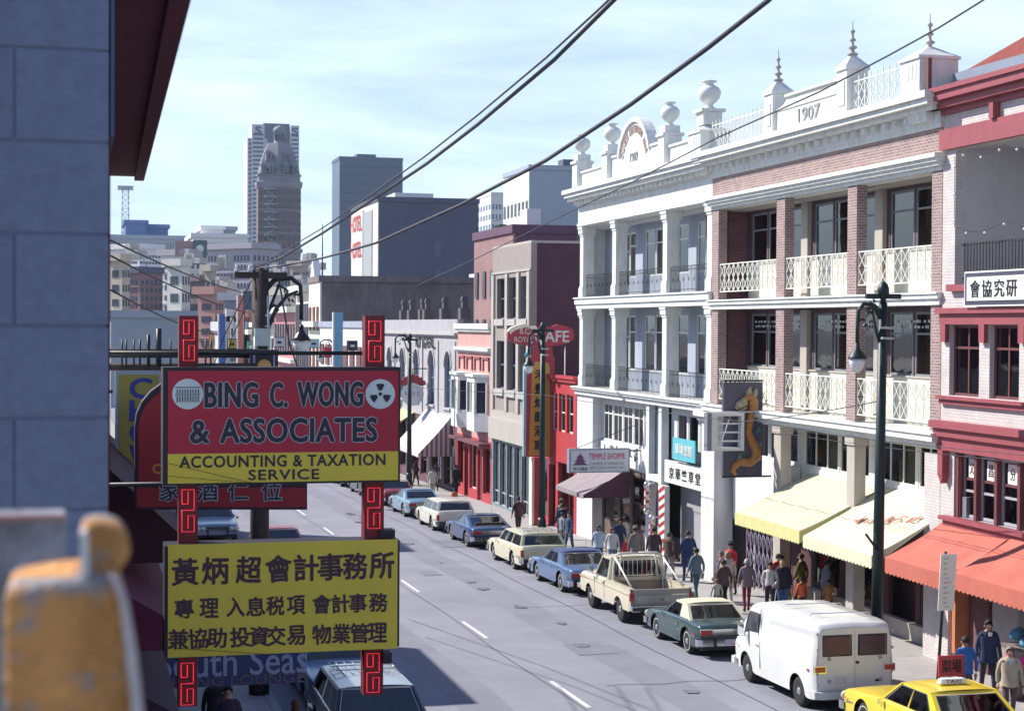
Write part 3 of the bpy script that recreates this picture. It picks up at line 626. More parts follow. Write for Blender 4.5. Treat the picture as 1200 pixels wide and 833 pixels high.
def barber(label, x, y, z0, z1, r):
    t = thing('barber_pole', label, 'barber pole', (x, y, z0)); n = 24; mats = [WHITE, mat('barber_red', (.45, .03, .04), .4), mat('barber_blue', (.05, .14, .4), .4)]
    mb = MB(); rows = int((z1 - z0 - .2) / (r * .55)); 
    for i in range(rows):
        for k in range(n):
            a0, a1 = 2 * pi * k / n, 2 * pi * (k + 1) / n; za = z0 + .1 + (z1 - z0 - .2) * i / rows; zb = z0 + .1 + (z1 - z0 - .2) * (i + 1) / rows
            mb.mi = {0: 1, 1: 1, 2: 0, 3: 0, 4: 0}.get((k * 5 // n * 1 + i + (k // 5)) % 5, 0); mb.add([(x + r * cos(a0), y + r * sin(a0), za), (x + r * cos(a1), y + r * sin(a1), za), (x + r * cos(a1), y + r * sin(a1), zb), (x + r * cos(a0), y + r * sin(a0), zb)], [(0, 1, 2, 3)], True)
    mb.build('striped_tube', mats, t); mb = MB(); mb.lathe((x, y, z1 - .1), [(r * 1.3, 0), (r * 1.3, .08), (r * .9, .14), (.02, .24)], 12).lathe((x, y, z0 - .05), [(.02, -.05), (r * .9, 0), (r * 1.3, .1), (r * 1.3, .16)], 12).tube([(x, y, z0), (x + .4, y, z0)], .02).tube([(x, y, z1), (x + .4, y, z1)], .02); mb.build('pole_cap', CHROME, t)
barber('small dark spiral barber pole high beside the striped panel', 21.15, 61.9, .75, 1.85, .11)
t = thing('striped_barber_panel', 'tall white barber panel with red diagonal stripes at the passage beside the corner pier', 'barber pole', (21.45, 60.3, -1.3))
box('panel', WHITE, t, 21.4, 21.6, 60.6, 61.25, -1.25, 1.85)
for i in range(9):
    z = -1.1 + i * .33; mb = MB(); mb.prism([(60.62, z + .22), (61.23, z), (61.23, z + .13), (60.62, z + .35)], 'x', 21.385, 21.399); mb.build('stripe', mat('barber_red', (.45, .03, .04), .4), t)
barber('slim white and blue barber pole standing against the pier', 21.2, 61.5, -1.2, .6, .1)
# temple shoppe sign and awning
YT = 64.6; p0 = atY(667, 526, YT); p1 = atY(738, 553, YT)
sg = thing('projecting_sign', 'white boxed TEMPLE SHOPPE sign with a pagoda emblem projecting over the mauve awning', 'sign', (p0.x, YT, p1.z))
x0, x1, z0, z1 = p0.x, p1.x, p1.z, p0.z; w_ = x1 - x0; h_ = z1 - z0
SB = mat('pale_blue_sign_face', (.58, .62, .68), .5, .04, 3)
box('sign_cabinet', mat('grey_sign_frame', (.25, .27, .33), .5), sg, x0, x1, YT, YT + .3, z0, z1); box('sign_face', SB, sg, x0 + .06, x1 - .06, YT - .012, YT - .001, z0 + .05, z1 - .05)
text('TEMPLE SHOPPE', mat('rose_sign_paint', (.5, .10, .20), .5), sg, (x0 + w_ * .62, YT - .016, z0 + h_ * .68), w_ * .6, h_ * .26, name='lettering', bold=.015)
text('CHINESE & ORIENTAL', GRN, sg, (x0 + w_ * .62, YT - .016, z0 + h_ * .38), w_ * .58, h_ * .13); text('GIFTS AND NOVELTIES', GRN, sg, (x0 + w_ * .62, YT - .016, z0 + h_ * .2), w_ * .58, h_ * .11)
text('寺心禮品', BLACK, sg, (x0 + w_ * .18, YT - .016, z0 + h_ * .17), w_ * .24, h_ * .14)
mb = MB(); cx = x0 + w_ * .18; zz = z0 + h_ * .32
for i, (a, c) in enumerate(((.17, .14), (.13, .14), (.085, .14))): mb.prism([(cx - a * w_ * .75, zz + i * .14 * h_ + 0.0), (cx + a * w_ * .75, zz + i * .14 * h_), (cx + a * .3 * w_, zz + (i + 1) * .14 * h_), (cx - a * .3 * w_, zz + (i + 1) * .14 * h_)], 'y', YT - .02, YT - .012)
mb.prism([(cx - .01 * w_, zz + .42 * h_), (cx + .01 * w_, zz + .42 * h_), (cx, zz + .55 * h_)], 'y', YT - .02, YT - .012); mb.build('pagoda_emblem', mat('plum_sign_paint', (.14, .05, .14), .6), sg)
MB().tube([(x1, YT + .1, z1 - .1), (21.95, YT + .1, z1 - .1)], .03).tube([(x0 + .3, YT + .15, z1), (21.6, YT + .15, z1 + .9)], .012).build('bracket', IRON, sg)
a_ = awning('mauve canvas awning with a dark, shaded striped side under the temple sign', 66.0, 70.1, 21.8, 2.15, 19.85, 1.05, .15, mat('mauve_canvas', (.27, .225, .24), .9, .1, 2), sidem=mat('shaded_plum_canvas', (.12, .05, .08), .9, .2, 3))  # side canvas darker than the top: shade put into its colour

# ---- dragon sign and the empty bracket frame ----------------------------------------------------
YD = 51.6; q0 = atY(848, 448, YD); q1 = atY(893, 557, YD)
sg = thing('dragon_sign', 'dark blade sign with an orange seahorse-like dragon projecting beside the white pier', 'sign', (q0.x, YD, q1.z))
box('sign_board', mat('slate_sign', (.09, .085, .13), .6, .1, 3), sg, q0.x, q1.x, YD, YD + .14, q1.z, q0.z)
def up_(x, y): v = atY(x, y, YD); return (v.x, YD - .03, v.z)
path = [(863, 478, .6), (866, 472, 1.2), (872, 468, 2.5), (878, 464, 3.6), (882, 470, 4.3), (882, 482, 3.8), (878, 494, 3.2), (876, 506, 3.0), (880, 516, 3.6), (885, 526, 4.2), (885, 536, 4.2), (878, 542, 3.8), (868, 541, 3.2), (861, 545, 2.8), (858, 552, 2.2), (862, 556, 1.2)]
OR = mat('orange_dragon_paint', (.45, .20, .06), .5, .3, 9); k_ = YD / 2000. * 1.07
mb = MB(); mb.tube([up_(x, y) for x, y, r_ in path], [r_ * k_ * 1.5 for x, y, r_ in path], 8); mb.build('dragon_body', OR, sg)
mb = MB(); mb.tube([up_(878, 466), up_(877, 458), up_(879, 452)], [.14, .10, .02], 6).tube([up_(882, 466), up_(885, 459), up_(886, 454)], [.12, .08, .02], 6).tube([up_(873, 470), up_(866, 474), up_(862, 479)], [.17, .15, .08], 6).tube([up_(874, 477), up_(868, 481), up_(864, 483)], [.06, .05, .02], 6)
mb.build('dragon_head', mat('pale_dragon_paint', (.38, .33, .22), .6, .4, 12), sg)
mb = MB()
for (x, y) in ((887, 490), (888, 505), (890, 522), (866, 536), (889, 538), (872, 545)): mb.prism([(up_(x, y)[0] - .12, up_(x, y)[2] - .08), (up_(x, y)[0] + .1, up_(x, y)[2] - .02), (up_(x, y)[0], up_(x, y)[2] + .16)], 'y', YD - .06, YD - .01)
mb.build('dragon_fin', mat('teal_dragon_paint', (.12, .22, .22), .6), sg)
MB().tube([(q0.x, YD + .07, q0.z + .05), (21.6, YD + .07, q0.z + .05)], .03).tube([(q0.x, YD + .07, q1.z - .03), (21.9, YD + .07, q1.z - .03)], .03).build('bracket', IRON, sg)
YB = 51.2; q0 = atY(829, 484, YB); q1 = atY(872, 528, YB)
fr = thing('sign_frame', 'empty white metal sign frame with four cross bars in front of the dragon sign', 'sign frame', (q0.x, YB, q1.z)); WM = mat('white_metal', (.66, .67, .68), .4, .05, 4)
mb = MB(); x0, x1, z0, z1 = q0.x, q1.x, q1.z, q0.z
mb.box(x0 + .15, x0 + .35, YB, YB + .3, z0, z1).box(x1 - .1, x1, YB, YB + .3, z0, z1).box(x0 + .35, x1 - .1, YB, YB + .3, z0, z0 + .1).box(x0 + .35, x1 - .1, YB, YB + .3, z1 - .1, z1); mb.build('outer_frame', WM, fr)
box('junction_box', mat('grey_metal', (.2, .2, .24), .5), fr, x0, x0 + .14, YB, YB + .3, z0, z1)
for i in range(3): box('cross_bar', WM, fr, x0 + .35, x1 - .1, YB + .1, YB + .16, z0 + .28 + i * .28, z0 + .33 + i * .28)
MB().tube([(x0 + .5, YB + .2, z0 + .1), (x1 - .4, YB + .2, z1 - .1)], .015).tube([(x0, YB + .15, z1 + .02), (21.5, YB + .15, z1 + .02)], .02).build('brace', WM, fr)

# ---- red trimmed pale building at the right ------------------------------------------------------
b = building('red_trimmed_building', 'pale brick building with red cornices, an open top loggia and red framed windows', 39.7)
Y0, Y1 = 27.0, 39.72
MB().box(24.6, 40, Y0, Y1, -1.2, 13.2).box(22.6, 24.6, Y0, Y1, -1.2, 8.9).build('wall', BRICKL, b)
win2 = [(37.82, 39.3), (35.98, 37.33), (34.2, 35.5), (32.4, 33.7), (30.6, 31.9), (28.8, 30.1)]
holes = [(a, c, 6.15, 7.93) for a, c in win2] + [(27.6, 39.0, 3.1, 4.72), (27.6, 39.08, 8.95, 12.37), (27.3, 39.0, -1.2, 2.35)]
mb = MB(); wallX(mb, FX, .3, Y0, Y1, -1.2, 13.3, holes); mb.build('front_wall', BRICKW, b)
mb = MB(); cornice(mb, FX, Y0, Y1 + .3, [(.1, 13.28, 13.42), (.3, 13.42, 13.6), (.45, 13.6, 13.8), (.52, 13.8, 13.92)]); mb.build('cornice', REDT, b)
mb = MB(); cornice(mb, FX, Y0, Y1 - .05, [(.12, 12.38, 12.9)]).box(21.3, 21.5, 36.95, 37.15, 12.9, 13.28); mb.build('red_beam', REDT, b)
mb = MB(); cornice(mb, FX, Y0, Y1 - .1, [(.1, 7.95, 8.22), (.2, 8.22, 8.36)])
for y in (39.32, 37.4, 35.6, 33.8, 32.0): mb.box(21.38, 21.498, y, y + .26, 7.5, 7.95)
mb.build('lintel_band', REDT, b)
mb = MB(); cornice(mb, FX, Y0, Y1 - .12, [(.1, 5.92, 6.05), (.18, 6.05, 6.13)]); mb.build('sill_band', REDT, b)
mb = MB(); cornice(mb, FX, Y0, Y1 - .1, [(.12, 4.75, 5.1), (.22, 5.1, 5.32), (.32, 5.32, 5.5)]); mb.box(21.3, 21.498, 39.25, 39.5, 4.1, 4.75).prism([(39.25, 4.1), (39.5, 4.1), (39.37, 3.9)], 'x', 21.32, 21.498); mb.build('middle_cornice', REDT, b)
mb = MB(); cornice(mb, FX, Y0, 39.25, [(.14, 2.8, 3.0), (.24, 3.0, 3.1)]); mb.build('lower_sill', REDT, b)
mb = MB(); cornice(mb, FX, Y0, 39.15, [(.16, 8.78, 8.95)]); mb.build('loggia_sill', REDT, b)
MAR = mat('maroon_frame', (.15, .05, .055), .5, .1, 4)
for (a, c) in win2:
    w = winX(b, 21.62, a + .02, c - .02, 6.15, 7.93, MAR, trans=.68, mull=2, deep=1.0)
    if a > 35:
        mb = MB(); mb.lathe((22.0, (a + c) / 2 - .1, 6.15), [(.1, 0), (.13, .2), (.12, .22)], 10); mb.build('plant_pot', mat('yellow_pot', (.5, .36, .05), .5), w)
        mb = MB()
        for i in range(60):
            t = random.random() * 2 * pi; rr = random.random() * .45; zc = 6.4 + random.random() * .75; y = (a + c) / 2 - .1 + rr * cos(t); x = 22.0 + rr * .4 * sin(t)
            d = Vector((random.uniform(-1, 1), random.uniform(-1, 1), random.uniform(-.5, 1))).normalized() * .13; e = d.cross(Vector((.3, .5, 1))).normalized() * .035
            P = Vector((x, y, zc)); mb.add([P, P + d * .5 + e, P + d, P + d * .5 - e], [(0, 1, 2, 3)])
        tag(mb.build('plant_leaves', mat('leaf_green', (.05, .11, .04), .6), w), kind='stuff')
px = [1119, 1144, 1168, 1195]; ys = [fy(p) for p in (1121, 1142, 1166, 1193, 1222, 1252)]; gly = ['义', '昌', '分', '公', '司']
for i in range(5):
    a, c = ys[i + 1] + .02, ys[i] - .12
    w = winX(b, 21.66, a, c, 3.12, 4.7, mat('lilac_frame', (.4, .37, .42), .5), trans=.42, deep=.8)
    box('blind', mat('buff_blind', (.58, .50, .38), .8, .06, 3), w, 21.78, 21.8, a + .08, c - .08, 3.15, 4.05)
    mb = MB().box(21.674, 21.686, a + .06, c - .06, 4.05, 4.11); mb.build('meeting_rail', MAR, w)
    pb = box('poster', WHITE, w, 21.69, 21.70, a + .2, c - .22, 4.12, 4.6); text(gly[i], BLACK, w, (21.685, (a + c) / 2, 4.36), .22, .3, '-x', 'poster_character', .002, .01)
    box('post', MAR, b, 21.52, 21.72, c, c + .12, 3.1, 4.72)
box('window_post', MAR, b, 21.55, 21.75, 38.78, 39.0, 3.1, 4.72)
MB().box(21.6, 21.8, 38.55, 38.75, 3.12, 3.62).build('ventilator_box', mat('grey_metal', (.2, .2, .24), .5), b)
# loggia
LG = mat('grey_loggia_plaster', (.50, .48, .50), .8, .08, 1.2, dirt=.15)
MB().box(21.8, 24.6, 39.08, 39.4, 8.9, 12.9).build('loggia_side_wall', LG, b); MB().box(24.5, 24.7, Y0, 39.08, 8.9, 12.9).build('loggia_back_wall', LG, b); box('loggia_ceiling', LG, b, 21.8, 24.6, Y0, 39.08, 12.4, 12.9); box('loggia_floor', GREYP, b, 21.8, 24.6, Y0, 39.08, 8.8, 8.92)
mb = MB()
for z in (9.1, 9.95): mb.box(21.7, 21.72, 27.6, 39.05, z - .015, z + .015)
for i in range(76): y = 27.7 + i * .15; mb.box(21.7, 21.72, y - .007, y + .007, 8.95, 10.0)
mb.build('iron_railing', IRON, b)
def bulbs(label, pts, n=8):
    t = thing('string_lights', label, 'string lights', pts[0]); P = []
    for i in range(len(pts) - 1):
        a, c = Vector(pts[i]), Vector(pts[i + 1])
        for k in range(n): u = k / n; P.append(a.lerp(c, u) - Vector((0, 0, .18 * sin(pi * u) * (1 if abs(a.z - c.z) < .8 else 0))))
    P.append(Vector(pts[-1])); MB().tube(P, .008, 4).build('cable', IRON, t)
    for i in range(1, len(P), 3):
        mb = MB(); ball(mb, P[i] - Vector((0, 0, .06)), .035, 8); mb.build('bulb', LAMPW, t)
bulbs('string of round bulbs sagging under the red beam of the open loggia', [(21.45, 38.9, 12.3), (21.45, 36.6, 12.25), (21.45, 34.6, 12.25), (21.45, 32, 12.25)])
bulbs('string of bulbs hanging down the left jamb and across above the loggia railing', [(21.43, 39.0, 12.2), (21.43, 38.98, 10.4), (21.43, 36.6, 10.4), (21.43, 34.2, 10.4), (21.43, 31, 10.4)])
# mansard of red tiles behind the cornice
mb = MB(); mb.box(21.7, 22.0, Y0, Y1 - .05, 13.3, 14.35); mb.build('roof_flashing', mat('blue_grey_flashing', (.22, .26, .34), .5, .1, 2), b)
TI = mat('red_roof_tile', (.42, .13, .10), .7, .2, 4); tl = MB(); tl.prism([(27.0 - .11, 14.3), (27.0, 14.42), (27.0 + .11, 14.3)], 'x', 0, .01)
proto = MB()
for j in range(7): x = 22.0 + j * .3; z = 14.35 + j * .17; proto.add([(x, 26.9, z), (x, 27.0, z + .09), (x, 27.1, z), (x + .34, 26.9, z + .19), (x + .34, 27.0, z + .28), (x + .34, 27.1, z + .19), (x, 26.9, z - .04), (x, 27.1, z - .04)], [(0, 1, 4, 3), (1, 2, 5, 4), (0, 6, 7, 2, 1)])
tp = proto.build('tile_row', TI, b)
for i in range(1, 59): dup(tp, (0, i * .215, 0))
MB().add([(22.0, Y0, 14.3), (22.0, Y1 - .1, 14.3), (24.2, Y1 - .1, 15.52), (24.2, Y0, 15.52)], [(0, 1, 2, 3)]).add([(22.0, Y1 - .1, 13.3), (22.0, Y1 - .1, 14.3), (24.2, Y1 - .1, 15.52), (24.2, Y1 - .1, 13.3)], [(0, 1, 2, 3)]).build('roof', TI, b)
box('vent_pipe', mat('rust_pipe', (.16, .07, .06), .8), b, 21.05, 21.15, 39.72, 39.82, 13.95, 14.75)
sg = thing('association_sign', 'long white sign in a dark frame with black Chinese characters below the loggia', 'sign', (21.3, 30, 8.4))
box('sign_frame', mat('sign_navy_frame', (.06, .06, .09), .5), sg, 21.22, 21.32, 31.0, 38.05, 8.42, 9.2); box('edge', WHITE, sg, 21.225, 21.345, 30.96, 38.09, 8.38, 9.24); box('sign_board', WHITE, sg, 21.2, 21.219, 31.06, 37.93, 8.52, 9.1)
text('會協究研', BLACK, sg, (21.19, 36.68, 8.81), 2.15, .42, '-x', 'lettering', .005, .004, track=1.25)
# ground floor under the red awning
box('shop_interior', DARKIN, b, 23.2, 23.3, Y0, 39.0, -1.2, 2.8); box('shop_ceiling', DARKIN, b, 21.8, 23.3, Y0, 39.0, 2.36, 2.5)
MB().box(21.4, 21.9, 39.05, 39.68, -1.1, 2.7).build('corner_pier', BRICKW, b); MB().box(21.35, 21.75, 38.6, 38.75, -.3, 2.2).build('orange_edge_board', mat('orange_board', (.5, .18, .08), .7), b)
box('brick_jamb', BRICKD, b, 21.7, 21.95, 37.6, 38.5, -1.1, 2.3); box('grey_panel', mat('grey_panel_paint', (.4, .39, .42), .8), b, 21.75, 21.98, 36.3, 37.5, -1.1, 2.3); box('shop_notice', gold, b, 21.73, 21.745, 36.75, 37.1, 1.3, 1.9)
for (y, z, wd, hh, c) in ((34.6, -.9, .8, .7, (.30, .24, .22)), (34.5, -.15, .85, .75, (.34, .28, .26)), (33.5, -.9, .75, 1.2, (.27, .2, .18)), (32.4, -.9, .8, .9, (.33, .25, .22))):
    t = thing('goods_crate', {(34.6, -.9): 'grey brown crate at the bottom of the stack behind the man in the dark suit', (34.5, -.15): 'crate with a pink price tag carrying the blue parcels', (33.5, -.9): 'tall brown crate between the two stacks', (32.4, -.9): 'low brown crate at the picture edge'}[(y, z)], 'crate', (20.95, y, z), 'crates of goods outside the shop')
    mb = MB(); mb.box(20.7, 21.3, y, y + wd, z + .03, z + hh - .03); mb.build('crate_body', mat('crate_%d' % (y * 10), c, .9, .15, 5), t); 
    for zz in (z, z + hh * .48, z + hh - .06): box('batten', mat('crate_batten', (.2, .15, .14), .9), t, 20.68, 21.32, y - .02, y + wd + .02, zz, zz + .05)
    if z == -.15: box('price_tag', mat('pink_tag', (.75, .05, .35), .6), t, 20.7, 20.95, y - .034, y - .022, z + .3, z + .58); box('price_tag', mat('pink_tag', (.75, .05, .35), .6), t, 20.664, 20.678, y + .2, y + .5, z + .3, z + .58)
t = thing('blue_parcels', 'heap of blue wrapped parcels on top of the tagged crate', 'parcels', (20.95, 34.5, .62))
for i in range(6):
    mb = MB(); mb.lathe((20.85 + .2 * (i % 2), 34.0 + i * .22, .62 if i < 4 else .72), [(.03, 0), (.15, .04), (.17, .13), (.12, .22), (.03, .27)], 8); mb.build('parcel', mat('blue_wrapper', (.10, .28, .42), .5, .3, 8), t)
# ---- small red shop -------------------------------------------------------------------------------
b = building('red_shop', 'narrow bright red two storey building squeezed between the white hall and tall grey one', 72.65)
Y0, Y1 = 72.65, 80.6
MB().box(22.6, 36, Y0, Y1, -2, 5.1).build('wall', BRICKD, b)
holes = [(73.2 + i * 1.3, 74.2 + i * 1.3, 3.0, 4.75) for i in range(5)]
mb = MB(); wallX(mb, FX, .3, Y0, Y1, 1.9, 5.45, holes); mb.build('front_wall', REDP, b)
for (p, q, z0, z1) in holes: winX(b, 21.62, p, q, z0, z1, CREAM, curtain=(.1, .9, 0, 1), trans=.5, deep=.8)
mb = MB(); cornice(mb, FX, Y0, Y1, [(.12, 5.3, 5.46), (.2, 5.46, 5.6)]); mb.build('cornice', REDP, b)
holes = [(73, 75.6, -1.2, 1.6), (76, 77.1, -1.6, 1.4), (77.4, 80.0, -1.2, 1.6)]
mb = MB(); wallX(mb, FX, .3, Y0, Y1, -1.8, 1.9, holes); mb.build('shopfront_wall', REDP, b)
for (p, q, z0, z1) in holes: winX(b, 21.66, p, q, z0, z1, MAR, trans=0, mull=2, deep=1.0)
# ---- tall grey building with three window columns ---------------------------------------------------
b = building('grey_stone_building', 'tall grey stone building with three columns of sash windows and a dark brick side wall', 80.65)
Y0, Y1 = 80.65, 88.6
MB().box(21.81, 37, Y0, Y1, -2, 11.9).build('side_wall', mat('plum_brick', (.085, .04, .055), .9, .15, 1.2, kind='brick', col2=(.08, .04, .075)), b)
box('roof', BEIGE, b, 21.5, 37, Y0 - .02, Y1, 11.9, 12.02)
cw = [(fy(px_) ) for px_ in (619, 609.5, 605.6, 596, 591.5, 582)]; cols = [(cw[0], cw[1]), (cw[2], cw[3]), (cw[4], cw[5])]
rows = [(8.2, 10.3), (4.55, 7.05)]
holes = [(a + .03, c - .03, z0, z1) for a, c in cols for z0, z1 in rows]
mb = MB(); wallX(mb, FX, .3, Y0, Y1, 3.3, 11.9, holes); mb.build('front_wall', mat('beige_grey_stone', (.31, .265, .25), .85, .1, 2, .2, dirt=.25), b)
for (a, c, z0, z1) in holes: winX(b, 21.7, a, c, z0, z1, mat('slate_frame', (.16, .18, .24), .5), trans=.5, mull=1, deep=.7, curtain=(.1, .9, .4, 1)); box('stone_sill', GREYP, b, 21.35, 21.5, a - .12, c + .12, z0 - .35, z0 - .02)
for y in (Y0 + .02, cw[1] + .02, cw[3] + .02, Y1 - .6):
    box('pilaster', BEIGE, b, 21.4, 21.5, y, min(y + .5, Y1), 3.4, 10.5)
mb = MB(); cornice(mb, FX, Y0, Y1, [(.06, 10.55, 10.65)], False).box(21.42, 21.5, Y0, Y1, 3.0, 3.4); mb.build('band', BEIGE, b)
box('fascia', BEIGE, b, 21.3, 21.5, Y0, Y1, 1.9, 3.0); 
holes = [(80.95 + i * 1.5, 82.25 + i * 1.5, -1.55, 1.75) for i in range(5)]
mb = MB(); wallX(mb, FX, .3, Y0, Y1, -2, 3.3, holes); mb.build('shopfront_wall', mat('grey_teal_shopfront', (.2, .25, .28), .6, .2, 3), b)
for (a, c, z0, z1) in holes:
    w = winX(b, 21.6, a, c, z0, z1, mat('steel_frame', (.45, .47, .5), .4), trans=.2, mull=2, deep=1.1, fw=.05)
    for j in range(8): y = a + .1 + random.random() * (c - a - .4); z = z0 + random.random() * 2.4; mb = MB(); mb.lathe((22.2 + random.random() * .3, y, z), [(.02, 0), (.12, .1), (.12, .25), (.02, .33)], 8); mb.build('hanging_good', random.choice((WHITE, TEAL, CURT, gold)), w)
# ---- salmon building with bay windows -----------------------------------------------------------------
b = building('salmon_building', 'salmon pink two storey building with white bay windows, white cornices and red shopfront', 88.65)
Y0, Y1 = 88.65, 97.2
MB().box(21.8, 36, Y0, Y1, -2.4, 7.7).build('wall', BRICKD, b); MB().box(FX, 21.8, Y0, Y1, 1.6, 7.7).build('front_wall', PINKP, b)
mb = MB(); cornice(mb, FX, Y0, Y1, [(.15, 7.5, 7.65), (.25, 7.65, 7.95)], False); mb.box(21.52, 21.9, Y0, Y1, 7.5, 7.9); mb.build('cornice', WHITE, b)
mb = MB(); cornice(mb, FX, Y0, Y1, [(.12, 6.35, 6.45), (.25, 6.45, 6.62)], False); mb.build('string_course', WHITE, b)
for i in range(4):
    y = Y0 + .5 + i * 2.0; MB().box(21.42, 21.5, y, y + .12, 5.35, 6.1).box(21.42, 21.5, y + 1.3, y + 1.42, 5.35, 6.1).box(21.42, 21.5, y, y + 1.42, 6.0, 6.12).build('recessed_panel_frame', REDT, b)
for y in (89.3, 93.4):
    mb = MB(); poly = [(21.5, y), (20.85, y + .7), (20.85, y + 2.5), (21.5, y + 3.2)]
    mb.prism(poly, 'z', 2.1, 3.1).prism(poly, 'z', 4.75, 5.05).prism([(21.5, y - .1), (20.75, y + .65), (20.75, y + 2.55), (21.5, y + 3.3)], 'z', 5.05, 5.2)
    for (x, yy) in ((21.42, y + .06), (20.9, y + .74), (20.9, y + 1.6), (20.9, y + 2.46), (21.42, y + 3.14)): mb.box(x - .07, x + .07, yy - .07, yy + .07, 3.1, 4.75)
    bw = mb.build('bay_window', WHITE, b); MB().prism([(21.5, y + .08), (20.93, y + .76), (20.93, y + 2.44), (21.5, y + 3.12)], 'z', 3.1, 4.75).build('pane', DARKGL, bw)
    MB().prism([(20.83, y + .8), (20.93, y + .8), (20.93, y + 1.2), (20.83, y + 1.2)], 'z', 3.1, 4.7).build('curtain', CURT, bw)
holes = [(88.9, 90.6, -1.3, 1.2), (90.9, 91.9, -1.9, 1.0), (92.2, 93.9, -1.3, 1.2), (94.3, 95.2, -1.9, 1.0), (95.5, 97, -1.3, 1.2)]
mb = MB(); wallX(mb, FX, .3, Y0, Y1, -2.2, 1.6, holes); mb.build('shopfront_wall', REDP, b)
for i, (p, q, z0, z1) in enumerate(holes): winX(b, 21.66, p, q, z0, z1, WHITE if i in (1, 2) else MAR, trans=0, deep=1.0, curtain=(.1, .9, 0, 1) if i == 1 else None)
box('shop_canopy', mat('plum_canopy', (.16, .06, .08), .7), b, 20.9, 21.49, 89.0, 96.8, 1.35, 1.5)
# ---- grey building with arched windows ------------------------------------------------------------------
b = building('arched_grey_building', 'long pale grey building with tall arched windows and chimney posts along its parapet', 97.25)
Y0, Y1 = 97.25, 124; GW = mat('pale_grey_render', (.40, .39, .42), .85, .1, 1.2, .2, dirt=.4)
MB().box(21.9, 38, Y0, Y1, -2.6, 7.6).build('wall', GREYP, b)
arches = [98.9 + i * 4.9 for i in range(5)]; AW = 1.9; ha = AW / 2
mb = MB(); wallX(mb, FX, .4, Y0, Y1, 2.2, 8.2, [(y, y + AW, 2.9, 6.3) for y in arches]); mb.build('front_wall', GW, b)
for y in arches:
    f = MB(); f.box(21.7, 21.78, y, y + .1, 2.9, 6.3).box(21.7, 21.78, y + AW - .1, y + AW, 2.9, 6.3).box(21.71, 21.77, y + .1, y + AW - .1, 4.5, 4.6).box(21.71, 21.77, y + ha - .05, y + ha + .05, 2.9, 6.2); w = f.build('window', mat('slate_frame', (.16, .18, .24)), b)
    box('pane', BLUEGL, w, 21.74, 21.76, y + .05, y + AW - .05, 2.9, 6.3); box('window_ledge', GREYP, w, 21.38, 21.498, y - .1, y + AW + .1, 2.78, 2.9)
    yc = y + ha     # arched head: spandrels fill the square corners
    for s_ in (-1, 1):
        mb = MB(); mb.prism([(yc + s_ * (ha + .01), 6.31)] + [(yc + s_ * ha * cos(t), 6.29 - ha + ha * sin(t)) for t in [pi / 2 * k / 8 for k in range(9)]], 'x', 21.52, 21.7); mb.build('arch_spandrel', GW, b)
    mb = MB(); mb.prism([(yc + (ha + .18) * cos(pi * t / 12), 6.29 - ha + (ha + .18) * sin(pi * t / 12)) for t in range(13)] + [(yc + (ha + .01) * cos(pi * t / 12), 6.29 - ha + (ha + .01) * sin(pi * t / 12)) for t in range(12, -1, -1)], 'x', 21.44, 21.5); mb.build('arch_moulding', GREYP, b)
for y in [Y0 + .3 + i * 4.9 for i in range(6)]: box('pilaster', GREYP, b, 21.42, 21.498, y, y + .35, 2.2, 6.9)
mb = MB(); cornice(mb, FX, Y0, Y1, [(.1, 7.15, 7.25), (.2, 7.25, 7.4), (.06, 2.1, 2.3)], False); mb.build('cornice', GREYP, b)
text('KONG REAL.', BLACK, b, (21.44, 106.5, 6.75), 6.2, .72, '-x', 'painted_lettering', .01, .03)
for px_ in (467, 476, 489, 494, 514, 536):
    y = fy(px_); MB().box(21.6, 22.2, y - .35, y + .35, 8.2, 8.85).box(21.75, 22.05, y - .2, y + .2, 8.85, 9.55).box(21.7, 22.1, y - .25, y + .25, 9.3, 9.42).build('chimney', mat('soot_brick', (.12, .1, .11), .9), b)
holes = [(98 + i * 3.6, 100.8 + i * 3.6, -1.7, 1.4) for i in range(7)]
mb = MB(); wallX(mb, FX, .4, Y0, Y1, -2.6, 2.2, holes); mb.build('shopfront_wall', mat('plum_shopfront', (.12, .06, .08), .7), b)
for i, (p, q, z0, z1) in enumerate(holes): winX(b, 21.66, p, q, z0, z1, random.choice((WHITE, MAR, TEAL)), trans=.3, mull=2, deep=1.0)
def stripe_mat(name, c1, c2, f=9):
    M = mat(name, c1, .9); t = M.node_tree; g_ = N(t, 'ShaderNodeNewGeometry'); sp = N(t, 'ShaderNodeSeparateXYZ'); t.links.new(g_.outputs['Position'], sp.inputs[0])
    ad = N(t, 'ShaderNodeMath', operation='ADD'); t.links.new(sp.outputs['X'], ad.inputs[0]); t.links.new(sp.outputs['Y'], ad.inputs[1])
    mu = N(t, 'ShaderNodeMath', operation='MULTIPLY'); mu.inputs[1].default_value = f; t.links.new(ad.outputs[0], mu.inputs[0]); si = N(t, 'ShaderNodeMath', operation='SINE'); t.links.new(mu.outputs[0], si.inputs[0])
    g2 = N(t, 'ShaderNodeMath', operation='GREATER_THAN'); g2.inputs[1].default_value = 0; t.links.new(si.outputs[0], g2.inputs[0])
    mx_ = N(t, 'ShaderNodeMix', data_type='RGBA'); mx_.inputs['A'].default_value = (*c1, 1); mx_.inputs['B'].default_value = (*c2, 1); t.links.new(g2.outputs[0], mx_.inputs['Factor']); t.links.new(mx_.outputs['Result'], t.nodes['Principled BSDF'].inputs['Base Color']); return M
STR = stripe_mat('striped_side_canvas', (.5, .46, .46), (.22, .12, .15), 22)
awning('pale canvas awning with striped sides below the arched windows', 98.6, 106.5, 21.5, 2.5, 19.5, .3, .2, mat('pale_lilac_canvas', (.62, .58, .56), .9, .06, 2), sidem=STR)
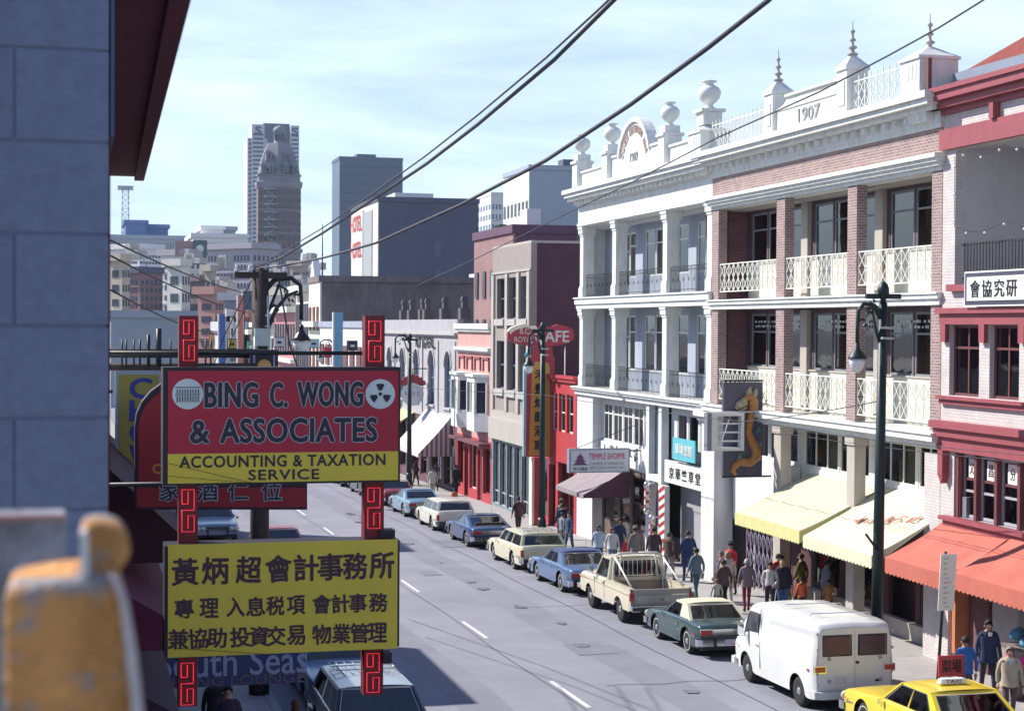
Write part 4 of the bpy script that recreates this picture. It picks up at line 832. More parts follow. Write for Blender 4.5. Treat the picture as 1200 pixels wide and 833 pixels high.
awning('yellow canvas awning beyond the round hanging sign', 110, 116, 21.5, 2.2, 19.8, 1.2, .3, mat('old_yellow_canvas', (.68, .55, .28), .9, .06, 2))
# round hanging sign
YR = 106.; c0 = atY(483.5, 462, YR); sg = thing('round_sign', 'round white hanging sign with small red and blue marks under a red carved crest', 'sign', (c0.x, YR, c0.z - .9)); rr = 14 * YR / 2000 * .97
mb = MB(); mb.lathe((c0.x, YR, c0.z), [(rr, 0), (rr, .2)], 28, axis='y', smooth=False); mb.build('disc', mat('pale_blue_sign_face', (.58, .62, .68)), sg)
mb = MB(); strokes(mb, lambda m_, a, b_, c, d: m_.box(c0.x - .5 + a, c0.x - .5 + b_, YR - .02, YR - .005, c0.z - .1 + c, c0.z - .1 + d), 4, .28, .2); mb.build('sign_marks', mat('rose_sign_paint', (.5, .10, .20)), sg)
mb = MB(); mb.prism([(c0.x + (rr + .25) * cos(R(a)) , c0.z + .2 + (rr + .25) * sin(R(a)) * 1.0 + (.12 if i % 2 else 0)) for i, a in enumerate(range(25, 160, 9))] + [(c0.x - .6, c0.z + rr * .75), (c0.x + .6, c0.z + rr * .75)], 'y', YR + .02, YR + .16); mb.build('crest', mat('dull_red_board', (.32, .05, .05)), sg)
MB().tube([(c0.x, YR + .1, c0.z + rr), (c0.x, YR + .1, c0.z + rr + .9), (21.5, YR + .1, c0.z + rr + .9)], .04).build('bracket', IRON, sg)

# ---- cafe sign -----------------------------------------------------------------------------------------
YC = 77.; a0 = atY(595, 406, YC); a1 = atY(673, 379, YC); RS = mat('cafe_sign_red', (.36, .035, .06), .45, .08, 4)
sg = thing('cafe_sign', 'red bow shaped CAFE sign above the tall yellow blade sign', 'sign', (a0.x, YC, a0.z))
w_ = a1.x - a0.x; h_ = a1.z - a0.z; xc = (a0.x + a1.x) / 2; zc = (a0.z + a1.z) / 2
out_ = [(xc + w_ * .5 * cos(t) * (1 if abs(cos(t)) > .5 else 1), zc + h_ * .5 * math.copysign(abs(sin(t)) ** .7, sin(t)) - (.12 * h_ if abs(cos(t)) < .35 and sin(t) > 0 else 0)) for t in [2 * pi * i / 36 for i in range(36)]]
mb = MB(); mb.prism(out_, 'y', YC, YC + .3); mb.build('sign_cabinet', RS, sg)
mb = MB(); mb.prism([(p[0], p[1] + .015) for p in out_[10:18]] + [(p[0] + .12, p[1] - .14) for p in out_[10:18][::-1]], 'y', YC - .02, YC + .32); mb.build('cream_edge', CREAM, sg)
text('CAFE', mat('pale_sign_letter', (.62, .60, .62), .5), sg, (xc + w_ * .16, YC - .012, zc - h_ * .06), w_ * .52, h_ * .5, bold=.02); text('B.C.', mat('pale_sign_letter', (.6, .6, .6)), sg, (xc - w_ * .24, YC - .012, zc + h_ * .16), w_ * .16, h_ * .24); text('ROYAL', mat('pale_sign_letter', (.6, .6, .6)), sg, (xc - w_ * .26, YC - .012, zc - h_ * .2), w_ * .28, h_ * .24)
MB().tube([(a1.x - .4, YC + .15, a0.z), (a1.x - .4, YC + .15, a0.z - 1.9), (21.55, YC + .15, a0.z - 1.9)], .03).build('bracket', WHITE, sg)
b0 = atY(617, 535, YC); b1 = atY(650, 406, YC)
sg = thing('vertical_sign', 'tall yellow vertical sign with black characters and red edges under the cafe sign', 'sign', (b0.x, YC, b0.z))
mb = MB(); zt = b1.z; w_ = b1.x - b0.x; pts = [(b0.x, b0.z), (b1.x, b0.z), (b1.x, zt - .55), (b1.x - .1, zt - .35), (b1.x - .1, zt - .02), (b0.x + .25, zt - .02), (b0.x + .2, zt - .5), (b0.x, zt - .8)]
mb.prism(pts, 'y', YC + .0, YC + .26); mb.build('sign_cabinet', RS, sg)
MB().prism([(b0.x + .1, b0.z + .04), (b1.x - .16 , b0.z + .04), (b1.x - .24, zt - .95), (b1.x - .34, zt - .75), (b0.x + .38, zt - .7), (b0.x + .24, zt - 1.0)], 'y', YC - .02, YC - .004).build('sign_face', mat('ochre_sign_face', (.50, .30, .06), .5, .08, 4), sg)
MB().box(b0.x - .14, b0.x - .01, YC + .02, YC + .24, b0.z, zt - .9).build('teal_edge', mat('pale_teal_metal', (.30, .46, .50), .4), sg)
for i, c_ in enumerate('禾豊燒臘酒家'): text(c_, BLACK, sg, ((b0.x + b1.x) / 2 - .06, YC - .026, zt - 1.3 - i * .66), .5, .5, bold=.03)
MB().tube([(b0.x + .25, YC + .13, zt + .1), (b0.x + .1, YC + .13, zt - .3), (b0.x - .05, YC + .13, zt - .5)], [.05, .12, .09], 10).build('end_ornament', TEAL, sg)
c0 = atY(623, 625, YC); c1 = atY(637, 536, YC)
t = thing('red_column', 'bright red square column with a pale edge standing below the yellow vertical sign', 'column', (c0.x, YC, wz(YC)))
box('shaft', REDP, t, c0.x + .12, c1.x, YC, YC + .5, wz(YC), c1.z); box('pale_edge', CREAM, t, c0.x, c0.x + .118, YC + .01, YC + .49, wz(YC), c1.z - .01)

# ================================================================== FARTHER DOWN THE STREET
def pxbox(name, label, x0, x1, x2, yt, Y, zb=-12, mf=None, ms=None, rows=0, cols=0, side=None, cat='building', top=None, wm=None, winsz=(.5, .55), frontlit=True):
    """a building whose street corner stands at distance Y; x0..x1 its sunlit long side, x1..x2 the side towards us"""
    A = atY(x1, yt, Y); X1 = A.x; X2 = atY(x2, yt, Y).x; zt = A.z; Y2 = atX(x0, yt, X1).y if x0 < x1 else Y + (X2 - X1) * .8
    b = thing(name, label, cat, (X1, Y, gz(min(Y, 480))))
    MB().box(X1, X2, Y, Y2, zb, zt).build('wall', ms, b)
    if mf is not ms: MB().box(X1 - .15, X1, Y + .01, Y2, zb, zt - .01).build('front_wall', mf, b)
    MB().box(X1 - .3, X2 + .1, Y - .3, Y2, zt, zt + (zt - zb) * .012 + .25).build('parapet', top or ms, b)
    return b, X1, X2, Y, Y2, zt
def grid_y(b, Y, X1, X2, z0, z1, nc, nr, fx=.5, fz=.55, m=None, skip=0):
    """windows on the side towards us"""
    w = (X2 - X1) / nc; h = (z1 - z0) / nr; f = None
    for i in range(nc):
        for j in range(nr):
            if skip and random.random() < skip: continue
            x = X1 + w * (i + .5); z = z0 + h * (j + .5)
            if f is None:
                f = MB().box(x - w * fx / 2, x + w * fx / 2, Y - .1, Y + .02, z - h * fz / 2, z + h * fz / 2).build('window', m or BLUEGL, b); x_, z_ = x, z
            else: dup(f, (x - x_, 0, z - z_))
def grid_x(b, X, Y1, Y2, z0, z1, nc, nr, fx=.5, fz=.6, m=None):
    w = (Y2 - Y1) / nc; h = (z1 - z0) / nr; f = None
    for i in range(nc):
        for j in range(nr):
            y = Y1 + w * (i + .5); z = z0 + h * (j + .5)
            if f is None: f = MB().box(X - .1, X + .02, y - w * fx / 2, y + w * fx / 2, z - h * fz / 2, z + h * fz / 2).build('window', m or BLUEGL, b); y_, z_ = y, z
            else: dup(f, (0, y - y_, z - z_))
LIL = mat('lilac_stone', (.42, .39, .43), .85, .1, .4); PALE = mat('pale_stone', (.72, .71, .70), .85, .08, .4); PNK = mat('pink_brick_far', (.27, .155, .155), .85, .12, .5); SLB = mat('slate_blue_shaded_wall', (.095, .10, .15), .8, .12, .3, dirt=.2)
WIND = mat('far_window_dark', (.07, .07, .09), .3, .3, .5)
# brick block behind the grey stone building
b, X1, X2, Y, Y2, zt = pxbox('brick_block', 'maroon brick block with rows of windows rising behind the grey stone building', 558, 604, 676, 273, 112, mf=PNK, ms=mat('shaded_brick_far', (.12, .065, .11), .9, .12, .6))  # side brick darkened to plum: its shade is painted into the colour
grid_x(b, X1 - .16, Y, Y2, zt - 12, zt - 1.6, 5, 3, .35, .55, WIND)
MB().box(X2 - 3, X2 - 2, Y + 2, Y + 4, zt, zt + 1.8).build('chimney', PALE, b)
# dark stone wall of the next block and its low neighbour
b, X1, X2, Y, Y2, zt = pxbox('dark_party_wall_building', 'wide building showing a dark stained stone party wall above the parapet chimneys', 364, 377, 577, 330, 150, mf=CREAM, ms=mat('stained_dark_stone', (.20, .165, .165), .95, .3, .35, .3, dirt=.6))
grid_x(b, X1 - .16, Y, Y2, zt - 12, zt - 1.5, 3, 3, .4, .6, MAR)
MB().box(X1 - .8, X1 + .5, Y - .3, Y2, zt - 4.0, zt - 3.5).build('cornice', CREAM, b)
MB().box(X1 + 14, X1 + 14.6, Y + 1, Y + 3, zt, zt + .9).build('chimney', WHITE, b)
b, X1, X2, Y, Y2, zt = pxbox('low_white_building', 'low white building with a shaded blue grey side wall beyond the arched building', 377, 428, 455, 384, 126, mf=WHITE, ms=mat('shaded_blue_grey_render', (.30, .34, .42), .8, .1, .5))  # blue grey of the side is shade put into the wall colour
grid_x(b, X1 - .16, Y, Y2, zt - 4, zt - .6, 7, 1, .6, .5, MAR); grid_x(b, X1 - .16, Y, Y2, zt - 8, zt - 4, 9, 1, .5, .8, WIND); grid_y(b, Y, X1, X2, zt - 5, zt - 1, 2, 1, .5, .5, WIND)
# row of facades beyond, street front
for (nm, lb, xa, xb, yt, m1, nc, nr, zb_) in (
    ('colonnade_building', 'cream building with a row of tall white pilasters and a deep cornice', 347, 364, 341, CREAM, 7, 1, 3),
    ('rose_building', 'rose coloured building with narrow striped upper windows', 322, 346, 366, mat('rose_paint', (.48, .2, .22), .7, .1, .5), 8, 2, 1),
    ('cream_shop_building', 'low cream shop building far down the street', 300, 321, 384, CREAM, 7, 2, 1),
    ('pale_far_building', 'pale far building next to the street bend', 284, 299, 392, PALE, 5, 2, 1)):
    Ya = fy(xb); Yb = fy(xa); A = atX(xb, yt, FX); b = thing(nm, lb, 'building', (FX, Ya, gz(Ya)))
    MB().box(FX, FX + 18, Ya, Yb, -9, A.z).build('wall', m1, b); MB().box(FX - .9, FX + 18, Ya, Yb, A.z, A.z + .6).build('cornice', WHITE, b); MB().box(FX - .5, FX, Ya, Yb, A.z - 5.2, A.z - 4.8).build('string_course', WHITE, b)
    grid_x(b, FX - .02, Ya, Yb, A.z - 4.6, A.z - .8, nc, 1, .45, .8, WIND); grid_x(b, FX - .02, Ya, Yb, A.z - 9, A.z - 5.4, nc, 1, .5, .75, WIND)
t = thing('pointed_gable', 'narrow white pointed gable above the cream cornice', 'gable', (21.4, 153, 12)); A = atX(371, 330, 21.4); B_ = atX(371, 303, 21.4)
mb = MB(); mb.prism([(A.y - 2.6, A.z - 2.5), (A.y + 2.6, A.z - 2.5), (A.y + 1.8, A.z), (A.y, B_.z), (A.y - 1.8, A.z)], 'x', 21.0, 21.6); mb.build('gable_wall', WHITE, t)
# hotel block
b, X1, X2, Y, Y2, zt = pxbox('hotel_building', 'tall block with a narrow cream front carrying red HOTEL lettering and a blank shaded side', 413, 444, 561, 236, 255, mf=CREAM, ms=SLB)  # cream front in sun; the side's shade is put into its slate blue
MB().box(X1 - .4, X1 - .16, Y2 - (Y2 - Y) * .5, Y2 - (Y2 - Y) * .15, zt - 18, zt - .5).build('lit_bay', WHITE, b); MB().box(X1 - .3, X1 - .16, Y + (Y2 - Y) * .18, Y + (Y2 - Y) * .5, -5, zt - 1).build('grey_bay', mat('grey_render_far', (.34, .36, .38), .8, .08, .5), b)
HR = mat('hotel_red_paint', (.55, .06, .07), .6); yc = Y + (Y2 - Y) * .73
text('HOTEL', HR, b, (X1 - .5, yc, zt - 2.4), (Y2 - Y) * .42, 2.6, '-x', bold=.03); text('HOTEL', HR, b, (X1 - .5, yc, zt - 6.6), (Y2 - Y) * .42, 2.6, '-x', bold=.03)
MB().box(X1 + 3, X1 + 9, Y + 3, Y + 12, zt, zt + 1.6).build('rooftop_box', PALE, b)
grid_y(b, Y, X1 + (X2 - X1) * .55, X1 + (X2 - X1) * .62, zt - 26, zt - 5, 1, 5, .9, .5, mat('blind_window_blue', (.11, .12, .17), .6))
# blue office tower, white tower, pale block
TG = mat('blue_tower_glass', (.055, .08, .135), .35, .12, .08, spec=.6)
b, X1, X2, Y, Y2, zt = pxbox('blue_office_tower', 'flat topped dark blue office tower rising behind the hotel lettering', 398, 398, 472, 187, 700, mf=TG, ms=TG)
MB().box(X1 + 8, X1 + 16, Y + 5, Y + 15, zt + 1, zt + 3).build('rooftop_box', TG, b); TB = mat('tower_band', (.07, .10, .155), .5)
for j in range(22): box('floor_band', TB, b, X1, X2, Y - .25, Y - .02, zt - 3 - j * 3.6, zt - 2.2 - j * 3.6)
b, X1, X2, Y, Y2, zt = pxbox('white_slab_tower', 'small distant white tower block with a balcony grid', 560, 576, 592, 229, 520, mf=WHITE, ms=PALE)
grid_x(b, X1 - .16, Y, Y2, zt - 30, zt - 2, 5, 9, .5, .5); grid_y(b, Y, X1, X2, zt - 30, zt - 2, 4, 9, .5, .5)
b, X1, X2, Y, Y2, zt = pxbox('pale_fire_escape_block', 'pale block with a sunlit fire escape front and a blank blue shaded side', 591, 621, 690, 199, 260, mf=WHITE, ms=mat('shaded_pale_render', (.36, .41, .48), .85, .06, .3))  # side wall carries its blue shade in the render colour
grid_x(b, X1 - .16, Y, Y2, zt - 26, zt - 4, 7, 6, .4, .55, WIND)
for j in range(5):
    z = zt - 8 - j * 4.4; fe = MB().box(X1 - 1.3, X1 - .2, Y + 14, Y + 20, z, z + .18).box(X1 - 1.3, X1 - 1.2, Y + 14, Y + 20, z + .9, z + 1); fe.tube([(X1 - 1, Y + 15, z), (X1 - 1, Y + 19, z - 4.3)], .12, 4); fe.build('fire_escape', IRON, b)
grid_y(b, Y, X1 + (X2 - X1) * .62, X2 - 1, zt - 24, zt - 8, 2, 3, .4, .4, mat('blind_window_blue', (.11, .12, .17), .6)); MB().box(X1 + 6, X1 + 9, Y + 2, Y + 5, zt, zt + 2).build('rooftop_box', SLB, b)
# domed tower -------------------------------------------------------------------------------------------
YT2 = 610; Lx = atY(303, 300, YT2).x; Rx = atY(355, 300, YT2).x; cx = (Lx + Rx) / 2; sc_ = YT2 / 2000
def zz(y): return atY(330, y, YT2).z
b = thing('domed_tower', 'old brown masonry tower with a mansard roof, small domed lantern and zigzag fire escape', 'tower', (cx, YT2, -10))
TW = mat('brown_tower_masonry', (.19, .125, .12), .85, .15, .12); TW2 = mat('copper_roof', (.23, .22, .25), .7, .15, .15)
hw = (Rx - Lx) / 2; oct_ = [(hw * cos(R(a)) * 1.05, hw * .95 * sin(R(a))) for a in (-157, -98, -22, 22, 98, 157)]
def ringloft(mb, levels):
    n = len(oct_); vs = [(cx + x * s_, YT2 + hw + y * s_, z) for s_, z in levels for x, y in oct_]; fs = [(i * n + k, i * n + (k + 1) % n, (i + 1) * n + (k + 1) % n, (i + 1) * n + k) for i in range(len(levels) - 1) for k in range(n)] + [tuple(range(n))[::-1], tuple((len(levels) - 1) * n + k for k in range(n))]
    mb.add(vs, fs); return mb
ringloft(MB(), [(1, -12), (1, zz(217))]).build('wall', TW, b)
ringloft(MB(), [(1.04, zz(219)), (1.08, zz(215)), (1.08, zz(212)), (.98, zz(211)), (.97, zz(206)), (1.03, zz(205)), (1.03, zz(203))]).build('cornice', TW2, b)
ringloft(MB(), [(.96, zz(203)), (.92, zz(196)), (.74, zz(180)), (.58, zz(170)), (.5, zz(166)), (.0, zz(165))]).build('mansard_roof', TW2, b)
mb = MB(); r0 = hw * .24; mb.lathe((cx + hw * .02, YT2 + hw, 0), [(r0 * 1.25, zz(168)), (r0 * 1.25, zz(166)), (r0, zz(165)), (r0, zz(153)), (r0 * 1.2, zz(152)), (r0 * 1.1, zz(149)), (r0 * .8, zz(146.5)), (r0 * .3, zz(145)), (.05, zz(144))], 12); mb.build('lantern', TW2, b)
for i in range(4): a = R(-130 + 35 * i); MB().box(cx + r0 * 1.02 * cos(a) - .5, cx + r0 * 1.02 * cos(a) + .5, YT2 + hw + r0 * 1.02 * sin(a) - .3, YT2 + hw + r0 * 1.02 * sin(a) + .2, zz(163), zz(155)).build('lantern_opening', WIND, b)
# windows on its three visible faces
fpts = [(cx + x, YT2 + hw + y) for x, y in oct_]
for k, nc in ((0, 4), (1, 5), (2, 3)):
    P, Q = Vector(fpts[k]), Vector(fpts[k + 1]); d = Q - P; nn = Vector((d.y, -d.x)).normalized()
    for i in range(nc):
        for j in range(12):
            c = P + d * ((i + .5) / nc); z = zz(222 + j * 9); u = d.normalized() * d.length / nc * .30
            mb = MB(); pts = [c - u + nn * .12, c + u + nn * .12, c + u - nn * .1, c - u - nn * .1]; mb.prism([(p.x, p.y) for p in pts], 'z', z - 1.75, z + .1); mb.build('window', WIND, b)
for px_, py_, w_ in ((309, 197, .9), (318, 197, .9), (335, 197, .9), (346, 198, .9), (316, 182, 1.1), (338, 183, 1.1)):
    c = atY(px_, py_, YT2); yy = YT2 + (2.2 if py_ < 190 else -.3); dm = MB().box(c.x - w_, c.x + w_, yy, yy + 5, c.z - 1.6, c.z + 1.2).prism([(c.x - w_ - .3, c.z + 1.2), (c.x + w_ + .3, c.z + 1.2), (c.x, c.z + 2.3)], 'y', yy - .2, yy + 5).build('dormer', TW2, b); box('dormer_window', WIND, dm, c.x - w_ * .6, c.x + w_ * .6, yy - .15, yy - .02, c.z - 1.3, c.z + .9)
for j in (3, 6, 9): ringloft(MB(), [(1.02, zz(219 + j * 9)), (1.02, zz(217.5 + j * 9))]).build('string_course', TW2, b)
mb = MB(); P = Vector(fpts[0]).lerp(Vector(fpts[1]), .62)
for j in range(11): z = zz(222 + j * 9); mb.box(P.x - 2.2, P.x + 2.2, P.y - 2.2, P.y - .6, z, z + .35); mb.tube([(P.x - 2 * (-1) ** j, P.y - 1.5, z), (P.x + 2 * (-1) ** j, P.y - 1.5, z - 2.8)], .13, 4)
mb.build('fire_escape', mat('grey_render_far', (.34, .36, .38)), b)
# concrete bank tower behind it
YS = 1100; xs = [atY(p, 200, YS).x for p in (290, 304, 310, 336, 340, 350)]
def zs_(y): return atY(320, y, YS).z
b = thing('bank_tower', 'slender pale high rise with banded windows and S emblems behind the domed tower', 'tower', (xs[0], YS, -12))
CT = mat('pale_concrete_tower', (.55, .55, .56), .8, .05, .05)
MB().box(xs[0], xs[1] + 5, YS, YS + 30, -12, zs_(163)).build('left_slab', CT, b); MB().box(xs[1] - 5, xs[1] + 3, YS - 2, YS + 20, -12, zs_(147)).build('left_fin', CT, b); MB().box(xs[1] + 3, xs[4], YS + 4, YS + 28, -12, zs_(144)).build('dark_core', TG, b); MB().box(xs[4], xs[5], YS - 2, YS + 20, -12, zs_(147)).build('right_fin', CT, b)
for j in range(33):
    z = zs_(166 + j * 5.0); box('floor_window', mat('far_window_blue', (.06, .08, .12), .4), b, xs[0] + .8, xs[1] - 5.4, YS - .3, YS, z, z + 1.5)
for j in range(36):
    z = zs_(160 + j * 5.0); box('floor_window', mat('far_window_blue', (.06, .08, .12), .4), b, xs[1] - 4.4, xs[1] + 2.2, YS - 2.3, YS - 2, z, z + 1.3); box('floor_window', mat('far_window_blue', (.06, .08, .12), .4), b, xs[4] + .6, xs[5] - .6, YS - 2.3, YS - 2, z, z + 1.3)
for x in ((xs[1] - 1), (xs[4] + xs[5]) / 2): text('S', mat('emblem_blue', (.08, .10, .2), .6), b, (x, YS - 2.1, zs_(154)), 4.2, 5.2, bold=.06)
# cluster at the end of the street ------------------------------------------------------------------------
def front_block(name, label, x0, x1, yt, Y, m, nc, nr, y_low, fx=.5, fz=.55, wm=None, depth=30, top=None, skip=0):
    A = atY(x0, yt, Y); B = atY(x1, yt, Y); zl = atY(x0, y_low, Y).z; b = thing(name, label, 'building', (A.x, Y, gz(min(480, Y))))
    if nc and 230 <= Y < 490:      # the street grid turns here: these blocks stand at an angle, one face in the sun
        W = B.x - A.x; B = Vector((A.x + W, Y, A.z)); depth = W * .5; b.rotation_euler.z = R(-53)
        n2 = max(2, nc // 2); h = (A.z - 1 - zl) / nr; wd = depth / n2; f = None
        for i in range(n2):
            for j in range(nr):
                y = Y + wd * (i + .5); z = zl + h * (j + .5)
                if f is None: f = MB().box(B.x - .02, B.x + .1, y - wd * fx / 2, y + wd * fx / 2, z - h * fz / 2, z + h * fz / 2).build('window', wm or BLUEGL, b); y_, z_ = y, z
                else: dup(f, (0, y - y_, z - z_))
        for j in range(1, nr, 3): MB().box(A.x - .2, B.x + .2, Y - .25, Y + depth, zl + h * j - .15, zl + h * j + .15).build('string_course', m, b)
    MB().box(A.x, B.x, Y, Y + depth, -14, A.z).build('wall', m, b); MB().box(A.x - .6, B.x + .6, Y - .8, Y + depth, A.z, A.z + 1.2).build('cornice', top or m, b)
    if nc: grid_y(b, Y, A.x + .8, B.x - .8, zl, A.z - 1, nc, nr, fx, fz, wm, skip)
    return b, A, B
WB = mat('far_window_blue', (.06, .08, .12), .4)
front_block('white_annex', 'white low block with thin dark window bands behind the pink brick hotel', 118, 190, 293, 420, PALE, 16, 3, 320, .6, .35, WB)
front_block('blue_grey_warehouse', 'long blue grey building with ribbed front on the skyline', 112, 218, 279, 560, mat('blue_grey_ribbed', (.30, .35, .42), .8, .05, .1), 30, 1, 292, .5, .8, mat('rib_shadow', (.2, .24, .3), .8))
front_block('blue_rooftop_plant', 'bright blue rooftop plant boxes on the skyline', 147, 172, 262, 580, mat('rooftop_blue', (.10, .17, .36), .7), 0, 0, 0); front_block('blue_rooftop_shed', 'lower blue shed beside the rooftop plant', 172, 197, 267, 585, mat('rooftop_blue2', (.12, .2, .4), .7), 0, 0, 0)
front_block('pink_brick_hotel', 'pink brick hotel with four rows of paired windows far left', 122, 189, 321, 330, PNK, 11, 5, 372, .45, .6, WB, top=SLB)
front_block('white_fire_escape_hotel', 'white hotel front with dark square windows and fire escapes', 189, 240, 300, 345, PALE, 6, 8, 405, .5, .5, mat('far_window_slate', (.12, .13, .17), .5), top=LIL)
front_block('lilac_office_block', 'wide lilac grey office block with many sash windows behind the utility pole', 240, 322, 293, 365, LIL, 13, 12, 425, .42, .6, WB, top=LIL)
front_block('lilac_base_block', 'grey block with a stepped cornice at the foot of the domed tower', 322, 352, 296, 520, mat('grey_brown_base', (.30, .27, .29), .85, .1, .3), 6, 8, 400, .5, .5, WB)
front_block('blank_grey_wall', 'low blank blue grey wall in front of the pink hotel', 130, 236, 372, 290, mat('blank_blue_grey', (.27, .33, .40), .85, .06, .2), 0, 0, 0)
front_block('white_penthouse', 'pale flat rooftop box on the skyline left of the towers', 237, 262, 269, 520, PALE, 0, 0, 0); front_block('grey_penthouse', 'grey continuation of the rooftop box', 262, 276, 270, 522, mat('grey_render_far', (.34, .36, .38)), 0, 0, 0)
front_block('skyline_stack_block', 'low building with a square stack between the rooftop box and towers', 226, 290, 278, 500, PALE, 14, 1, 292, .5, .5, WB)
YB2 = 340; A = atY(205, 300, YB2); B = atY(240, 283, YB2)
sg = thing('roof_billboard', 'rooftop billboard with pale gold marks and a round white emblem', 'billboard', (A.x, YB2, A.z)); box('billboard_panel', mat('dusty_rose_board', (.42, .26, .26), .8), sg, A.x, B.x, YB2 - .4, YB2, A.z, B.z); box('emblem_panel', mat('green_grey_board', (.12, .16, .16), .8), sg, B.x - 2.3, B.x + .4, YB2 - .6, YB2 - .42, A.z - 1, B.z + .2)
mb = MB(); ball(mb, (B.x - 1, YB2 - .7, (A.z + B.z) / 2), .8, 12); mb.build('emblem', WHITE, sg); mb = MB(); strokes(mb, lambda m_, a, b_, c, d: m_.box(A.x + .3 + a, A.x + .3 + b_, YB2 - .46, YB2 - .41, A.z + .5 + c, A.z + .5 + d), 4, 1.6, .6); mb.build('faded_lettering', mat('faded_gold', (.5, .42, .3), .8), sg)
# red lattice tower and masts
def mast(label, px_, y0, y1, Y, r=.12, name='mast', m=IRON):
    A = atY(px_, y0, Y); B = atY(px_, y1, Y); t = thing(name, label, 'mast', (A.x, Y, B.z)); MB().tube([(A.x, Y, B.z), (A.x, Y, A.z)], [r, r * .5], 6).build('pole', m, t); return t
A = atY(147, 218, 600); B = atY(147, 300, 600); t = thing('lattice_tower', 'red and white lattice radio tower on the left skyline', 'tower', (A.x, 600, B.z))
mb = MB(); w = 1.3
for sx in (-1, 1):
    for sy in (-1, 1): mb.tube([(A.x + sx * w, 600 + sy * w, B.z), (A.x + sx * w * .8, 600 + sy * w * .8, A.z)], .16, 4)
for j in range(12):
    z = B.z + (A.z - B.z) * j / 12; z2 = B.z + (A.z - B.z) * (j + 1) / 12; mb.tube([(A.x - w, 600 - w, z), (A.x + w, 600 - w, z2)], .12, 4).tube([(A.x + w, 600 - w, z), (A.x - w, 600 - w, z2)], .12, 4).tube([(A.x - w, 600 - w, z), (A.x + w, 600 - w, z)], .12, 4)
mb.build('lattice', mat('pale_tower_steel', (.45, .45, .5), .6), t); MB().box(A.x - 2.6, A.x + 2.6, 599, 601, A.z - 1.4, A.z).build('platform', mat('pale_tower_steel', (.45, .45, .5)), t)
mast('thin flagpole left of the hotel block', 378, 263, 330, 240, .12); mast('short flagpole standing on the domed tower base', 345, 268, 300, 560, .15)
# neon-street clutter far down the road: pillars and billboards
for (lb, x0, x1, y0, y1, Y, m1) in (('tall slim light blue blade sign beyond the utility pole', 392, 402, 366, 432, 118, mat('light_blue_blade', (.16, .36, .55), .5)),
    ('blue vertical blade sign left of the utility pole', 257, 264, 368, 432, 140, mat('blue_blade', (.06, .13, .36), .5)),
    ('slim red and white vertical sign far down the street', 279, 285, 346, 426, 170, mat('coral_blade', (.5, .16, .12), .5)),
    ('square dark billboard with a white edge far down the street', 285, 303, 341, 363, 175, mat('navy_board', (.06, .09, .16), .5))):
    A = atY(x0, y1, Y); B = atY(x1, y0, Y); sg = thing('blade_sign', lb, 'sign', (A.x, Y, A.z)); box('sign_board', m1, sg, A.x, B.x, Y, Y + .4, A.z, B.z); box('sign_edge', WHITE, sg, A.x - .12, A.x - .01, Y, Y + .4, A.z, B.z); MB().tube([(A.x + .1, Y + .2, A.z), (A.x + .1, Y + .2, gz(Y))], .08, 6).build('post', IRON, sg)

rnd_ = random.Random(11)
for (lb, x0, x1, y0, y1, Y, c) in (('small yellow box sign high over the far left pavement', 268, 277, 398, 408, 95, (.5, .4, .1)), ('white projecting sign beyond the utility pole', 322, 333, 396, 406, 110, (.6, .6, .6)), ('little red lantern shaped sign far off', 352, 357, 398, 410, 130, (.5, .06, .06)), ('narrow pink blade sign far off', 313, 317, 372, 400, 150, (.55, .25, .3)),
    ('green box sign far down the street', 290, 299, 400, 412, 160, (.1, .3, .22)), ('pale blue box sign above the far shops', 362, 374, 398, 407, 120, (.4, .55, .62)), ('tall white blade sign left of the cream shops', 270, 274, 372, 404, 190, (.65, .65, .62)), ('small black box sign far away', 408, 419, 400, 410, 108, (.03, .03, .05)),
    ('red box sign beside the light blue blade', 380, 389, 408, 418, 116, (.5, .05, .06)), ('orange blade sign at the far bend', 246, 250, 392, 414, 180, (.6, .3, .1))):
    A = atY(x0, y1, Y); B = atY(x1, y0, Y); sg = thing('hanging_sign', lb, 'sign', (A.x, Y, A.z)); box('sign_board', mat('far_sign_%d' % x0, c, .6), sg, A.x, B.x, Y, Y + .3, A.z, B.z); box('sign_frame', IRON, sg, A.x - .05, B.x + .05, Y + .31, Y + .36, A.z - .05, B.z + .05); box('sign_marks', BLACK if sum(c) > .8 else WHITE, sg, A.x + (B.x - A.x) * .25, A.x + (B.x - A.x) * .7, Y - .03, Y - .01, A.z + (B.z - A.z) * .35, A.z + (B.z - A.z) * .6)
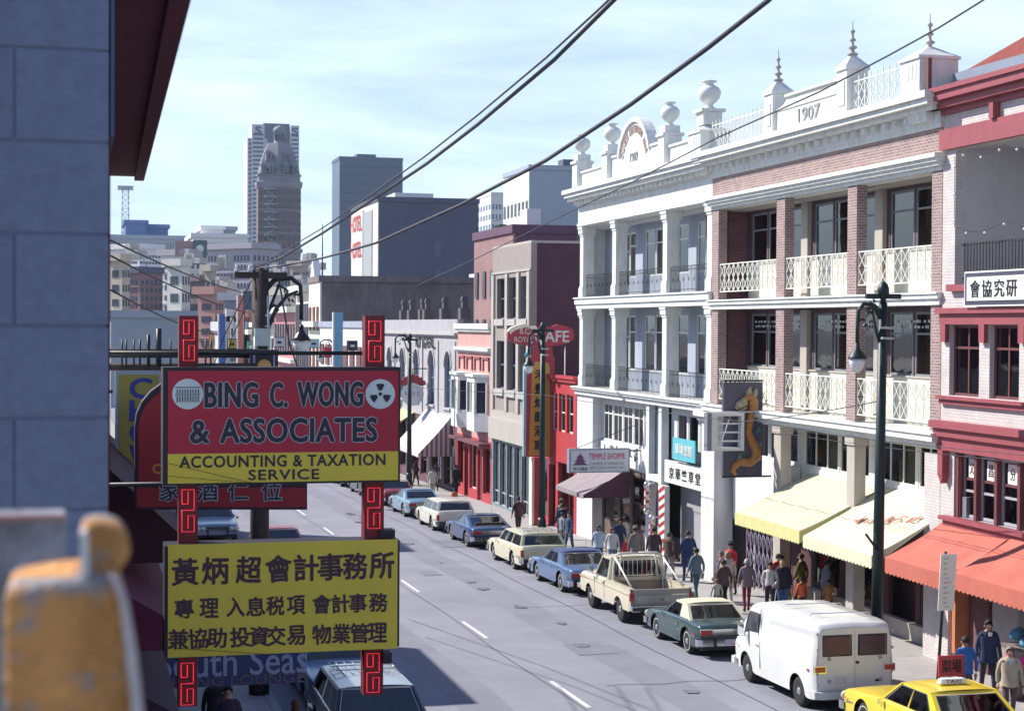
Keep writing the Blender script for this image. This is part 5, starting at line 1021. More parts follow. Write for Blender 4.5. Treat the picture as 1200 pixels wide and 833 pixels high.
for (nm, lb, x0, x1, yt, Y, c, yl) in (('brown_corner_block', 'brown block with small windows under the billboard', 214, 246, 330, 330, (.28, .2, .2), 400), ('tan_walkup', 'narrow tan walk up squeezed beside the white hotel', 240, 252, 318, 325, (.5, .44, .36), 400), ('slate_shed', 'low slate roofed shed left of the utility pole', 262, 300, 352, 260, (.22, .24, .3), 400),
    ('cream_walkup', 'cream walk up right of the utility pole with dark windows', 322, 340, 346, 245, (.62, .58, .48), 390), ('rust_brick_block', 'rust brick block low in front of the lilac offices', 276, 300, 372, 235, (.34, .16, .13), 410), ('pale_hotel_annex', 'pale annex with small windows stepping down below the billboard', 196, 222, 312, 300, (.66, .62, .56), 400), ('buff_loft', 'buff loft building at the left skyline edge', 128, 152, 306, 300, (.5, .42, .34), 380), ('rose_loft', 'rose brick loft left of the slate roofed shed', 232, 262, 345, 270, (.40, .22, .2), 410), ('ivory_block', 'ivory block directly behind the utility pole', 300, 324, 330, 300, (.7, .68, .62), 400), ('tan_rear_block', 'tan rear block below the domed tower', 340, 360, 312, 400, (.46, .38, .32), 350), ('grey_gable_block', 'small grey block at the street end between signs', 262, 284, 388, 220, (.45, .45, .5), 425),
    ('grey_tank_block', 'grey block with a roof tank near the domed tower foot', 352, 372, 318, 480, (.4, .4, .44), 340)):
    b, A, B = front_block(nm, lb, x0, x1, yt, Y, mat('clutter_' + nm, c, .85, .12, .4), max(3, int((x1 - x0) / 4)), 4, yl, .45, .5, WB, depth=14)
    for q in range(3): x = A.x + (B.x - A.x) * rnd_.uniform(.1, .8); w = rnd_.uniform(.8, 2.2); MB().box(x, x + w, Y + 3, Y + 5, A.z + .5, A.z + rnd_.uniform(1.5, 3.2)).build('roof_vent', GREYP, b)
for px_, Y in ((200, 345), (222, 345), (258, 365), (281, 365), (304, 365), (150, 330), (171, 330)):
    mast('thin rooftop aerial %s' % {200: 'of the white hotel', 222: 'beside the billboard', 258: 'of the lilac offices', 281: 'midway along the lilac offices', 304: 'near the utility pole', 150: 'of the pink hotel', 171: 'over the pink hotel roof edge'}[px_], px_, 286 if Y > 340 else 308, 300 if Y > 340 else 322, Y, .12, 'aerial')
A = atY(398, 430, 140); 
# ================================================================== CARS
def lerpf(pts, y):
    if y <= pts[0][0]: return pts[0][1]
    for (a, p), (b, q) in zip(pts, pts[1:]):
        if y <= b:
            t = (y - a) / (b - a) if b > a else 0; return p + (q - p) * t
    return pts[-1][1]
def car_paint(name, c, rough=.28): return mat(name, c, rough, .05, 1.2, coat=.5, spec=.5)
def body_loft(L_, W_, top, wid, axles, R_arch, inner=None, sill=.27, crown=.03, low=.30, sidebulge=True):
    """lofted car body with real wheel arches; top & wid are (y, value) profiles"""
    ys = set(); y = -L_ / 2
    for e in (0, .03, .08, .15): ys |= {round(-L_ / 2 + e, 4), round(L_ / 2 - e, 4)}
    for a in axles:
        for i in range(-9, 10): ys.add(round(a + R_arch * sin(pi / 2 * i / 9), 4))
    n = int(L_ / .16)
    for i in range(n + 1):
        y = -L_ / 2 + L_ * i / n
        if all(abs(y - a) > R_arch + .03 for a in axles) : ys.add(round(y, 4))
    for p, _ in top: ys.add(round(p, 4))
    ys = [y for y in sorted(ys) if -L_ / 2 <= y <= L_ / 2]
    vs = []; fs = []; mi = []; K = None
    for y in ys:
        e = min(y + L_ / 2, L_ / 2 - y); rd = max(0, 1 - e / .15) if e < .15 else 0
        w = W_ / 2 * lerpf(wid, y) * (1 - .06 * rd ** 2); zt = lerpf(top, y) - .05 * rd ** 2; zb = sill + .07 * rd
        za = 0
        for a in axles:
            if abs(y - a) < R_arch: za = max(za, .33 + sqrt(R_arch ** 2 - (y - a) ** 2))
        z0 = max(zb, za); b_ = zt - .09
        hs = [z0, max(z0 + .01, z0 + (b_ - z0) * .2), max(z0 + .02, z0 + (b_ - z0) * .5), max(z0 + .03, z0 + (b_ - z0) * .78)]
        def sw(z):      # side curve
            t = (z - sill) / max(.01, (b_ - sill)); return w * (.955 + .045 * sin(pi * min(1, max(0, t * .62 + .2)))) 
        prof = [(sw(h), h) for h in hs] + [(sw(b_) * .995, b_), (w * .965, zt - .03), (w * .90, zt), (w * .45, zt + crown * .75), (0, zt + crown)]
        ring = [(-x, z) for x, z in prof] + [(x, z) for x, z in prof[::-1][1:]]
        if K is None: K = len(ring)
        vs += [(x, y, z) for x, z in ring]
    for i in range(len(ys) - 1):
        for k in range(K - 1):
            fs.append((i * K + k, (i + 1) * K + k, (i + 1) * K + k + 1, i * K + k + 1))
            ym = (ys[i] + ys[i + 1]) / 2; mi.append(1 if inner and inner[0] < ym < inner[1] and 6 <= k <= K - 8 else 0)
    fs.append(tuple(range(K))); mi.append(0); fs.append(tuple((len(ys) - 1) * K + k for k in range(K))[::-1]); mi.append(0)
    mb = MB(); mb.v = [Vector(v) for v in vs]; mb.f = [list(f) for f in fs]; mb.m = mi; mb.sm = [True] * (len(fs) - 2) + [False, False]
    return mb
def wheel(parent, x, y, r=.33, w=.2, white=True, name='wheel'):
    s = 1 if x > 0 else -1; mb = MB()
    mb.lathe((x - s * w / 2, y, r), [(r * .62, -w / 2), (r * .9, -w / 2), (r, -w * .32), (r, w * .32), (r * .9, w / 2), (r * .62, w / 2), (r * .6, w * .3)], 26, axis='x')
    o = mb.build(name, RUBBER, parent); mb = MB(); f = s
    mb.lathe((x - s * w / 2, y, r), [(r * .615, f * w * .28), (r * .6, f * w * .47), (r * .52, f * w * .44), (r * .4, f * w * .36), (r * .26, f * w * .46), (r * .2, f * w * .58), (.01, f * w * .6)] if f > 0 else [(.01, f * w * .6), (r * .2, f * w * .58), (r * .26, f * w * .46), (r * .4, f * w * .36), (r * .52, f * w * .44), (r * .6, f * w * .47), (r * .615, f * w * .28)], 22, axis='x')
    mb.build('hubcap', HUBM, o)
    if white:
        mb = MB(); xo = x - s * w / 2 + s * w * .505; n = 26
        mb.add([(xo, y + rr_ * cos(2 * pi * k / n), r + rr_ * sin(2 * pi * k / n)) for rr_ in (r * .70, r * .77) for k in range(n)], [(k, (k + 1) % n, n + (k + 1) % n, n + k) for k in range(n)]); mb.build('white_wall', mat('tyre_white', (.5, .5, .48), .8), o)
def quadpanel(corners, inset, off, th=.012):
    """thin panel set into a quad (bl, br, tr, tl): inset fractions, pushed out by off"""
    c = [Vector(q) for q in corners]; ctr = sum(c, Vector()) / 4; nrm = (c[1] - c[0]).cross(c[3] - c[0]).normalized()
    def bil(u, v): return c[0] * (1 - u) * (1 - v) + c[1] * u * (1 - v) + c[2] * u * v + c[3] * (1 - u) * v
    u0, u1, v0, v1 = inset; p = [bil(u0, v0), bil(u1, v0), bil(u1, v1), bil(u0, v1)]
    return [q + nrm * off for q in p], [q + nrm * (off - th) for q in p], nrm
def cabin(root, paint, roofm, yA, yB, yC, yD, zb, zr, wb, wr, pillars=(0.0,), style='sedan', glassm=None, seats=True, zbr=None, rearinset=(.06, .94, .1, .9)):
    """greenhouse: roof, pillars, glass; yA windscreen base (front), yB roof front, yC roof rear, yD back window base"""
    zbr = zbr or zb; B = {'fl': (-wb, yA, zb), 'fr': (wb, yA, zb), 'rl': (-wb, yD, zbr), 'rr': (wb, yD, zbr)}; T = {'fl': (-wr, yB, zr), 'fr': (wr, yB, zr), 'rl': (-wr, yC, zr), 'rr': (wr, yC, zr)}
    mb = MB(); n = 8; m_ = 6; vs = []; fs = []       # crowned roof skin with thickness
    for i in range(n + 1):
        for j in range(m_ + 1):
            u, v = i / n, j / m_; x = -wr + 2 * wr * u; y = yC + (yB - yC) * v; z = zr + .055 * (1 - (2 * u - 1) ** 2) ** .6 * (1 - .35 * (2 * v - 1) ** 2) ; vs.append((x, y, z))
    for i in range(n):
        for j in range(m_): fs.append((i * (m_ + 1) + j, (i + 1) * (m_ + 1) + j, (i + 1) * (m_ + 1) + j + 1, i * (m_ + 1) + j + 1))
    mb.add(vs, fs, True); mb.box(-wr + .01, wr - .01, yC + .02, yB - .02, zr - .05, zr + .004); 
    mb.box(-wr - .012, -wr + .03, yC, yB, zr - .035, zr + .004).box(wr - .03, wr + .012, yC, yB, zr - .035, zr + .004).box(-wr, wr, yB - .05, yB, zr - .03, zr + .008).box(-wr, wr, yC, yC + .05, zr - .03, zr + .008)
    roof = mb.build('roof', roofm, root)
    def bar(a, b, w, d, m, nm):
        a, b = Vector(a), Vector(b); mb = MB(); mb.hexa([a + Vector(q) for q in ((-w, -d, 0), (w, -d, 0), (w, d, 0), (-w, d, 0))] + [b + Vector(q) for q in ((-w, -d, 0), (w, -d, 0), (w, d, 0), (-w, d, 0))]); return mb.build(nm, m, root)
    for s in (-1, 1):
        k = 'l' if s < 0 else 'r'
        bar(B['f' + k], T['f' + k], .025, .03, paint, 'windscreen_pillar')
    quads = {'windscreen': [B['fr'], B['fl'], T['fl'], T['fr']], 'rear_window': [B['rl'], B['rr'], T['rr'], T['rl']], 'L': [B['fl'], B['rl'], T['rl'], T['fl']], 'R': [B['rr'], B['fr'], T['fr'], T['rr']]}
    def pane(nm, q, ins, parent=root, frame=True):
        o, i_, nr = quadpanel(q, ins, .0); MB().hexa(i_ + o).build(nm, glassm or CARGL, parent)
        if frame:
            mb = MB(); 
            for a, b in zip(o, o[1:] + o[:1]): mb.tube([a, b], .011, 4, smooth=False)
            mb.build('chrome_surround', CHROME, root)
    pane('windscreen', quads['windscreen'], (.04, .96, .04, .96)); pane('rear_window', quads['rear_window'], rearinset)
    # rear quarter pillars: solid panels closing the corners
    ins = {'sedan': .86, 'coupe': .70, 'wagon': .97, 'vinyl': .62, 'fast': .62, 'cab': .93}[style]
    for s, kk in ((-1, 'L'), (1, 'R')):
        q = quads[kk]
        u0, u1 = (ins, 1.) if kk == 'L' else (0., 1 - ins)
        o, i_, nr = quadpanel(q, (u0, u1, 0, 1), .0, .05); MB().hexa(i_ + o).build('rear_pillar', roofm if style == 'vinyl' else paint, root)
        cuts = [0.03] + [p * ins for p in pillars if p > 0] + [ins - .01]
        for c0_, c1_ in zip(cuts, cuts[1:]):
            uu = (c0_ + .012, c1_ - .012) if kk == 'L' else (1 - c1_ + .012, 1 - c0_ - .012)
            pane('side_window', q, (uu[0], uu[1], .05, .9))
        for c_ in cuts[1:-1]:
            uu = (c_ - .018, c_ + .018) if kk == 'L' else (1 - c_ - .018, 1 - c_ + .018)
            o, i_, nr = quadpanel(q, (uu[0], uu[1], 0, 1), .004, .04); MB().hexa(i_ + o).build('door_pillar', paint, root)
        o, i_, nr = quadpanel(q, (0.0, 1.0, .9, 1.02), .004, .04); MB().hexa(i_ + o).build('roof_rail', roofm, root)
    # rear corner posts round the back window
    o, i_, nr = quadpanel(quads['rear_window'], (0, rearinset[0] + .005, 0, 1), .002, .05); MB().hexa(i_ + o).build('rear_pillar', roofm if style == 'vinyl' else paint, root)
    o, i_, nr = quadpanel(quads['rear_window'], (rearinset[1] - .005, 1, 0, 1), .002, .05); MB().hexa(i_ + o).build('rear_pillar', roofm if style == 'vinyl' else paint, root)
    o, i_, nr = quadpanel(quads['rear_window'], (0, 1, rearinset[3] - .01, 1), .001, .05); MB().hexa(i_ + o).build('rear_header', roofm, root)
    if seats:
        SM = mat('seat_vinyl', (.07, .05, .05), .6); yy = yA - (yA - yD) * .42
        for s in (-1, 1): MB().box(s * .38 - .25, s * .38 + .25, yy - .14, yy, zb - .15, zb + .22).build('seat', SM, root)
        if style != 'cab': MB().box(-.6, .6, yD + .28, yD + .44, zb - .1, zb + .14).build('rear_seat', SM, root)
        MB().lathe((-.38, yA - .42, zb + .04), [(.17, -.012), (.185, 0), (.17, .012)], 16, axis='y').build('steering_wheel', BLACK, root)
    return roof
def common(root, L_, W_, paint, yF, yR, hz, dz, tail='strip', front=True, bump=.42, doors=(), belt=.8, trim=True, trimz=.55, mirror=True, tailm=None, ax=(), grille=True, wid=1., plate=True):
    def P(nm, m, *a, bevel=0, parent=root): return MB().box(*a).build(nm, m, parent, bevel=bevel)
    hw = W_ / 2
    for nm, y, s in (('front_bumper', yF, 1), ('rear_bumper', yR, -1)):
        mb = MB(); pts = [(-hw * .99, y - s * .14), (-hw * .97, y + s * .02), (-hw * .85, y + s * .09), (hw * .85, y + s * .09), (hw * .97, y + s * .02), (hw * .99, y - s * .14)]
        inn = [(x * .96, yy - s * .05) for x, yy in pts]; mb.prism(pts + inn[::-1], 'z', bump - .08, bump + .09); bmp = mb.build(nm, CHROME, root)
        for x in (-.42, .42): MB().box(x - .03, x + .03, y + s * .08, y + s * .13, bump - .09, bump + .12).build('overrider', BLACK, bmp)
        box('valance', BLACK, root, -hw * .85, hw * .85, y - s * .12, y + s * .0, bump - .2, bump - .07)
    if plate: P('licence_plate', PLATE, -.15, .15, yR - .105, yR - .092, bump - .06, bump + .09); 
    if grille: 
        g_ = P('grille', BLACK, -hw * .55, hw * .55, yF - .02, yF + .012, bump + .12, hz - .1)
        for i in range(5): z = bump + .15 + i * (hz - bump - .3) / 5; box('grille_bar', CHROME, g_, -hw * .55, hw * .55, yF + .012, yF + .02, z, z + .012)
    for x in (-.74, -.55, .55, .74):
        x = x * hw / .9; mb = MB(); mb.lathe((x, yF - .02, (bump + hz) / 2 + .01), [(.1, 0), (.1, .035), (.085, .04), (.04, .055), (.005, .058)], 14, axis='y'); mb.build('headlight', LAMPW, root)
    zc = (bump + dz) / 2 + .05
    if tail == 'strip':
        for s in (-1, 1): P('tail_light', LAMPR, s * hw * .52, s * hw * .88, yR - .018, yR + .01, zc - .07, zc + .07); P('tail_light_trim', CHROME, s * hw * .5, s * hw * .9, yR - .01, yR + .01, zc - .09, zc + .09)
        P('tail_panel', tailm or CHROME, -hw * .49, hw * .49, yR - .01, yR + .01, zc - .08, zc + .08)
    elif tail == 'vert':
        for s in (-1, 1): P('tail_light', LAMPR, s * hw * .82, s * hw * .95, yR - .016, yR + .02, zc - .13, zc + .13); P('reverse_light', LAMPW, s * hw * .82, s * hw * .95, yR - .014, yR + .02, zc - .19, zc - .14)
    for s in (-1, 1):
        x = s * hw * wid
        if trim and ax:
            for ta, tb in ((yR + .15, ax[0] - .44), (ax[0] + .44, ax[1] - .44), (ax[1] + .44, yF - .2)):
                if tb - ta > .1: box('side_trim', CHROME, root, x * .992, x * 1.006, ta, tb, trimz, trimz + .022)
        for (ya, yb) in doors:
            d = MB(); 
            for y in (ya, yb): d.box(x * .985, x * 1.003, y - .006, y + .006, .34, belt)
            d.box(x * .97, x * 1.002, min(ya, yb), max(ya, yb), .33, .342); dd = d.build('door_seam', BLACK, root)
            box('door_handle', CHROME, root, x * .995, x * 1.02, min(ya, yb) + .09, min(ya, yb) + .23, belt - .09, belt - .065)
        P('side_marker', LAMPO if 1 else 0, x * .99, x * 1.004, yF - .35, yF - .25, .6, .64); P('side_marker', LAMPR, x * .99, x * 1.004, yR + .22, yR + .32, .6, .64)
    if mirror: MB().box(-hw * 1.1, -hw * 1.0, doors[0][1] - .1 if doors else 1, (doors[0][1] if doors else 1) - .06, belt + .03, belt + .13).build('wing_mirror', CHROME, root)
    P('underside', UNDER, -hw * .72, hw * .72, yR + .1, yF - .1, .24, .40)
    for a in ax:
        for s in (-1, 1): P('wheel_well', UNDER, s * hw * .62, s * hw * .66, a - .42, a + .42, .3, .74); 
        P('axle', UNDER, -hw * .8, hw * .8, a - .04, a + .04, .29, .37); P('arch_top', UNDER, -hw * .93, hw * .93, a - .4, a + .4, .66, .70)
def build_car(name, label, paint, L_=5.3, W_=1.95, H=1.36, hood=.82, deck=.86, cowl=.92, wb=3.0, yA=.75, yB=.1, yC=-1.0, yD=-1.75, style='sedan', roofm=None, pillars=(.5,), tail='strip', cat='car', trimz=.56, group=None, rear_over=1.25, doors=None, tailm=None, rack=False, wagon=False, hub=True, wr=.33, H2=None):
    root = local(name, label, cat, group); yF, yR = L_ / 2, -L_ / 2; a1 = yR + rear_over; a2 = a1 + wb
    if wagon: top = [(yR, .9), (yR + .1, .98), (yA - .1, cowl + .02), (yA, cowl), (yF - .5, hood), (yF, hood - .07)]
    else: top = [(yR, deck - .05), (yR + .12, deck), (yD - .05, deck + .03), (yD + .2, deck + .06), (yA - .2, cowl), (yA, cowl - .01), (yF - .6, hood), (yF, hood - .07)]
    wid = [(yR, .90), (yR + .5, .97), (-.3, 1), (1.0, 1.), (yF - .6, .97), (yF, .90)]
    body_loft(L_, W_, top, wid, (a1, a2), .40, inner=(yD + .12, yA - .06)).build('body', [paint, mat('cabin_dark_trim', (.05, .04, .045), .8)], root)
    zb = cowl - .03; wbm = W_ / 2 * .90; wrm = W_ / 2 * .74
    cabin(root, paint, roofm or paint, yA, yB, yC, yD, zb, H - .055, wbm, wrm, pillars, style, zbr=(deck + .02 if not wagon else .95))
    common(root, L_, W_, paint, yF, yR, hood - .06, deck, tail, doors=doors or ((yA - 1.35, yA - .1),), belt=cowl - .12, ax=(a1, a2), trimz=trimz, tailm=tailm, wid=.985)
    for y in (a1, a2):
        for s in (-1, 1): wheel(root, s * (W_ / 2 - .07), y, wr, .2)

    if rack:
        mb = MB()
        for s in (-1, 1): mb.tube([(s * wrm * .85, yC + .15, H + .05), (s * wrm * .85, yC + 1.25, H + .07)], .015, 6)
        for i in range(3): y = yC + .2 + i * .5; mb.tube([(-wrm * .85, y, H + .06), (wrm * .85, y, H + .06)], .014, 6)
        for i in range(6): x = -wrm * .6 + i * wrm * .24; mb.box(x - .015, x + .015, yC + .1, yC + 1.4, H + .005, H + .018)
        mb.build('roof_rack', CHROME, root)
    MB().tube([(W_ / 2 * .8, yA + .35, hood + .05), (W_ / 2 * .8, yA + .3, hood + .75)], .004, 4).build('aerial', IRON, root)
    return root
def park(root, wheel_px_near, wheel_px_far, xleft=15.78, W_=1.95, rear_over=1.25, L_=5.3, rz=0): pass
GC = 'vehicles parked nose to tail along the far kerb'
C_GREEN = car_paint('muted_green_paint', (.035, .068, .075)); C_CREAMV = mat('cream_vinyl_roof', (.62, .58, .42), .6, .04, 6, .2)
C_PICK = car_paint('cream_pickup_paint', (.62, .57, .44)); C_BLUE = car_paint('mid_blue_paint', (.085, .145, .27)); C_WAG = car_paint('pale_yellow_paint', (.66, .63, .45)); C_DB = car_paint('dark_blue_paint', (.02, .055, .15)); C_WH = car_paint('ivory_paint', (.68, .67, .58)); C_LB = car_paint('sky_blue_paint', (.18, .29, .38)); C_MR = car_paint('maroon_car_paint', (.23, .035, .05)); C_VAN = car_paint('white_van_paint', (.68, .69, .68), .35); C_TAXI = car_paint('taxi_yellow_paint', (.74, .55, .035)); C_BK = car_paint('black_car_paint', (.03, .04, .05)); C_TL = car_paint('teal_car_paint', (.06, .19, .30))
XC = 16.85
def setcar(o, yr, rear_over, L_, x=XC):      # yr: where the rear axle stands; tilt with the hill
    y = yr - rear_over + L_ / 2; o.location = (x, y, gz(y) + .004); o.rotation_euler = (-SLOPE, 0, random.uniform(-.008, .008)); return o
o = build_car('coupe', 'small dark green coupe with cream vinyl roof parked behind the cream pickup', C_GREEN, L_=4.45, W_=1.8, H=1.32, wb=2.5, yA=.62, yB=.0, yC=-.85, yD=-1.45, deck=.86, hood=.80, cowl=.9, style='vinyl', roofm=C_CREAMV, pillars=(), rear_over=.95, group=GC, tail='strip'); setcar(o, 43.1, .95, 4.45, 16.72)
o = build_car('sedan', 'mid blue coupe with a dark vinyl roof parked in front of the cream pickup', C_BLUE, L_=5.35, H=1.34, wb=3.0, yA=.75, yB=.1, yC=-.95, yD=-1.7, style='coupe', pillars=(.55,), roofm=mat('navy_vinyl_roof', (.06, .085, .19), .6), rear_over=1.2, group=GC); setcar(o, 55.7, 1.2, 5.35)
o = build_car('station_wagon', 'pale yellow station wagon with roof rack and brown tailgate parked behind the dark blue fastback', C_WAG, L_=5.4, H=1.42, wb=3.05, yA=.85, yB=.3, yC=-2.25, yD=-2.55, style='wagon', pillars=(.3, .58), rear_over=1.25, wagon=True, rack=True, group=GC, tail='vert', deck=.9, doors=((-.3, .75), (-1.25, -.32))); setcar(o, 62.2, 1.25, 5.4)
o = build_car('fastback', 'dark blue fastback with long sloping rear window behind the white wagon', C_DB, L_=5.1, H=1.30, wb=2.9, yA=.6, yB=.0, yC=-.8, yD=-2.1, style='fast', pillars=(), rear_over=1.1, deck=.84, group=GC); setcar(o, 70.2, 1.1, 5.1)
o = build_car('station_wagon', 'ivory white station wagon parked behind the sky blue coupe', C_WH, L_=5.3, H=1.42, wb=3.0, yA=.85, yB=.3, yC=-2.2, yD=-2.5, style='wagon', pillars=(.3, .58), rear_over=1.2, wagon=True, rack=False, group=GC, tail='vert', doors=((-.3, .75), (-1.25, -.32))); setcar(o, 77.3, 1.2, 5.3)
o = build_car('coupe', 'sky blue coupe with dark rear deck parked near the round hanging sign', C_LB, L_=5.3, H=1.33, wb=3.0, yA=.7, yB=.05, yC=-.9, yD=-1.7, style='coupe', pillars=(), rear_over=1.25, group=GC, roofm=mat('mid_blue_vinyl', (.1, .17, .28), .6)); setcar(o, 84.5, 1.25, 5.3)
o = build_car('sedan', 'maroon sedan with a white roof, farthest of the parked row beside the big red sign', C_MR, L_=5.2, H=1.36, roofm=C_WH, group=GC); setcar(o, 91.5, 1.25, 5.2)
for i, (p_, lb) in enumerate(((C_BK, 'black sedan far down the parked row past the maroon one'), (C_LB, 'small looking pale blue sedan far down the far kerb'))): o = build_car('sedan', lb, p_, L_=5.2, group=GC); setcar(o, 98.5 + 7.2 * i, 1.25, 5.2)
# taxi
tx = build_car('taxi', 'yellow taxi with a white roof sign waiting at the kerb in front of the van', C_TAXI, L_=5.35, W_=1.95, H=1.38, wb=3.0, yA=.75, yB=.15, yC=-1.0, yD=-1.65, style='sedan', pillars=(.52,), cat='taxi', rear_over=1.25, doors=((-.32, .65), (-1.15, -.34)))
tx['label'] = 'yellow taxi with a lettered white roof light, half in the frame behind the white van'
sgn = MB(); sgn.hexa([(-.3, -.6, 1.4), (.3, -.6, 1.4), (.3, -.42, 1.4), (-.3, -.42, 1.4), (-.26, -.58, 1.50), (.26, -.58, 1.50), (.26, -.44, 1.50), (-.26, -.44, 1.50)]); rl = sgn.build('roof_sign', WHITE, tx, bevel=.012)
text('TAXI', BLACK, tx, (0, -.597, 1.452), .34, .065, name='roof_lettering', depth=.003); text('TAXI', BLACK, tx, (-.985, .2, .6), .7, .12, '-x', name='door_lettering', depth=.002)
setcar(tx, 29.9, 1.25, 5.35, 17.0)
# van
vn = local('panel_van', 'white windowless panel van with two small red tinted rear door windows and wiper-bare roof ribs', 'van', GC); vn['label'] = 'white panel van with two square rear door windows and thin roof bars'
L_, W_, H = 4.9, 2.02, 2.05; yF, yR = L_ / 2, -L_ / 2; a1 = yR + .95; a2 = a1 + 3.05
top = [(yR, 1.90), (yR + .12, 1.98), (yR + .6, 2.02), (1.0, 2.02), (1.32, 1.94), (1.55, 1.72), (1.98, 1.22), (2.2, 1.08), (yF - .05, .98), (yF, .9)]
wid = [(yR, .93), (yR + .2, .985), (0, 1), (1.3, .99), (1.9, .97), (yF, .90)]
def van_body():
    mb = MB(); ys = set(round(-L_ / 2 + L_ * i / 34, 4) for i in range(35)) | {round(p, 4) for p, _ in top} | {-L_ / 2 + .03, -L_ / 2 + .08, L_ / 2 - .03}
    for a in (a1, a2):
        for i in range(-9, 10): ys.add(round(a + .42 * sin(pi / 2 * i / 9), 4))
    ys = sorted(ys); vs = []; fs = []; K = None
    for y in ys:
        e = min(y - yR, yF - y); rd = max(0, 1 - e / .12); zt = lerpf(top, y) - .03 * rd ** 2; w = W_ / 2 * lerpf(wid, y) * (1 - .03 * rd ** 2); za = 0
        for a in (a1, a2):
            if abs(y - a) < .42: za = max(za, .34 + sqrt(.42 ** 2 - (y - a) ** 2))
        z0 = max(.3 + .05 * rd, za); bz = min(1.16, zt - .12)
        zs1 = [z0, z0 + (bz - z0) * .3, z0 + (bz - z0) * .7, bz]; pr_ = [(w * (.965 + .035 * min(1, (z - .3) / .4)), z) for z in zs1]
        up = max(0, zt - .14 - bz); hs2 = [(w * (1 - .09 * (t * up) / .75), bz + up * t) for t in (.35, .7, 1)]
        x9 = hs2[-1][0]; pr_ += hs2 + [(x9 - .03, zt - .045), (x9 - .085, zt - .006), (x9 * .5, zt + .012), (0, zt + .03)]
        ring = [(-x, z) for x, z in pr_] + [(x, z) for x, z in pr_[::-1][1:]]; K = len(ring); vs += [(x, y, z) for x, z in ring]
    for i in range(len(ys) - 1):
        for k in range(K - 1): fs.append((i * K + k, (i + 1) * K + k, (i + 1) * K + k + 1, i * K + k + 1))
    n_ = len(fs); fs.append(tuple(range(K))); fs.append(tuple((len(ys) - 1) * K + k for k in range(K))[::-1]); mb.v = [Vector(v) for v in vs]; mb.f = [list(f) for f in fs]; mb.m = [0] * len(fs); mb.sm = [True] * n_ + [False, False]; return mb
van_body().build('body', C_VAN, vn)
VG = mat('van_glass', (.03, .035, .045), .06, .3, 1, spec=.8)
for s in (-1, 1):
    x = s * W_ / 2
    mb = MB(); mb.prism([(.72, 1.16), (1.62, 1.16), (1.36, 1.68), (1.22, 1.78), (.72, 1.78)], 'x', x * .90, x * .975); mb.build('door_window', VG, vn)
    mb = MB(); 
    for p, q in zip([(.72, 1.16), (1.62, 1.16), (1.36, 1.68), (1.22, 1.78), (.72, 1.78)], [(1.62, 1.16), (1.36, 1.68), (1.22, 1.78), (.72, 1.78), (.72, 1.16)]): mb.tube([(x * .975, *p), (x * .975, *q)], .013, 4)
    mb.tube([(x * .977, 1.38, 1.17), (x * .955, 1.3, 1.74)], .01, 4); mb.build('window_surround', BLACK, vn)
    MB().box(x * .985, x * 1.003, .6, .612, .5, 1.12).box(x * .95, x * .968, .6, .612, 1.13, 1.9).build('door_seam', mat('seam_grey', (.25, .25, .25)), vn); box('door_handle', CHROME, vn, x * .995, x * 1.02, .68, .82, 1.02, 1.045)
    box('side_marker', LAMPR, vn, x * .99, x * 1.004, yR + .25, yR + .33, .92, .97); box('side_marker', LAMPO, vn, x * .985, x * 1.0, yF - .35, yF - .27, .84, .88)

    # mirror
    mb = MB().box(x * 1.07, x * 1.22, 1.42, 1.46, 1.2, 1.44).tube([(x * .97, 1.5, 1.15), (x * 1.2, 1.44, 1.16)], .012, 6).tube([(x * .95, 1.45, 1.62), (x * 1.2, 1.44, 1.46)], .012, 6); mb.build('wing_mirror', CHROME, vn)
mb = MB(); mb.hexa([(-.82, 1.60, 1.70), (.82, 1.60, 1.70), (.82, 1.585, 1.69), (-.82, 1.585, 1.69), (-.86, 1.97, 1.27), (.86, 1.97, 1.27), (.86, 1.95, 1.25), (-.86, 1.95, 1.25)]); mb.build('windscreen', VG, vn)
mb = MB().box(-.003, .003, yR - .006, yR + .01, .52, 1.86).box(-.90, .90, yR - .005, yR + .01, .515, .522).box(-.89, -.884, yR - .006, yR + .01, .52, 1.8).box(.884, .89, yR - .006, yR + .01, .52, 1.8); mb.build('rear_door_seam', mat('seam_grey', (.25, .25, .25)), vn)
RG = mat('red_curtained_glass', (.085, .02, .028), .3, .5, 3, spec=.7)
for s in (-1, 1):
    mb = MB().box(s * .1, s * .76, yR - .012, yR + .01, 1.30, 1.72); mb.build('rear_door_window', RG if s < 0 else mat('dark_plum_glass', (.035, .02, .03), .3, .5, 2, spec=.7), vn, bevel=.02)
    fr_ = MB(); x0, x1 = s * .085, s * .775; fr_.tube([(x0, yR - .008, 1.285), (x1, yR - .008, 1.285), (x1, yR - .008, 1.735), (x0, yR - .008, 1.735), (x0, yR - .008, 1.285)], .014, 6); fr_.build('window_surround', BLACK, vn)
    box('tail_light', LAMPR, vn, s * .72, s * .96, yR - .03, yR + .05, .93, 1.05); box('tail_light_trim', CHROME, vn, s * .70, s * .98, yR - .018, yR + .05, .91, 1.07)
    for z in (.62, .88, 1.4, 1.75): box('door_hinge', mat('hinge_grey', (.4, .4, .38)), vn, s * .885, s * .93, yR - .03, yR, z, z + .06)
    for z in (.72, 1.22): MB().lathe((s * .62, yR - .012, z), [(.045, -.01), (.045, .012)], 10, axis='y').build('reflector', mat('hinge_grey', (.4, .4, .38)), vn)
box('rear_handle', BLACK, vn, .02, .09, yR - .04, yR - .006, 1.1, 1.15); box('licence_plate', PLATE, vn, -.5, -.2, yR - .02, yR - .006, .66, .81); box('maker_badge', BLACK, vn, .5, .64, yR - .015, yR - .006, .68, .73)
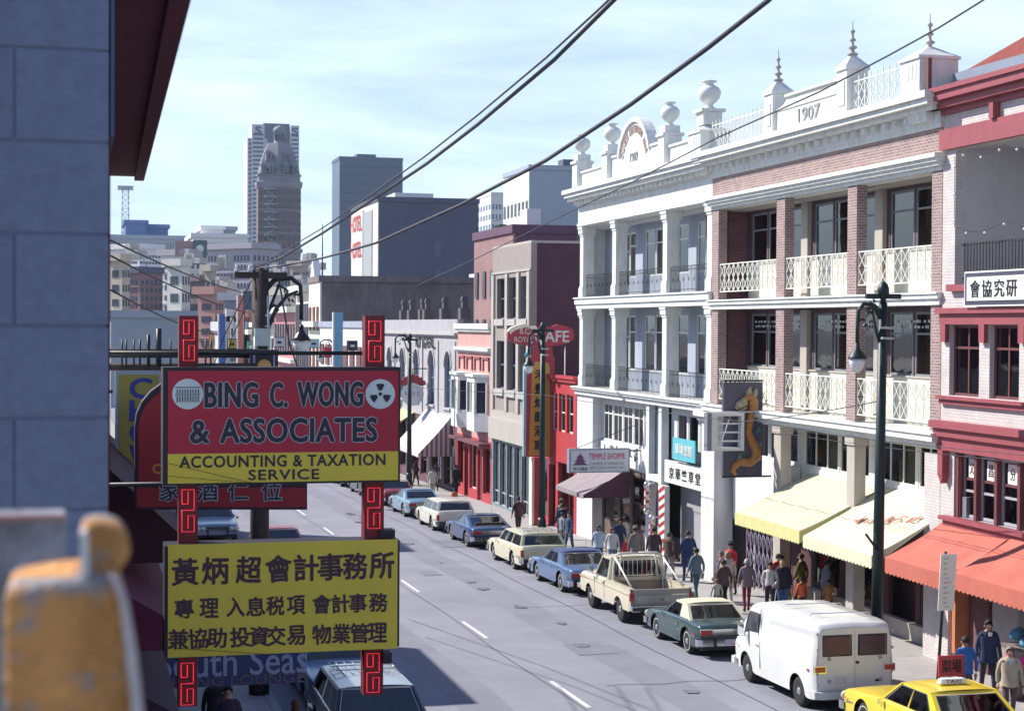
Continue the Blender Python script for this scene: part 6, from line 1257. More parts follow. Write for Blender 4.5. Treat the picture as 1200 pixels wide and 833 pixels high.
for nm, y, s in (('front_bumper', yF, 1), ('rear_bumper', yR, -1)):
    mb = MB(); pts = [(-1.0, y - s * .2), (-.98, y + s * .03), (-.85, y + s * .12), (.85, y + s * .12), (.98, y + s * .03), (1.0, y - s * .2)]; mb.prism(pts + [(x * .96, yy - s * .05) for x, yy in pts[::-1]], 'z', .34, .5); mb.build(nm, mat('painted_bumper', (.58, .59, .6), .4), vn)
for s in (-1, 1): MB().lathe((s * .72, yF - .03, .78), [(.1, 0), (.1, .04), (.04, .06), (.01, .062)], 14, axis='y').build('headlight', LAMPW, vn)
box('grille', BLACK, vn, -.55, .55, yF - .02, yF + .01, .66, .88); box('underside', UNDER, vn, -.8, .8, yR + .1, yF - .1, .28, .5)
for i, y in enumerate((-1.7, -.2)): MB().tube([(-.75, y, 2.06), (-.7, y, 2.12), (.7, y, 2.12), (.75, y, 2.06)], .014, 6).build('roof_bar', CHROME, vn)
for a in (a1, a2):
    box('arch_top', UNDER, vn, -.96, .96, a - .41, a + .41, .72, .77)
    for s in (-1, 1): wheel(vn, s * .93, a, .35, .2, False); box('wheel_well', UNDER, vn, s * .62, s * .66, a - .42, a + .42, .3, .76)
setcar(vn, 35.85, .95, 4.9, 16.85)
# pickup
pk = local('pickup_truck', 'cream pickup truck with a tubular roll bar behind its cab, open bed and beige tailgate', 'pickup truck', GC)
L_, W_, H = 5.5, 2.02, 1.82; yF, yR = L_ / 2, -L_ / 2; a1 = yR + 1.15; a2 = a1 + 3.1; ck = .25   # body lift
cab_r = -.25
def tr_body(lo, hi, top, nm, hollow=False):
    pass
top = [(cab_r, 1.16), (.9, 1.14), (1.1, 1.12), (yF - .3, 1.06), (yF, .98)]
ml = body_loft(2 * yF, W_, [(yR, 1.12), (cab_r, 1.16), (1.0, 1.13), (yF - .3, 1.07), (yF, .98)], [(yR, .98), (yR + .3, 1), (1.5, 1), (yF, .94)], (a1, a2), .46, inner=(cab_r + .05, .95), sill=.46)
# keep the loft only where the cab and bonnet are; the bed gets its own walls
keep = [i for i, f in enumerate(ml.f) if sum(ml.v[q].y for q in f) / len(f) > cab_r - .02 or all(abs(ml.v[q].x) > W_ / 2 * .93 for q in f)]
ml.f = [ml.f[i] for i in keep]; ml.m = [ml.m[i] for i in keep]; ml.sm = [ml.sm[i] for i in keep]; ml.build('body', [C_PICK, mat('cabin_dark_trim', (.05, .04, .045))], pk)
cabin(pk, C_PICK, C_PICK, .95, .5, -.28, -.38, 1.13, 1.78, W_ / 2 * .92, W_ / 2 * .80, (), 'cab', zbr=1.15, rearinset=(.07, .93, .14, .88))
box('cab_back', C_PICK, pk, -.93, .93, cab_r - .09, cab_r - .02, .6, 1.2); BEDM = mat('bed_brown', (.30, .25, .2), .7, .15, 4)
for s in (-1, 1):
    box('bed_wall', C_PICK, pk, s * .84, s * .9, yR + .08, cab_r - .1, .6, 1.1); box('bed_rail', C_PICK, pk, s * .83, s * .985, yR + .03, cab_r - .03, 1.1, 1.135); MB().box(s * .62, s * .84, a1 - .42, a1 + .42, .6, .82).build('wheel_house', BEDM, pk)
box('bed_floor', BEDM, pk, -.84, .84, yR + .06, cab_r - .1, .55, .6); box('bed_front', BEDM, pk, -.84, .84, cab_r - .13, cab_r - .091, .6, 1.08)
tg = box('tailgate', mat('beige_tailgate', (.45, .41, .34), .4, .05, 2), pk, -.86, .86, yR - .01, yR + .05, .62, 1.12, bevel=.01); box('tailgate_trim', CHROME, tg, -.8, .8, yR - .02, yR - .011, .94, .965); box('tailgate_panel', mat('beige_tailgate2', (.52, .49, .43), .4), tg, -.8, .8, yR - .018, yR - .011, .7, .93); box('tailgate_latch', CHROME, tg, -.05, .12, yR - .035, yR - .02, .8, .84)
mb = MB()
for s in (-1, 1):
    mb.tube([(s * .8, cab_r - .25, .62), (s * .8, cab_r - .25, 1.5), (s * .74, cab_r - .25, 1.86), (s * .6, cab_r - .25, 1.93), (0, cab_r - .25, 1.94)], .035, 8).tube([(s * .76, cab_r - .27, 1.82), (s * .8, yR + .5, 1.15)], .03, 8).tube([(s * .55, cab_r - .25, 1.93), (s * .62, cab_r - .25, 1.1)], .025, 8)
mb.build('roll_bar', RAILM, pk)
mb = MB()
for i in range(9): x = -.6 + i * .15; mb.box(x - .008, x + .008, cab_r - .17, cab_r - .155, 1.25, 1.72)
mb.build('window_guard', RAILM, pk)
for s in (-1, 1):
    box('tail_light', LAMPR, pk, s * .87, s * 1.0, yR - .02, yR + .06, .78, 1.0); x = s * W_ / 2; box('side_trim', mat('tan_trim', (.4, .33, .24)), pk, x * .985, x * 1.004, yR + .2, yF - .2, .93, .96)
    MB().box(x * .985, x * 1.003, .85, .862, .56, 1.1).box(x * .985, x * 1.003, -.2, -.19, .56, 1.1).build('door_seam', BLACK, pk); box('door_handle', CHROME, pk, x * .995, x * 1.02, -.12, .02, 1.0, 1.03)
    MB().box(x * 1.05, x * 1.2, .78, .81, 1.2, 1.42).tube([(x, .8, 1.15), (x * 1.12, .8, 1.2)], .012, 5).build('wing_mirror', CHROME, pk)
    MB().lathe((s * .72, yF - .03, .85), [(.1, 0), (.1, .04), (.01, .06)], 14, axis='y').build('headlight', LAMPW, pk)
for nm, y, s in (('front_bumper', yF, 1), ('rear_bumper', yR, -1)):
    mb = MB().box(-.98, .98, y - .02 if s > 0 else y - .16, y + .16 if s > 0 else y + .02, .48, .64); mb.build(nm, CHROME, pk, bevel=.02)
box('licence_plate', PLATE, pk, -.3, .0, yR - .175, yR - .162, .5, .62); box('grille', BLACK, pk, -.6, .6, yF - .02, yF + .01, .7, .96); box('underside', UNDER, pk, -.6, .6, yR + .2, yF - .2, .42, .54)
for a in (a1, a2):
    box('axle', UNDER, pk, -.85, .85, a - .05, a + .05, .36, .46)
    for s in (-1, 1): wheel(pk, s * .93, a, .40, .26, False)
setcar(pk, 48.75, 1.15, 5.5, 16.78)
# near-side cars, seen from the front
GN = 'cars along the near kerb'
o = build_car('station_wagon', 'dark grey wagon with slatted roof rack parked at the near kerb under the yellow sign', C_BK, L_=5.4, W_=1.98, H=1.45, wb=3.05, yA=.85, yB=.35, yC=-2.2, yD=-2.5, style='wagon', pillars=(.3, .58), wagon=True, rack=True, rear_over=1.25, group=GN, roofm=car_paint('silver_grey_paint', (.25, .29, .33))); put(o, (5.75, 33.6, gz(33.6) + .004)); o.rotation_euler = (SLOPE, 0, pi)
o = build_car('sedan', 'teal blue sedan with chrome edged bonnet parked behind the dark wagon at the near kerb', C_TL, L_=5.5, W_=2.0, H=1.4, rear_over=1.25, group=GN); put(o, (5.95, 39.9, gz(39.9) + .004)); o.rotation_euler = (SLOPE, 0, pi)
o = build_car('sedan', 'maroon sedan driving towards us seen between the two big signs', C_MR, L_=5.2, group=None, roofm=mat('dusty_maroon', (.30, .12, .15), .5)); put(o, (7.6, 66.5, gz(66.5) + .004)); o.rotation_euler = (SLOPE, 0, pi)
o = build_car('sedan', 'pale blue sedan at the near kerb seen through the gap left of the maroon one', C_LB, L_=5.2, group=GN); put(o, (5.9, 77, gz(77) + .004)); o.rotation_euler = (SLOPE, 0, pi)
for i, (y, p_, lb) in enumerate(((46.6, C_DB, 'dark blue sedan hidden mostly by the yellow sign at the near kerb'), (58, C_WH, 'ivory sedan at the near kerb behind the signs'), (88, C_BK, 'black sedan far along the near kerb'))): o = build_car('sedan', lb, p_, L_=5.2, group=GN); put(o, (5.9, y, gz(y) + .004)); o.rotation_euler = (SLOPE, 0, pi)
# ================================================================== STREET LAMPS, CABLES
def street_lamp(label, x, y, top, lean=0, arm=-1.15, crossbar=True, armz=8.6, dark=POLEG, group='lamp posts with hooked arms', lampdrop=.0):
    g0 = wz(y); t = thing('street_lamp', label, 'street lamp', (x, y, g0), group); lx = lean
    def at_(z): return Vector((x + lx * (z - g0) / (top - g0), y, z))
    mb = MB(); wd = dark is not POLEG; mb.tube([at_(g0), at_(g0 + .15), at_(g0 + .3), at_(g0 + 1.1), at_(g0 + 1.25)], [.12] * 5 if wd else [.24, .24, .19, .18, .15], 12).tube([at_(g0 + 1.2), at_(g0 + 4.5), at_(top - .5)], [.145, .125, .10], 14).tube([at_(top - .5), at_(top)], [.07, .06], 10)
    mb.build('pole', dark, t)
    mb = MB(); az = armz; P = at_(az); pts = [P, P + Vector((arm * .35, 0, .38)), P + Vector((arm * .75, 0, .42)), P + Vector((arm * .97, 0, .25)), P + Vector((arm, 0, -.15)), P + Vector((arm, 0, -.55))]
    mb.tube(pts, [.07, .06, .055, .05, .045, .045], 8).tube([P - Vector((0, 0, .7)), P + Vector((arm * .25, 0, -.25)), P + Vector((arm * .45, 0, .28))], [.05, .04, .03], 8)
    for i in range(12): a = i * .62; q = P + Vector((arm * (.12 + .07 * i), 0, .18 + .22 * sin(i * .5) + .08 * cos(a * 3))); mb.tube([q, q + Vector((.1 * cos(a), .02, .1 * sin(a)))], [.035, .012], 5)
    mb.build('scroll_arm', IRON if dark is not POLEG else dark, t)
    Lp = P + Vector((arm, 0, -.6 - lampdrop)); mb = MB(); mb.lathe(Lp, [(a_ * .74, b_ * .8) for a_, b_ in [(.03, .12), (.07, .1), (.09, -.05), (.16, -.14), (.25, -.24), (.30, -.32), (.31, -.36), (.26, -.36)]][::-1], 18); mb.build('lamp_hood', POLEG if dark is POLEG else mat('glossy_dark_hood', (.03, .02, .03), .2, .1, 5), t)
    mb = MB(); mb.lathe(Lp, [(a_ * .74, b_ * .8) for a_, b_ in [(.01, -.78), (.10, -.75), (.2, -.64), (.25, -.5), (.265, -.37)]], 18); mb.build('lamp_globe', LAMPW, t)
    if crossbar: c = at_(top - .35); MB().box(c.x - .45, c.x + .45, c.y - .05, c.y + .05, c.z - .06, c.z + .06).lathe((c.x, c.y, c.z), [(.14, -.02), (.14, .18), (.1, .3), (.03, .34)], 10).build('cross_bar', POLEG if dark is POLEG else WOODD, t)
    mb = MB()
    for z in (top - 1.1, top - 1.35): mb.tube([at_(z) + Vector((-.1, -.14, 0)), at_(z) + Vector((.22, -.14, 0))], .03, 6)
    mb.build('insulator', mat('insulator_pale', (.45, .5, .5), .4), t)
    return t
sl1 = street_lamp('tall dark green lamp post with hooked arm before the cream awning', 18.6, 37.4, 8.95, lean=.10, armz=8.0, arm=-.66)
mb = MB(); mb.tube([(18.55, 37.3, 2.55), (18.2, 37.2, 2.95)], .03, 6).tube([(18.6, 37.3, 2.5), (18.45, 37.2, 2.95)], .025, 6); mb.build('stub_bracket', POLEG, sl1)
street_lamp('green lamp post in front of the cafe sign', 18.6, 67.8, 8.0, armz=7.2, arm=-.6, lampdrop=.1)
street_lamp('dark lamp post standing before the round hanging sign', 18.6, 96.8, 7.35, armz=6.85, arm=-.85)
street_lamp('dark far lamp post beyond the yellow awning', 18.6, 126, 6.9, armz=6.3, crossbar=False)
up = street_lamp('old wooden utility pole with crossarm and ornate lamp arm above the red sign', 4.1, 39.6, 9.15, arm=.95, crossbar=False, armz=8.5, lampdrop=.15, dark=WOODD, group=None); up['category'] = 'utility pole'; up.name = 'utility_pole'
mb = MB().box(3.5, 4.7, 39.42, 39.54, 8.9, 9.04); MB().tube([(4.1, 39.6, wz(39.6)), (4.1, 39.6, 9.1)], [.24, .19], 12).build('wooden_shaft', WOODD, up); MB().tube([(4.25, 39.5, 7.7), (4.45, 39.5, 8.2), (4.7, 39.5, 8.5), (4.95, 39.5, 8.62)], [.05, .045, .04, .03], 8).tube([(4.3, 39.5, 8.2), (4.42, 39.5, 8.3), (4.5, 39.5, 8.18), (4.4, 39.5, 8.08)], .035, 6).tube([(4.6, 39.5, 8.7), (4.72, 39.5, 8.62), (4.66, 39.5, 8.5)], .03, 6).build('iron_scrollwork', WOODD, up)
mb.build('crossarm', WOODD, up); mb = MB()
for x in (3.55, 3.85, 4.35, 4.65): mb.lathe((x, 39.56, 9.04), [(.04, 0), (.05, .06), (.03, .1), (.045, .14), (.01, .17)], 8)
mb.build('insulator', LAMPW, up); MB().tube([(3.98, 39.45, 7.6), (3.98, 39.45, 6.2)], .05, 6).tube([(4.25, 39.45, 8.5), (4.3, 39.45, 6.4)], .03, 6).box(3.95, 4.3, 39.3, 39.5, 7.35, 7.75).build('conduit', mat('insulator_pale', (.45, .5, .5)), up)
def cable(label, pts, r, sagz=0, n=24, group='overhead cables along the street'):
    t = thing('overhead_cable', label, 'cable', pts[0], group); P = []
    for i in range(len(pts) - 1):
        a, c = Vector(pts[i]), Vector(pts[i + 1])
        for k in range(n): u = k / n; P.append(a.lerp(c, u) - Vector((0, 0, sagz * 4 * u * (1 - u))))
    P.append(Vector(pts[-1])); MB().tube(P, r, 6).build('strand', mat('cable_rubber', (.05, .045, .06), .6), t); return t
def cab_px(label, pl, X, r, **k): 
    P = [atX(px_, py_, X) for px_, py_ in pl]; t = thing('overhead_cable', label, 'cable', P[0], 'overhead cables along the street')
    MB().tube(P, r, 6).build('strand', mat('cable_rubber', (.05, .045, .06), .6), t); return t
cab_px('thin upper strand of the cable running from the utility pole up over the street', [(735, -20), (700, 13), (640, 68), (560, 135), (500, 182), (440, 225), (380, 266), (330, 296), (288, 316)], 4.1, .011)
cab_px('thick cable twisted below the upper strand, running from the utility pole over the street', [(740, -20), (718, 2), (650, 70), (560, 146), (500, 192), (440, 232), (380, 272), (330, 302), (300, 313)], 4.15, .021)
cab_px('lowest heavy black cable, crossing in front of the hotel block to the top edge', [(930, -25), (900, 1), (830, 56), (740, 122), (640, 188), (540, 240), (440, 285), (380, 302), (330, 312), (303, 314)], 4.3, .019)
cab_px('light wire rising across the white hall parapet towards the top right corner', [(1165, -8), (1150, 2), (1100, 33), (1040, 66), (960, 108), (840, 162), (740, 214), (640, 262), (560, 302), (490, 334)], 8.6, .010)
A = Vector((18.6, 67.8, 5.2))
cable('black span wire drooping from the green lamp post to the round sign', [atX(1030, 470, 18.6), atX(870, 494, 18.6), atX(640, 463, 18.6), atX(470, 452, 18.6)], .012, .05, 10)
cable('pair wire crossing the shopfronts at mezzanine height, upper', [atX(1230, 536, 18.7), atX(900, 500, 18.7)], .008, .04, 12); cable('pair wire crossing the shopfronts at mezzanine height, lower', [atX(1230, 545, 18.7), atX(900, 505, 18.7)], .008, .05, 12)
cable('slack wire falling from the utility pole behind the left red sign post', [atX(300, 318, 4.1), atX(262, 395, 4.0), atX(236, 470, 3.9)], .016, .0, 6)
cable('second slack wire beside it falling behind the left red sign post', [atX(308, 318, 4.1), atX(272, 395, 4.0), atX(246, 480, 3.9)], .014, .0, 6)
for i, (a, b_) in enumerate((((130, 282), (300, 346)), ((130, 300), (290, 366)), ((130, 340), (255, 392)))): 
    cable(['long wire descending from the block wall to the utility pole', 'middle wire descending from the block wall', 'lowest thin wire descending from the block wall'][i], [atY(a[0], a[1], 24), atY(b_[0], b_[1], 46)], .014, .1, 10)
cable('dark wire sagging in front of the utility pole lamp', [(4.5, 39.4, 8.9), (4.75, 39.4, 7.4), (5.1, 39.4, 6.4)], .02, .0, 4)

# parking sign
A = atX(1104, 652, 18.45); g0 = wz(33.9); t = thing('parking_sign', 'narrow white two panel parking sign on a leaning green post beside the taxi', 'sign post', (18.45, 33.9, g0))
MB().tube([(18.30, 33.9, g0), (18.42, 33.9, 1.4), (18.5, 33.9, 2.95)], .035, 8).build('post', POLEG, t)
nrm = mat('sign_white_enamel', (.70, .73, .68), .4, .04, 5)
for z0, z1 in ((2.28, 2.9), (1.66, 2.26)):
    pn = MB(); lean = .05; pn.hexa([(18.30 + lean * (z0 - 1.66), 33.84, z0), (18.68 + lean * (z0 - 1.66), 33.84, z0), (18.68 + lean * (z0 - 1.66), 33.86, z0), (18.30 + lean * (z0 - 1.66), 33.86, z0), (18.30 + lean * (z1 - 1.66), 33.84, z1), (18.68 + lean * (z1 - 1.66), 33.84, z1), (18.68 + lean * (z1 - 1.66), 33.86, z1), (18.30 + lean * (z1 - 1.66), 33.86, z1)]); p_ = pn.build('sign_panel', nrm, t)
    mb = MB()
    for i in range(4): z = z1 - .1 - i * .11; mb.box(18.42, 18.42 + random.uniform(.08, .14), 33.832, 33.838, z - .012, z + .012)
    mb.box(18.46, 18.56, 33.832, 33.838, z0 + .08, z0 + .1); mb.build('faint_lettering', mat('faint_green_print', (.35, .45, .38), .6), p_)

# ================================================================== PEOPLE
SKIN = mat('skin', (.42, .25, .18), .6, .06, 20)
jobs = []
def cloth(name, c): return mat(name, c, .9, .16, 9, .3)
def person(label, x, y, face, h=1.68, top=(.1, .1, .12), legs=(.06, .06, .08), hair=(.02, .018, .018), coat=0, stride=.16, arms=(.12, -.12), bend=(0, 0), hairlen=0, hat=None, bag=None, skirt=False, shoe=(.03, .025, .025), group='pedestrians on the far pavement', bulk=1., collar=None, grey=False):
    k = h / 1.68; i = len(jobs); rnd = random.Random(i * 7 + 3)
    t = local('person', label, 'person', group)
    V = {}; E_ = []; Rr = {}
    def v(n, p, r): V[n] = Vector(p) * k; Rr[n] = (r[0] * k * (bulk if r[0] > .07 else 1), r[1] * k * (bulk if r[0] > .07 else 1))
    v('pel', (0, 0, .93), (.145, .105)); v('waist', (0, .005, 1.08), (.135, .095)); v('chest', (0, .01, 1.27), (.165, .11)); v('neckb', (0, .0, 1.42), (.075, .06)); v('neck', (0, .01, 1.475), (.05, .05)); v('head', (0, .025, 1.56), (.078, .088)); v('crown', (0, .02, 1.63), (.06, .075))
    for s, n in ((-1, 'l'), (1, 'r')):
        st = stride * s * (1 if i % 2 else -1)
        v(n + 'hip', (s * .085, 0, .88), (.09, .095)); v(n + 'knee', (s * .095, st * .55 + .02, .49), (.062, .066)); v(n + 'ank', (s * .09, st, .10), (.042, .045)); v(n + 'heel', (s * .09, st - .02, .045), (.04, .04)); v(n + 'toe', (s * .1, st + .15, .035), (.036, .028))
        a = arms[0 if s < 0 else 1]; b2 = bend[0 if s < 0 else 1]
        v(n + 'sh', (s * .175, .0, 1.385), (.062, .062)); v(n + 'el', (s * .235, a * .6 - .02, 1.11), (.048, .048)); v(n + 'wr', (s * (.235 - .10 * b2), a + .05 + .2 * b2, .88 + .2 * b2), (.033, .033))
        E_ += [('neckb', n + 'sh'), (n + 'sh', n + 'el'), (n + 'el', n + 'wr'), ('pel', n + 'hip'), (n + 'hip', n + 'knee'), (n + 'knee', n + 'ank'), (n + 'ank', n + 'heel'), (n + 'heel', n + 'toe')]
    E_ += [('pel', 'waist'), ('waist', 'chest'), ('chest', 'neckb'), ('neckb', 'neck'), ('neck', 'head'), ('head', 'crown')]
    names = list(V); idx = {n: q for q, n in enumerate(names)}
    me = bpy.data.meshes.new('body'); me.from_pydata([V[n] for n in names], [(idx[a], idx[b]) for a, b in E_], []); o = bpy.data.objects.new('body', me); COL.objects.link(o); o.parent = t
    sk = o.modifiers.new('s', 'SKIN'); sk.use_smooth_shade = True; lay = me.skin_vertices[0].data if me.skin_vertices else None
    if lay is None:
        bm = bmesh.new(); bm.from_mesh(me); bm.verts.layers.skin.verify(); bm.to_mesh(me); bm.free(); lay = me.skin_vertices[0].data
    for n in names: lay[idx[n]].radius = Rr[n]; lay[idx[n]].use_root = (n == 'pel')
    o.modifiers.new('u', 'SUBSURF').levels = 1
    cl = [SKIN, cloth('top_%d' % i, top), cloth('legs_%d' % i, legs), cloth('shoe_%d' % i, shoe)]
    jobs.append((o, k, V, cl))
    # hair
    hm = mat('hair_%d' % i, hair, .7, .2, 30); hc = V['head'] + Vector((0, -.012, .035)) * k; mb = MB(); vs = []; n = 14; m_ = 8; rx, ry, rz_ = .092 * k, .105 * k, .108 * k
    for a in range(m_ + 1):
        th = R(4 + (112 - 4) * a / m_)
        for b2 in range(n):
            ph = 2 * pi * b2 / n; fr = max(0, sin(ph)); tt = th if not fr else min(th, R(112 - 62 * fr ** .6)); z = rz_ * cos(tt)
            if hairlen and sin(ph) < .35 and a >= m_ - 2: z -= hairlen * k * (a - m_ + 3) / 3
            j = 1 + .04 * rnd.uniform(-1, 1); vs.append(hc + Vector((rx * sin(tt) * cos(ph) * j, ry * sin(tt) * sin(ph) * j, z)))
    mb.add(vs, [(a * n + b2, a * n + (b2 + 1) % n, (a + 1) * n + (b2 + 1) % n, (a + 1) * n + b2) for a in range(m_) for b2 in range(n)] + [tuple(range(n))], True); mb.build('hair', hm, t)
    # face
    mb = MB(); hp = V['head']; mb.add([hp + Vector(q) * k for q in ((-.016, .095, -.012), (.016, .095, -.012), (0, .125, -.014), (0, .095, .035))], [(0, 2, 3), (2, 1, 3), (0, 1, 2)]); mb.build('nose', SKIN, t)
    ed = mat('eye_dark', (.02, .015, .015), .3)
    for s in (-1, 1): mb = MB(); ball(mb, hp + Vector((s * .032, .093, .02)) * k, .010 * k, 6); mb.build('eye', ed, t); mb = MB(); ball(mb, hp + Vector((s * .088, .0, .0)) * k, .022 * k, 6); mb.build('ear', SKIN, t)
    MB().box(-.022 * k, .022 * k, hp.y + .088 * k, hp.y + .097 * k, hp.z - .047 * k, hp.z - .038 * k).build('mouth', mat('lip', (.3, .1, .09), .5), t)
    # hands with five fingers
    for s, n in ((-1, 'l'), (1, 'r')):
        w = V[n + 'wr']; d = (w - V[n + 'el']).normalized(); mb = MB(); sd_ = Vector((0, 1, 0)) if abs(d.y) < .7 else Vector((0, 0, 1)); sd_ = (sd_ - d * d.dot(sd_)).normalized(); c = w + d * .02
        mb.tube([c, c + d * .05, c + d * .09], [.026 * k, .034 * k, .028 * k], 7)
        for q in range(4): f0 = c + d * .085 + sd_ * (.012 * (q - 1.5) * 1.3); ln = (.058, .068, .064, .05)[q]; cu = Vector((-s * .35, 0, 0)) * ln; mb.tube([f0, f0 + d * ln * .55, f0 + d * ln + cu], [.010 * k, .009 * k, .007 * k], 5)
        mb.tube([c + d * .02 + sd_ * .026, c + d * .05 + sd_ * .05, c + d * .085 + sd_ * .052], [.012 * k, .011 * k, .008 * k], 5); mb.build('hand', SKIN, t)
    if coat:      # coat or jacket skirt hanging from the waist, open below
        mb = MB(); vs = []; n = 18; lv = [(.19, .135, 1.36), (.195, .14, 1.25), (.17, .125, 1.08), (.19, .145, .95), (.205 + .02 * (coat > .3), .165, max(.95 - coat, .3)), ]
        for j, (a, b2, z) in enumerate(lv):
            for q in range(n): ph = 2 * pi * q / n; f = 1 + (.05 * sin(ph * 5 + i) if j > 2 else 0); vs.append(Vector((a * bulk * f * cos(ph), .005 + b2 * bulk * f * sin(ph), z + (.01 * sin(ph * 3) if j == 4 else 0))) * k)
        mb.add(vs, [(a * n + q, a * n + (q + 1) % n, (a + 1) * n + (q + 1) % n, (a + 1) * n + q) for a in range(4) for q in range(n)], True); mb.build('skirt' if skirt else 'coat', cl[1], t)
    if collar: mb = MB(); mb.prism([(-.045 * k, V['neckb'].z + .02), (.045 * k, V['neckb'].z + .02), (0, V['neckb'].z - .2 * k)], 'y', .12 * k, .14 * k); mb.build('shirt_front', cloth('collar_%d' % i, collar), t)
    if hat: mb = MB(); mb.lathe(V['crown'] + Vector((0, 0, .02)) * k, [(.10 * k, 0), (.145 * k if hat[3] else .1 * k, 0.005), (.098 * k, .012), (.095 * k, .07 * k), (.06 * k, .10 * k), (.005, .10 * k)], 14); mb.build('hat', cloth('hat_%d' % i, hat[:3]), t)
    if bag:
        w = V[bag[0] + 'wr']; z0 = w.z - .48 * k; mb = MB(); mb.hexa([(w.x - .15, w.y - .05, z0), (w.x + .15, w.y - .05, z0), (w.x + .15, w.y + .05, z0), (w.x - .15, w.y + .05, z0), (w.x - .12, w.y - .02, z0 + .33), (w.x + .12, w.y - .02, z0 + .33), (w.x + .12, w.y + .02, z0 + .33), (w.x - .12, w.y + .02, z0 + .33)])
        B_ = mb.build('carried_bag', cloth('bag_%d' % i, bag[1]), t); mb = MB(); mb.tube([(w.x - .08, w.y, z0 + .33), (w.x - .02, w.y, w.z - .07), (w.x + .02, w.y, w.z - .07), (w.x + .08, w.y, z0 + .33)], .008, 4); mb.build('bag_handle', cloth('bag_%d' % i, bag[1]), B_)
    t.location = (x, y, wz(y) + .0); t.rotation_euler.z = face
    return t
PP = pi
navy = (.025, .035, .09); brown = (.10, .05, .045); blackc = (.018, .018, .024); jeans = (.06, .10, .2)
person('person in a long black coat standing before the salmon building door', 21.0, 95.0, PP * .8, 1.74, blackc, blackc, coat=.4)
person('person in pale clothes walking below the pale canvas awning', 19.4, 94.0, PP, 1.7, (.55, .57, .52), (.4, .4, .36), coat=.15)
person('small person in an orange jacket crouching by the maroon and blue cars', 18.6, 84.6, .5, 1.2, (.55, .14, .04), (.2, .08, .04))
person('person in a brown jacket walking away alone on the pavement', 18.9, 72.8, .1, 1.7, brown, (.05, .04, .05), coat=.12)
person('person in grey with dark hair beside the green lamp post', 18.9, 65.8, -1.2, 1.62, (.22, .24, .27), (.1, .1, .12))
person('person in a blue jacket looking towards the street right of the green lamp post', 19.0, 65.1, 2.0, 1.68, (.06, .09, .17), jeans, coat=.1)
person('person in a navy coat walking away with a white and blue carrier bag', 19.6, 68.2, .05, 1.76, navy, (.05, .06, .1), coat=.22, bag=('r', (.42, .5, .6)), bulk=1.1)
person('person in a hat beside the mauve awning, behind the navy coat', 20.3, 70.8, -.6, 1.7, (.2, .15, .15), (.1, .08, .08), hat=(.12, .09, .08, 1))
person('woman in a pale blue jacket with long dark hair, left of a pair facing us', 18.7, 60.2, PP, 1.62, (.42, .50, .60), jeans, hairlen=.16, coat=.1)
person('woman in a white jacket walking arm in arm in the middle of three', 19.0, 59.5, PP * .98, 1.6, (.58, .58, .58), (.14, .2, .34), hair=(.09, .05, .03), hairlen=.1, coat=.08)
person('tall woman in a navy jacket carrying something red, right of the three', 19.9, 61.5, PP, 1.74, navy, (.08, .1, .17), hair=(.10, .05, .03), hairlen=.14, coat=.14, bend=(.5, .6), bag=('l', (.4, .03, .05)))
person('man in a grey jacket and hat with his back to us before the shop window', 19.7, 58.9, .15, 1.66, (.24, .22, .2), (.12, .11, .11), hat=(.15, .13, .11, 1), coat=.12)
person('man in a long dark brown coat and hat beside the grey jacketed man', 20.1, 58.0, -.1, 1.72, (.06, .035, .045), (.05, .04, .05), hat=(.10, .06, .06, 1), coat=.35, bulk=1.12)
person('man in a brown jacket carrying a pale coat over his arm', 20.1, 56.4, -.9, 1.7, (.10, .06, .05), (.24, .22, .21), bend=(.8, .3), coat=.08, bag=('l', (.33, .31, .31)))
person('man in a navy blue suit walking away past the grey passage', 20.7, 56.1, .05, 1.78, (.03, .045, .13), (.03, .045, .13), coat=.16, bulk=1.08, stride=.12)
person('person in a grey blue jacket standing behind the green post stub', 19.4, 51.8, .3, 1.66, (.16, .22, .27), (.06, .14, .15), coat=.08)
person('grey haired person in a dark grey coat near the white corner pier', 19.9, 50.9, .9, 1.64, (.15, .14, .15), (.07, .07, .08), hair=(.12, .11, .11), coat=.3)
person('man in a brown jacket with his back to the road, behind the small child', 19.2, 48.9, .2, 1.62, (.12, .075, .07), blackc, coat=.1, hair=(.03, .02, .02))
person('small child in a cream top beside the pickup', 18.75, 48.3, .1, 1.12, (.6, .57, .48), (.2, .2, .24), hair=(.16, .08, .05))
person('person in a bright red jacket and dark hat behind the woman in beige', 20.9, 52.6, PP * .7, 1.72, (.5, .03, .05), (.08, .04, .05), hat=(.04, .03, .05, 1), coat=.1)
person('woman in a long beige coat walking away with a pale bag', 20.0, 50.6, .1, 1.66, (.60, .57, .50), (.55, .53, .48), hair=(.28, .20, .12), hairlen=.08, coat=.42, bag=('l', (.6, .6, .56)), stride=.12)
person('grey haired woman in a mauve coat and maroon trousers', 20.0, 49.0, -.1, 1.6, (.25, .19, .21), (.22, .03, .06), hair=(.40, .39, .38), coat=.16, stride=.1)
person('woman in a pale blouse and dark skirt next to the grey haired woman', 20.3, 47.9, PP * .85, 1.62, (.5, .5, .5), (.03, .03, .05), coat=.0, hairlen=.06, bend=(.7, .2))
person('person in a dark coat standing in shade behind the pale blouse', 21.1, 48.9, 1.2, 1.7, (.05, .02, .03), blackc, coat=.3)
person('person in a red coat carrying a white bag under the yellow awning', 21.3, 49.6, .2, 1.66, (.48, .03, .06), (.14, .08, .09), coat=.16, bag=('l', (.62, .6, .6)))
person('blonde person in a navy coat and blue jeans under the yellow awning', 20.8, 48.1, -.1, 1.68, (.03, .03, .06), (.05, .12, .34), hair=(.42, .30, .18), hairlen=.05, coat=.16, bulk=1.2, stride=.08)
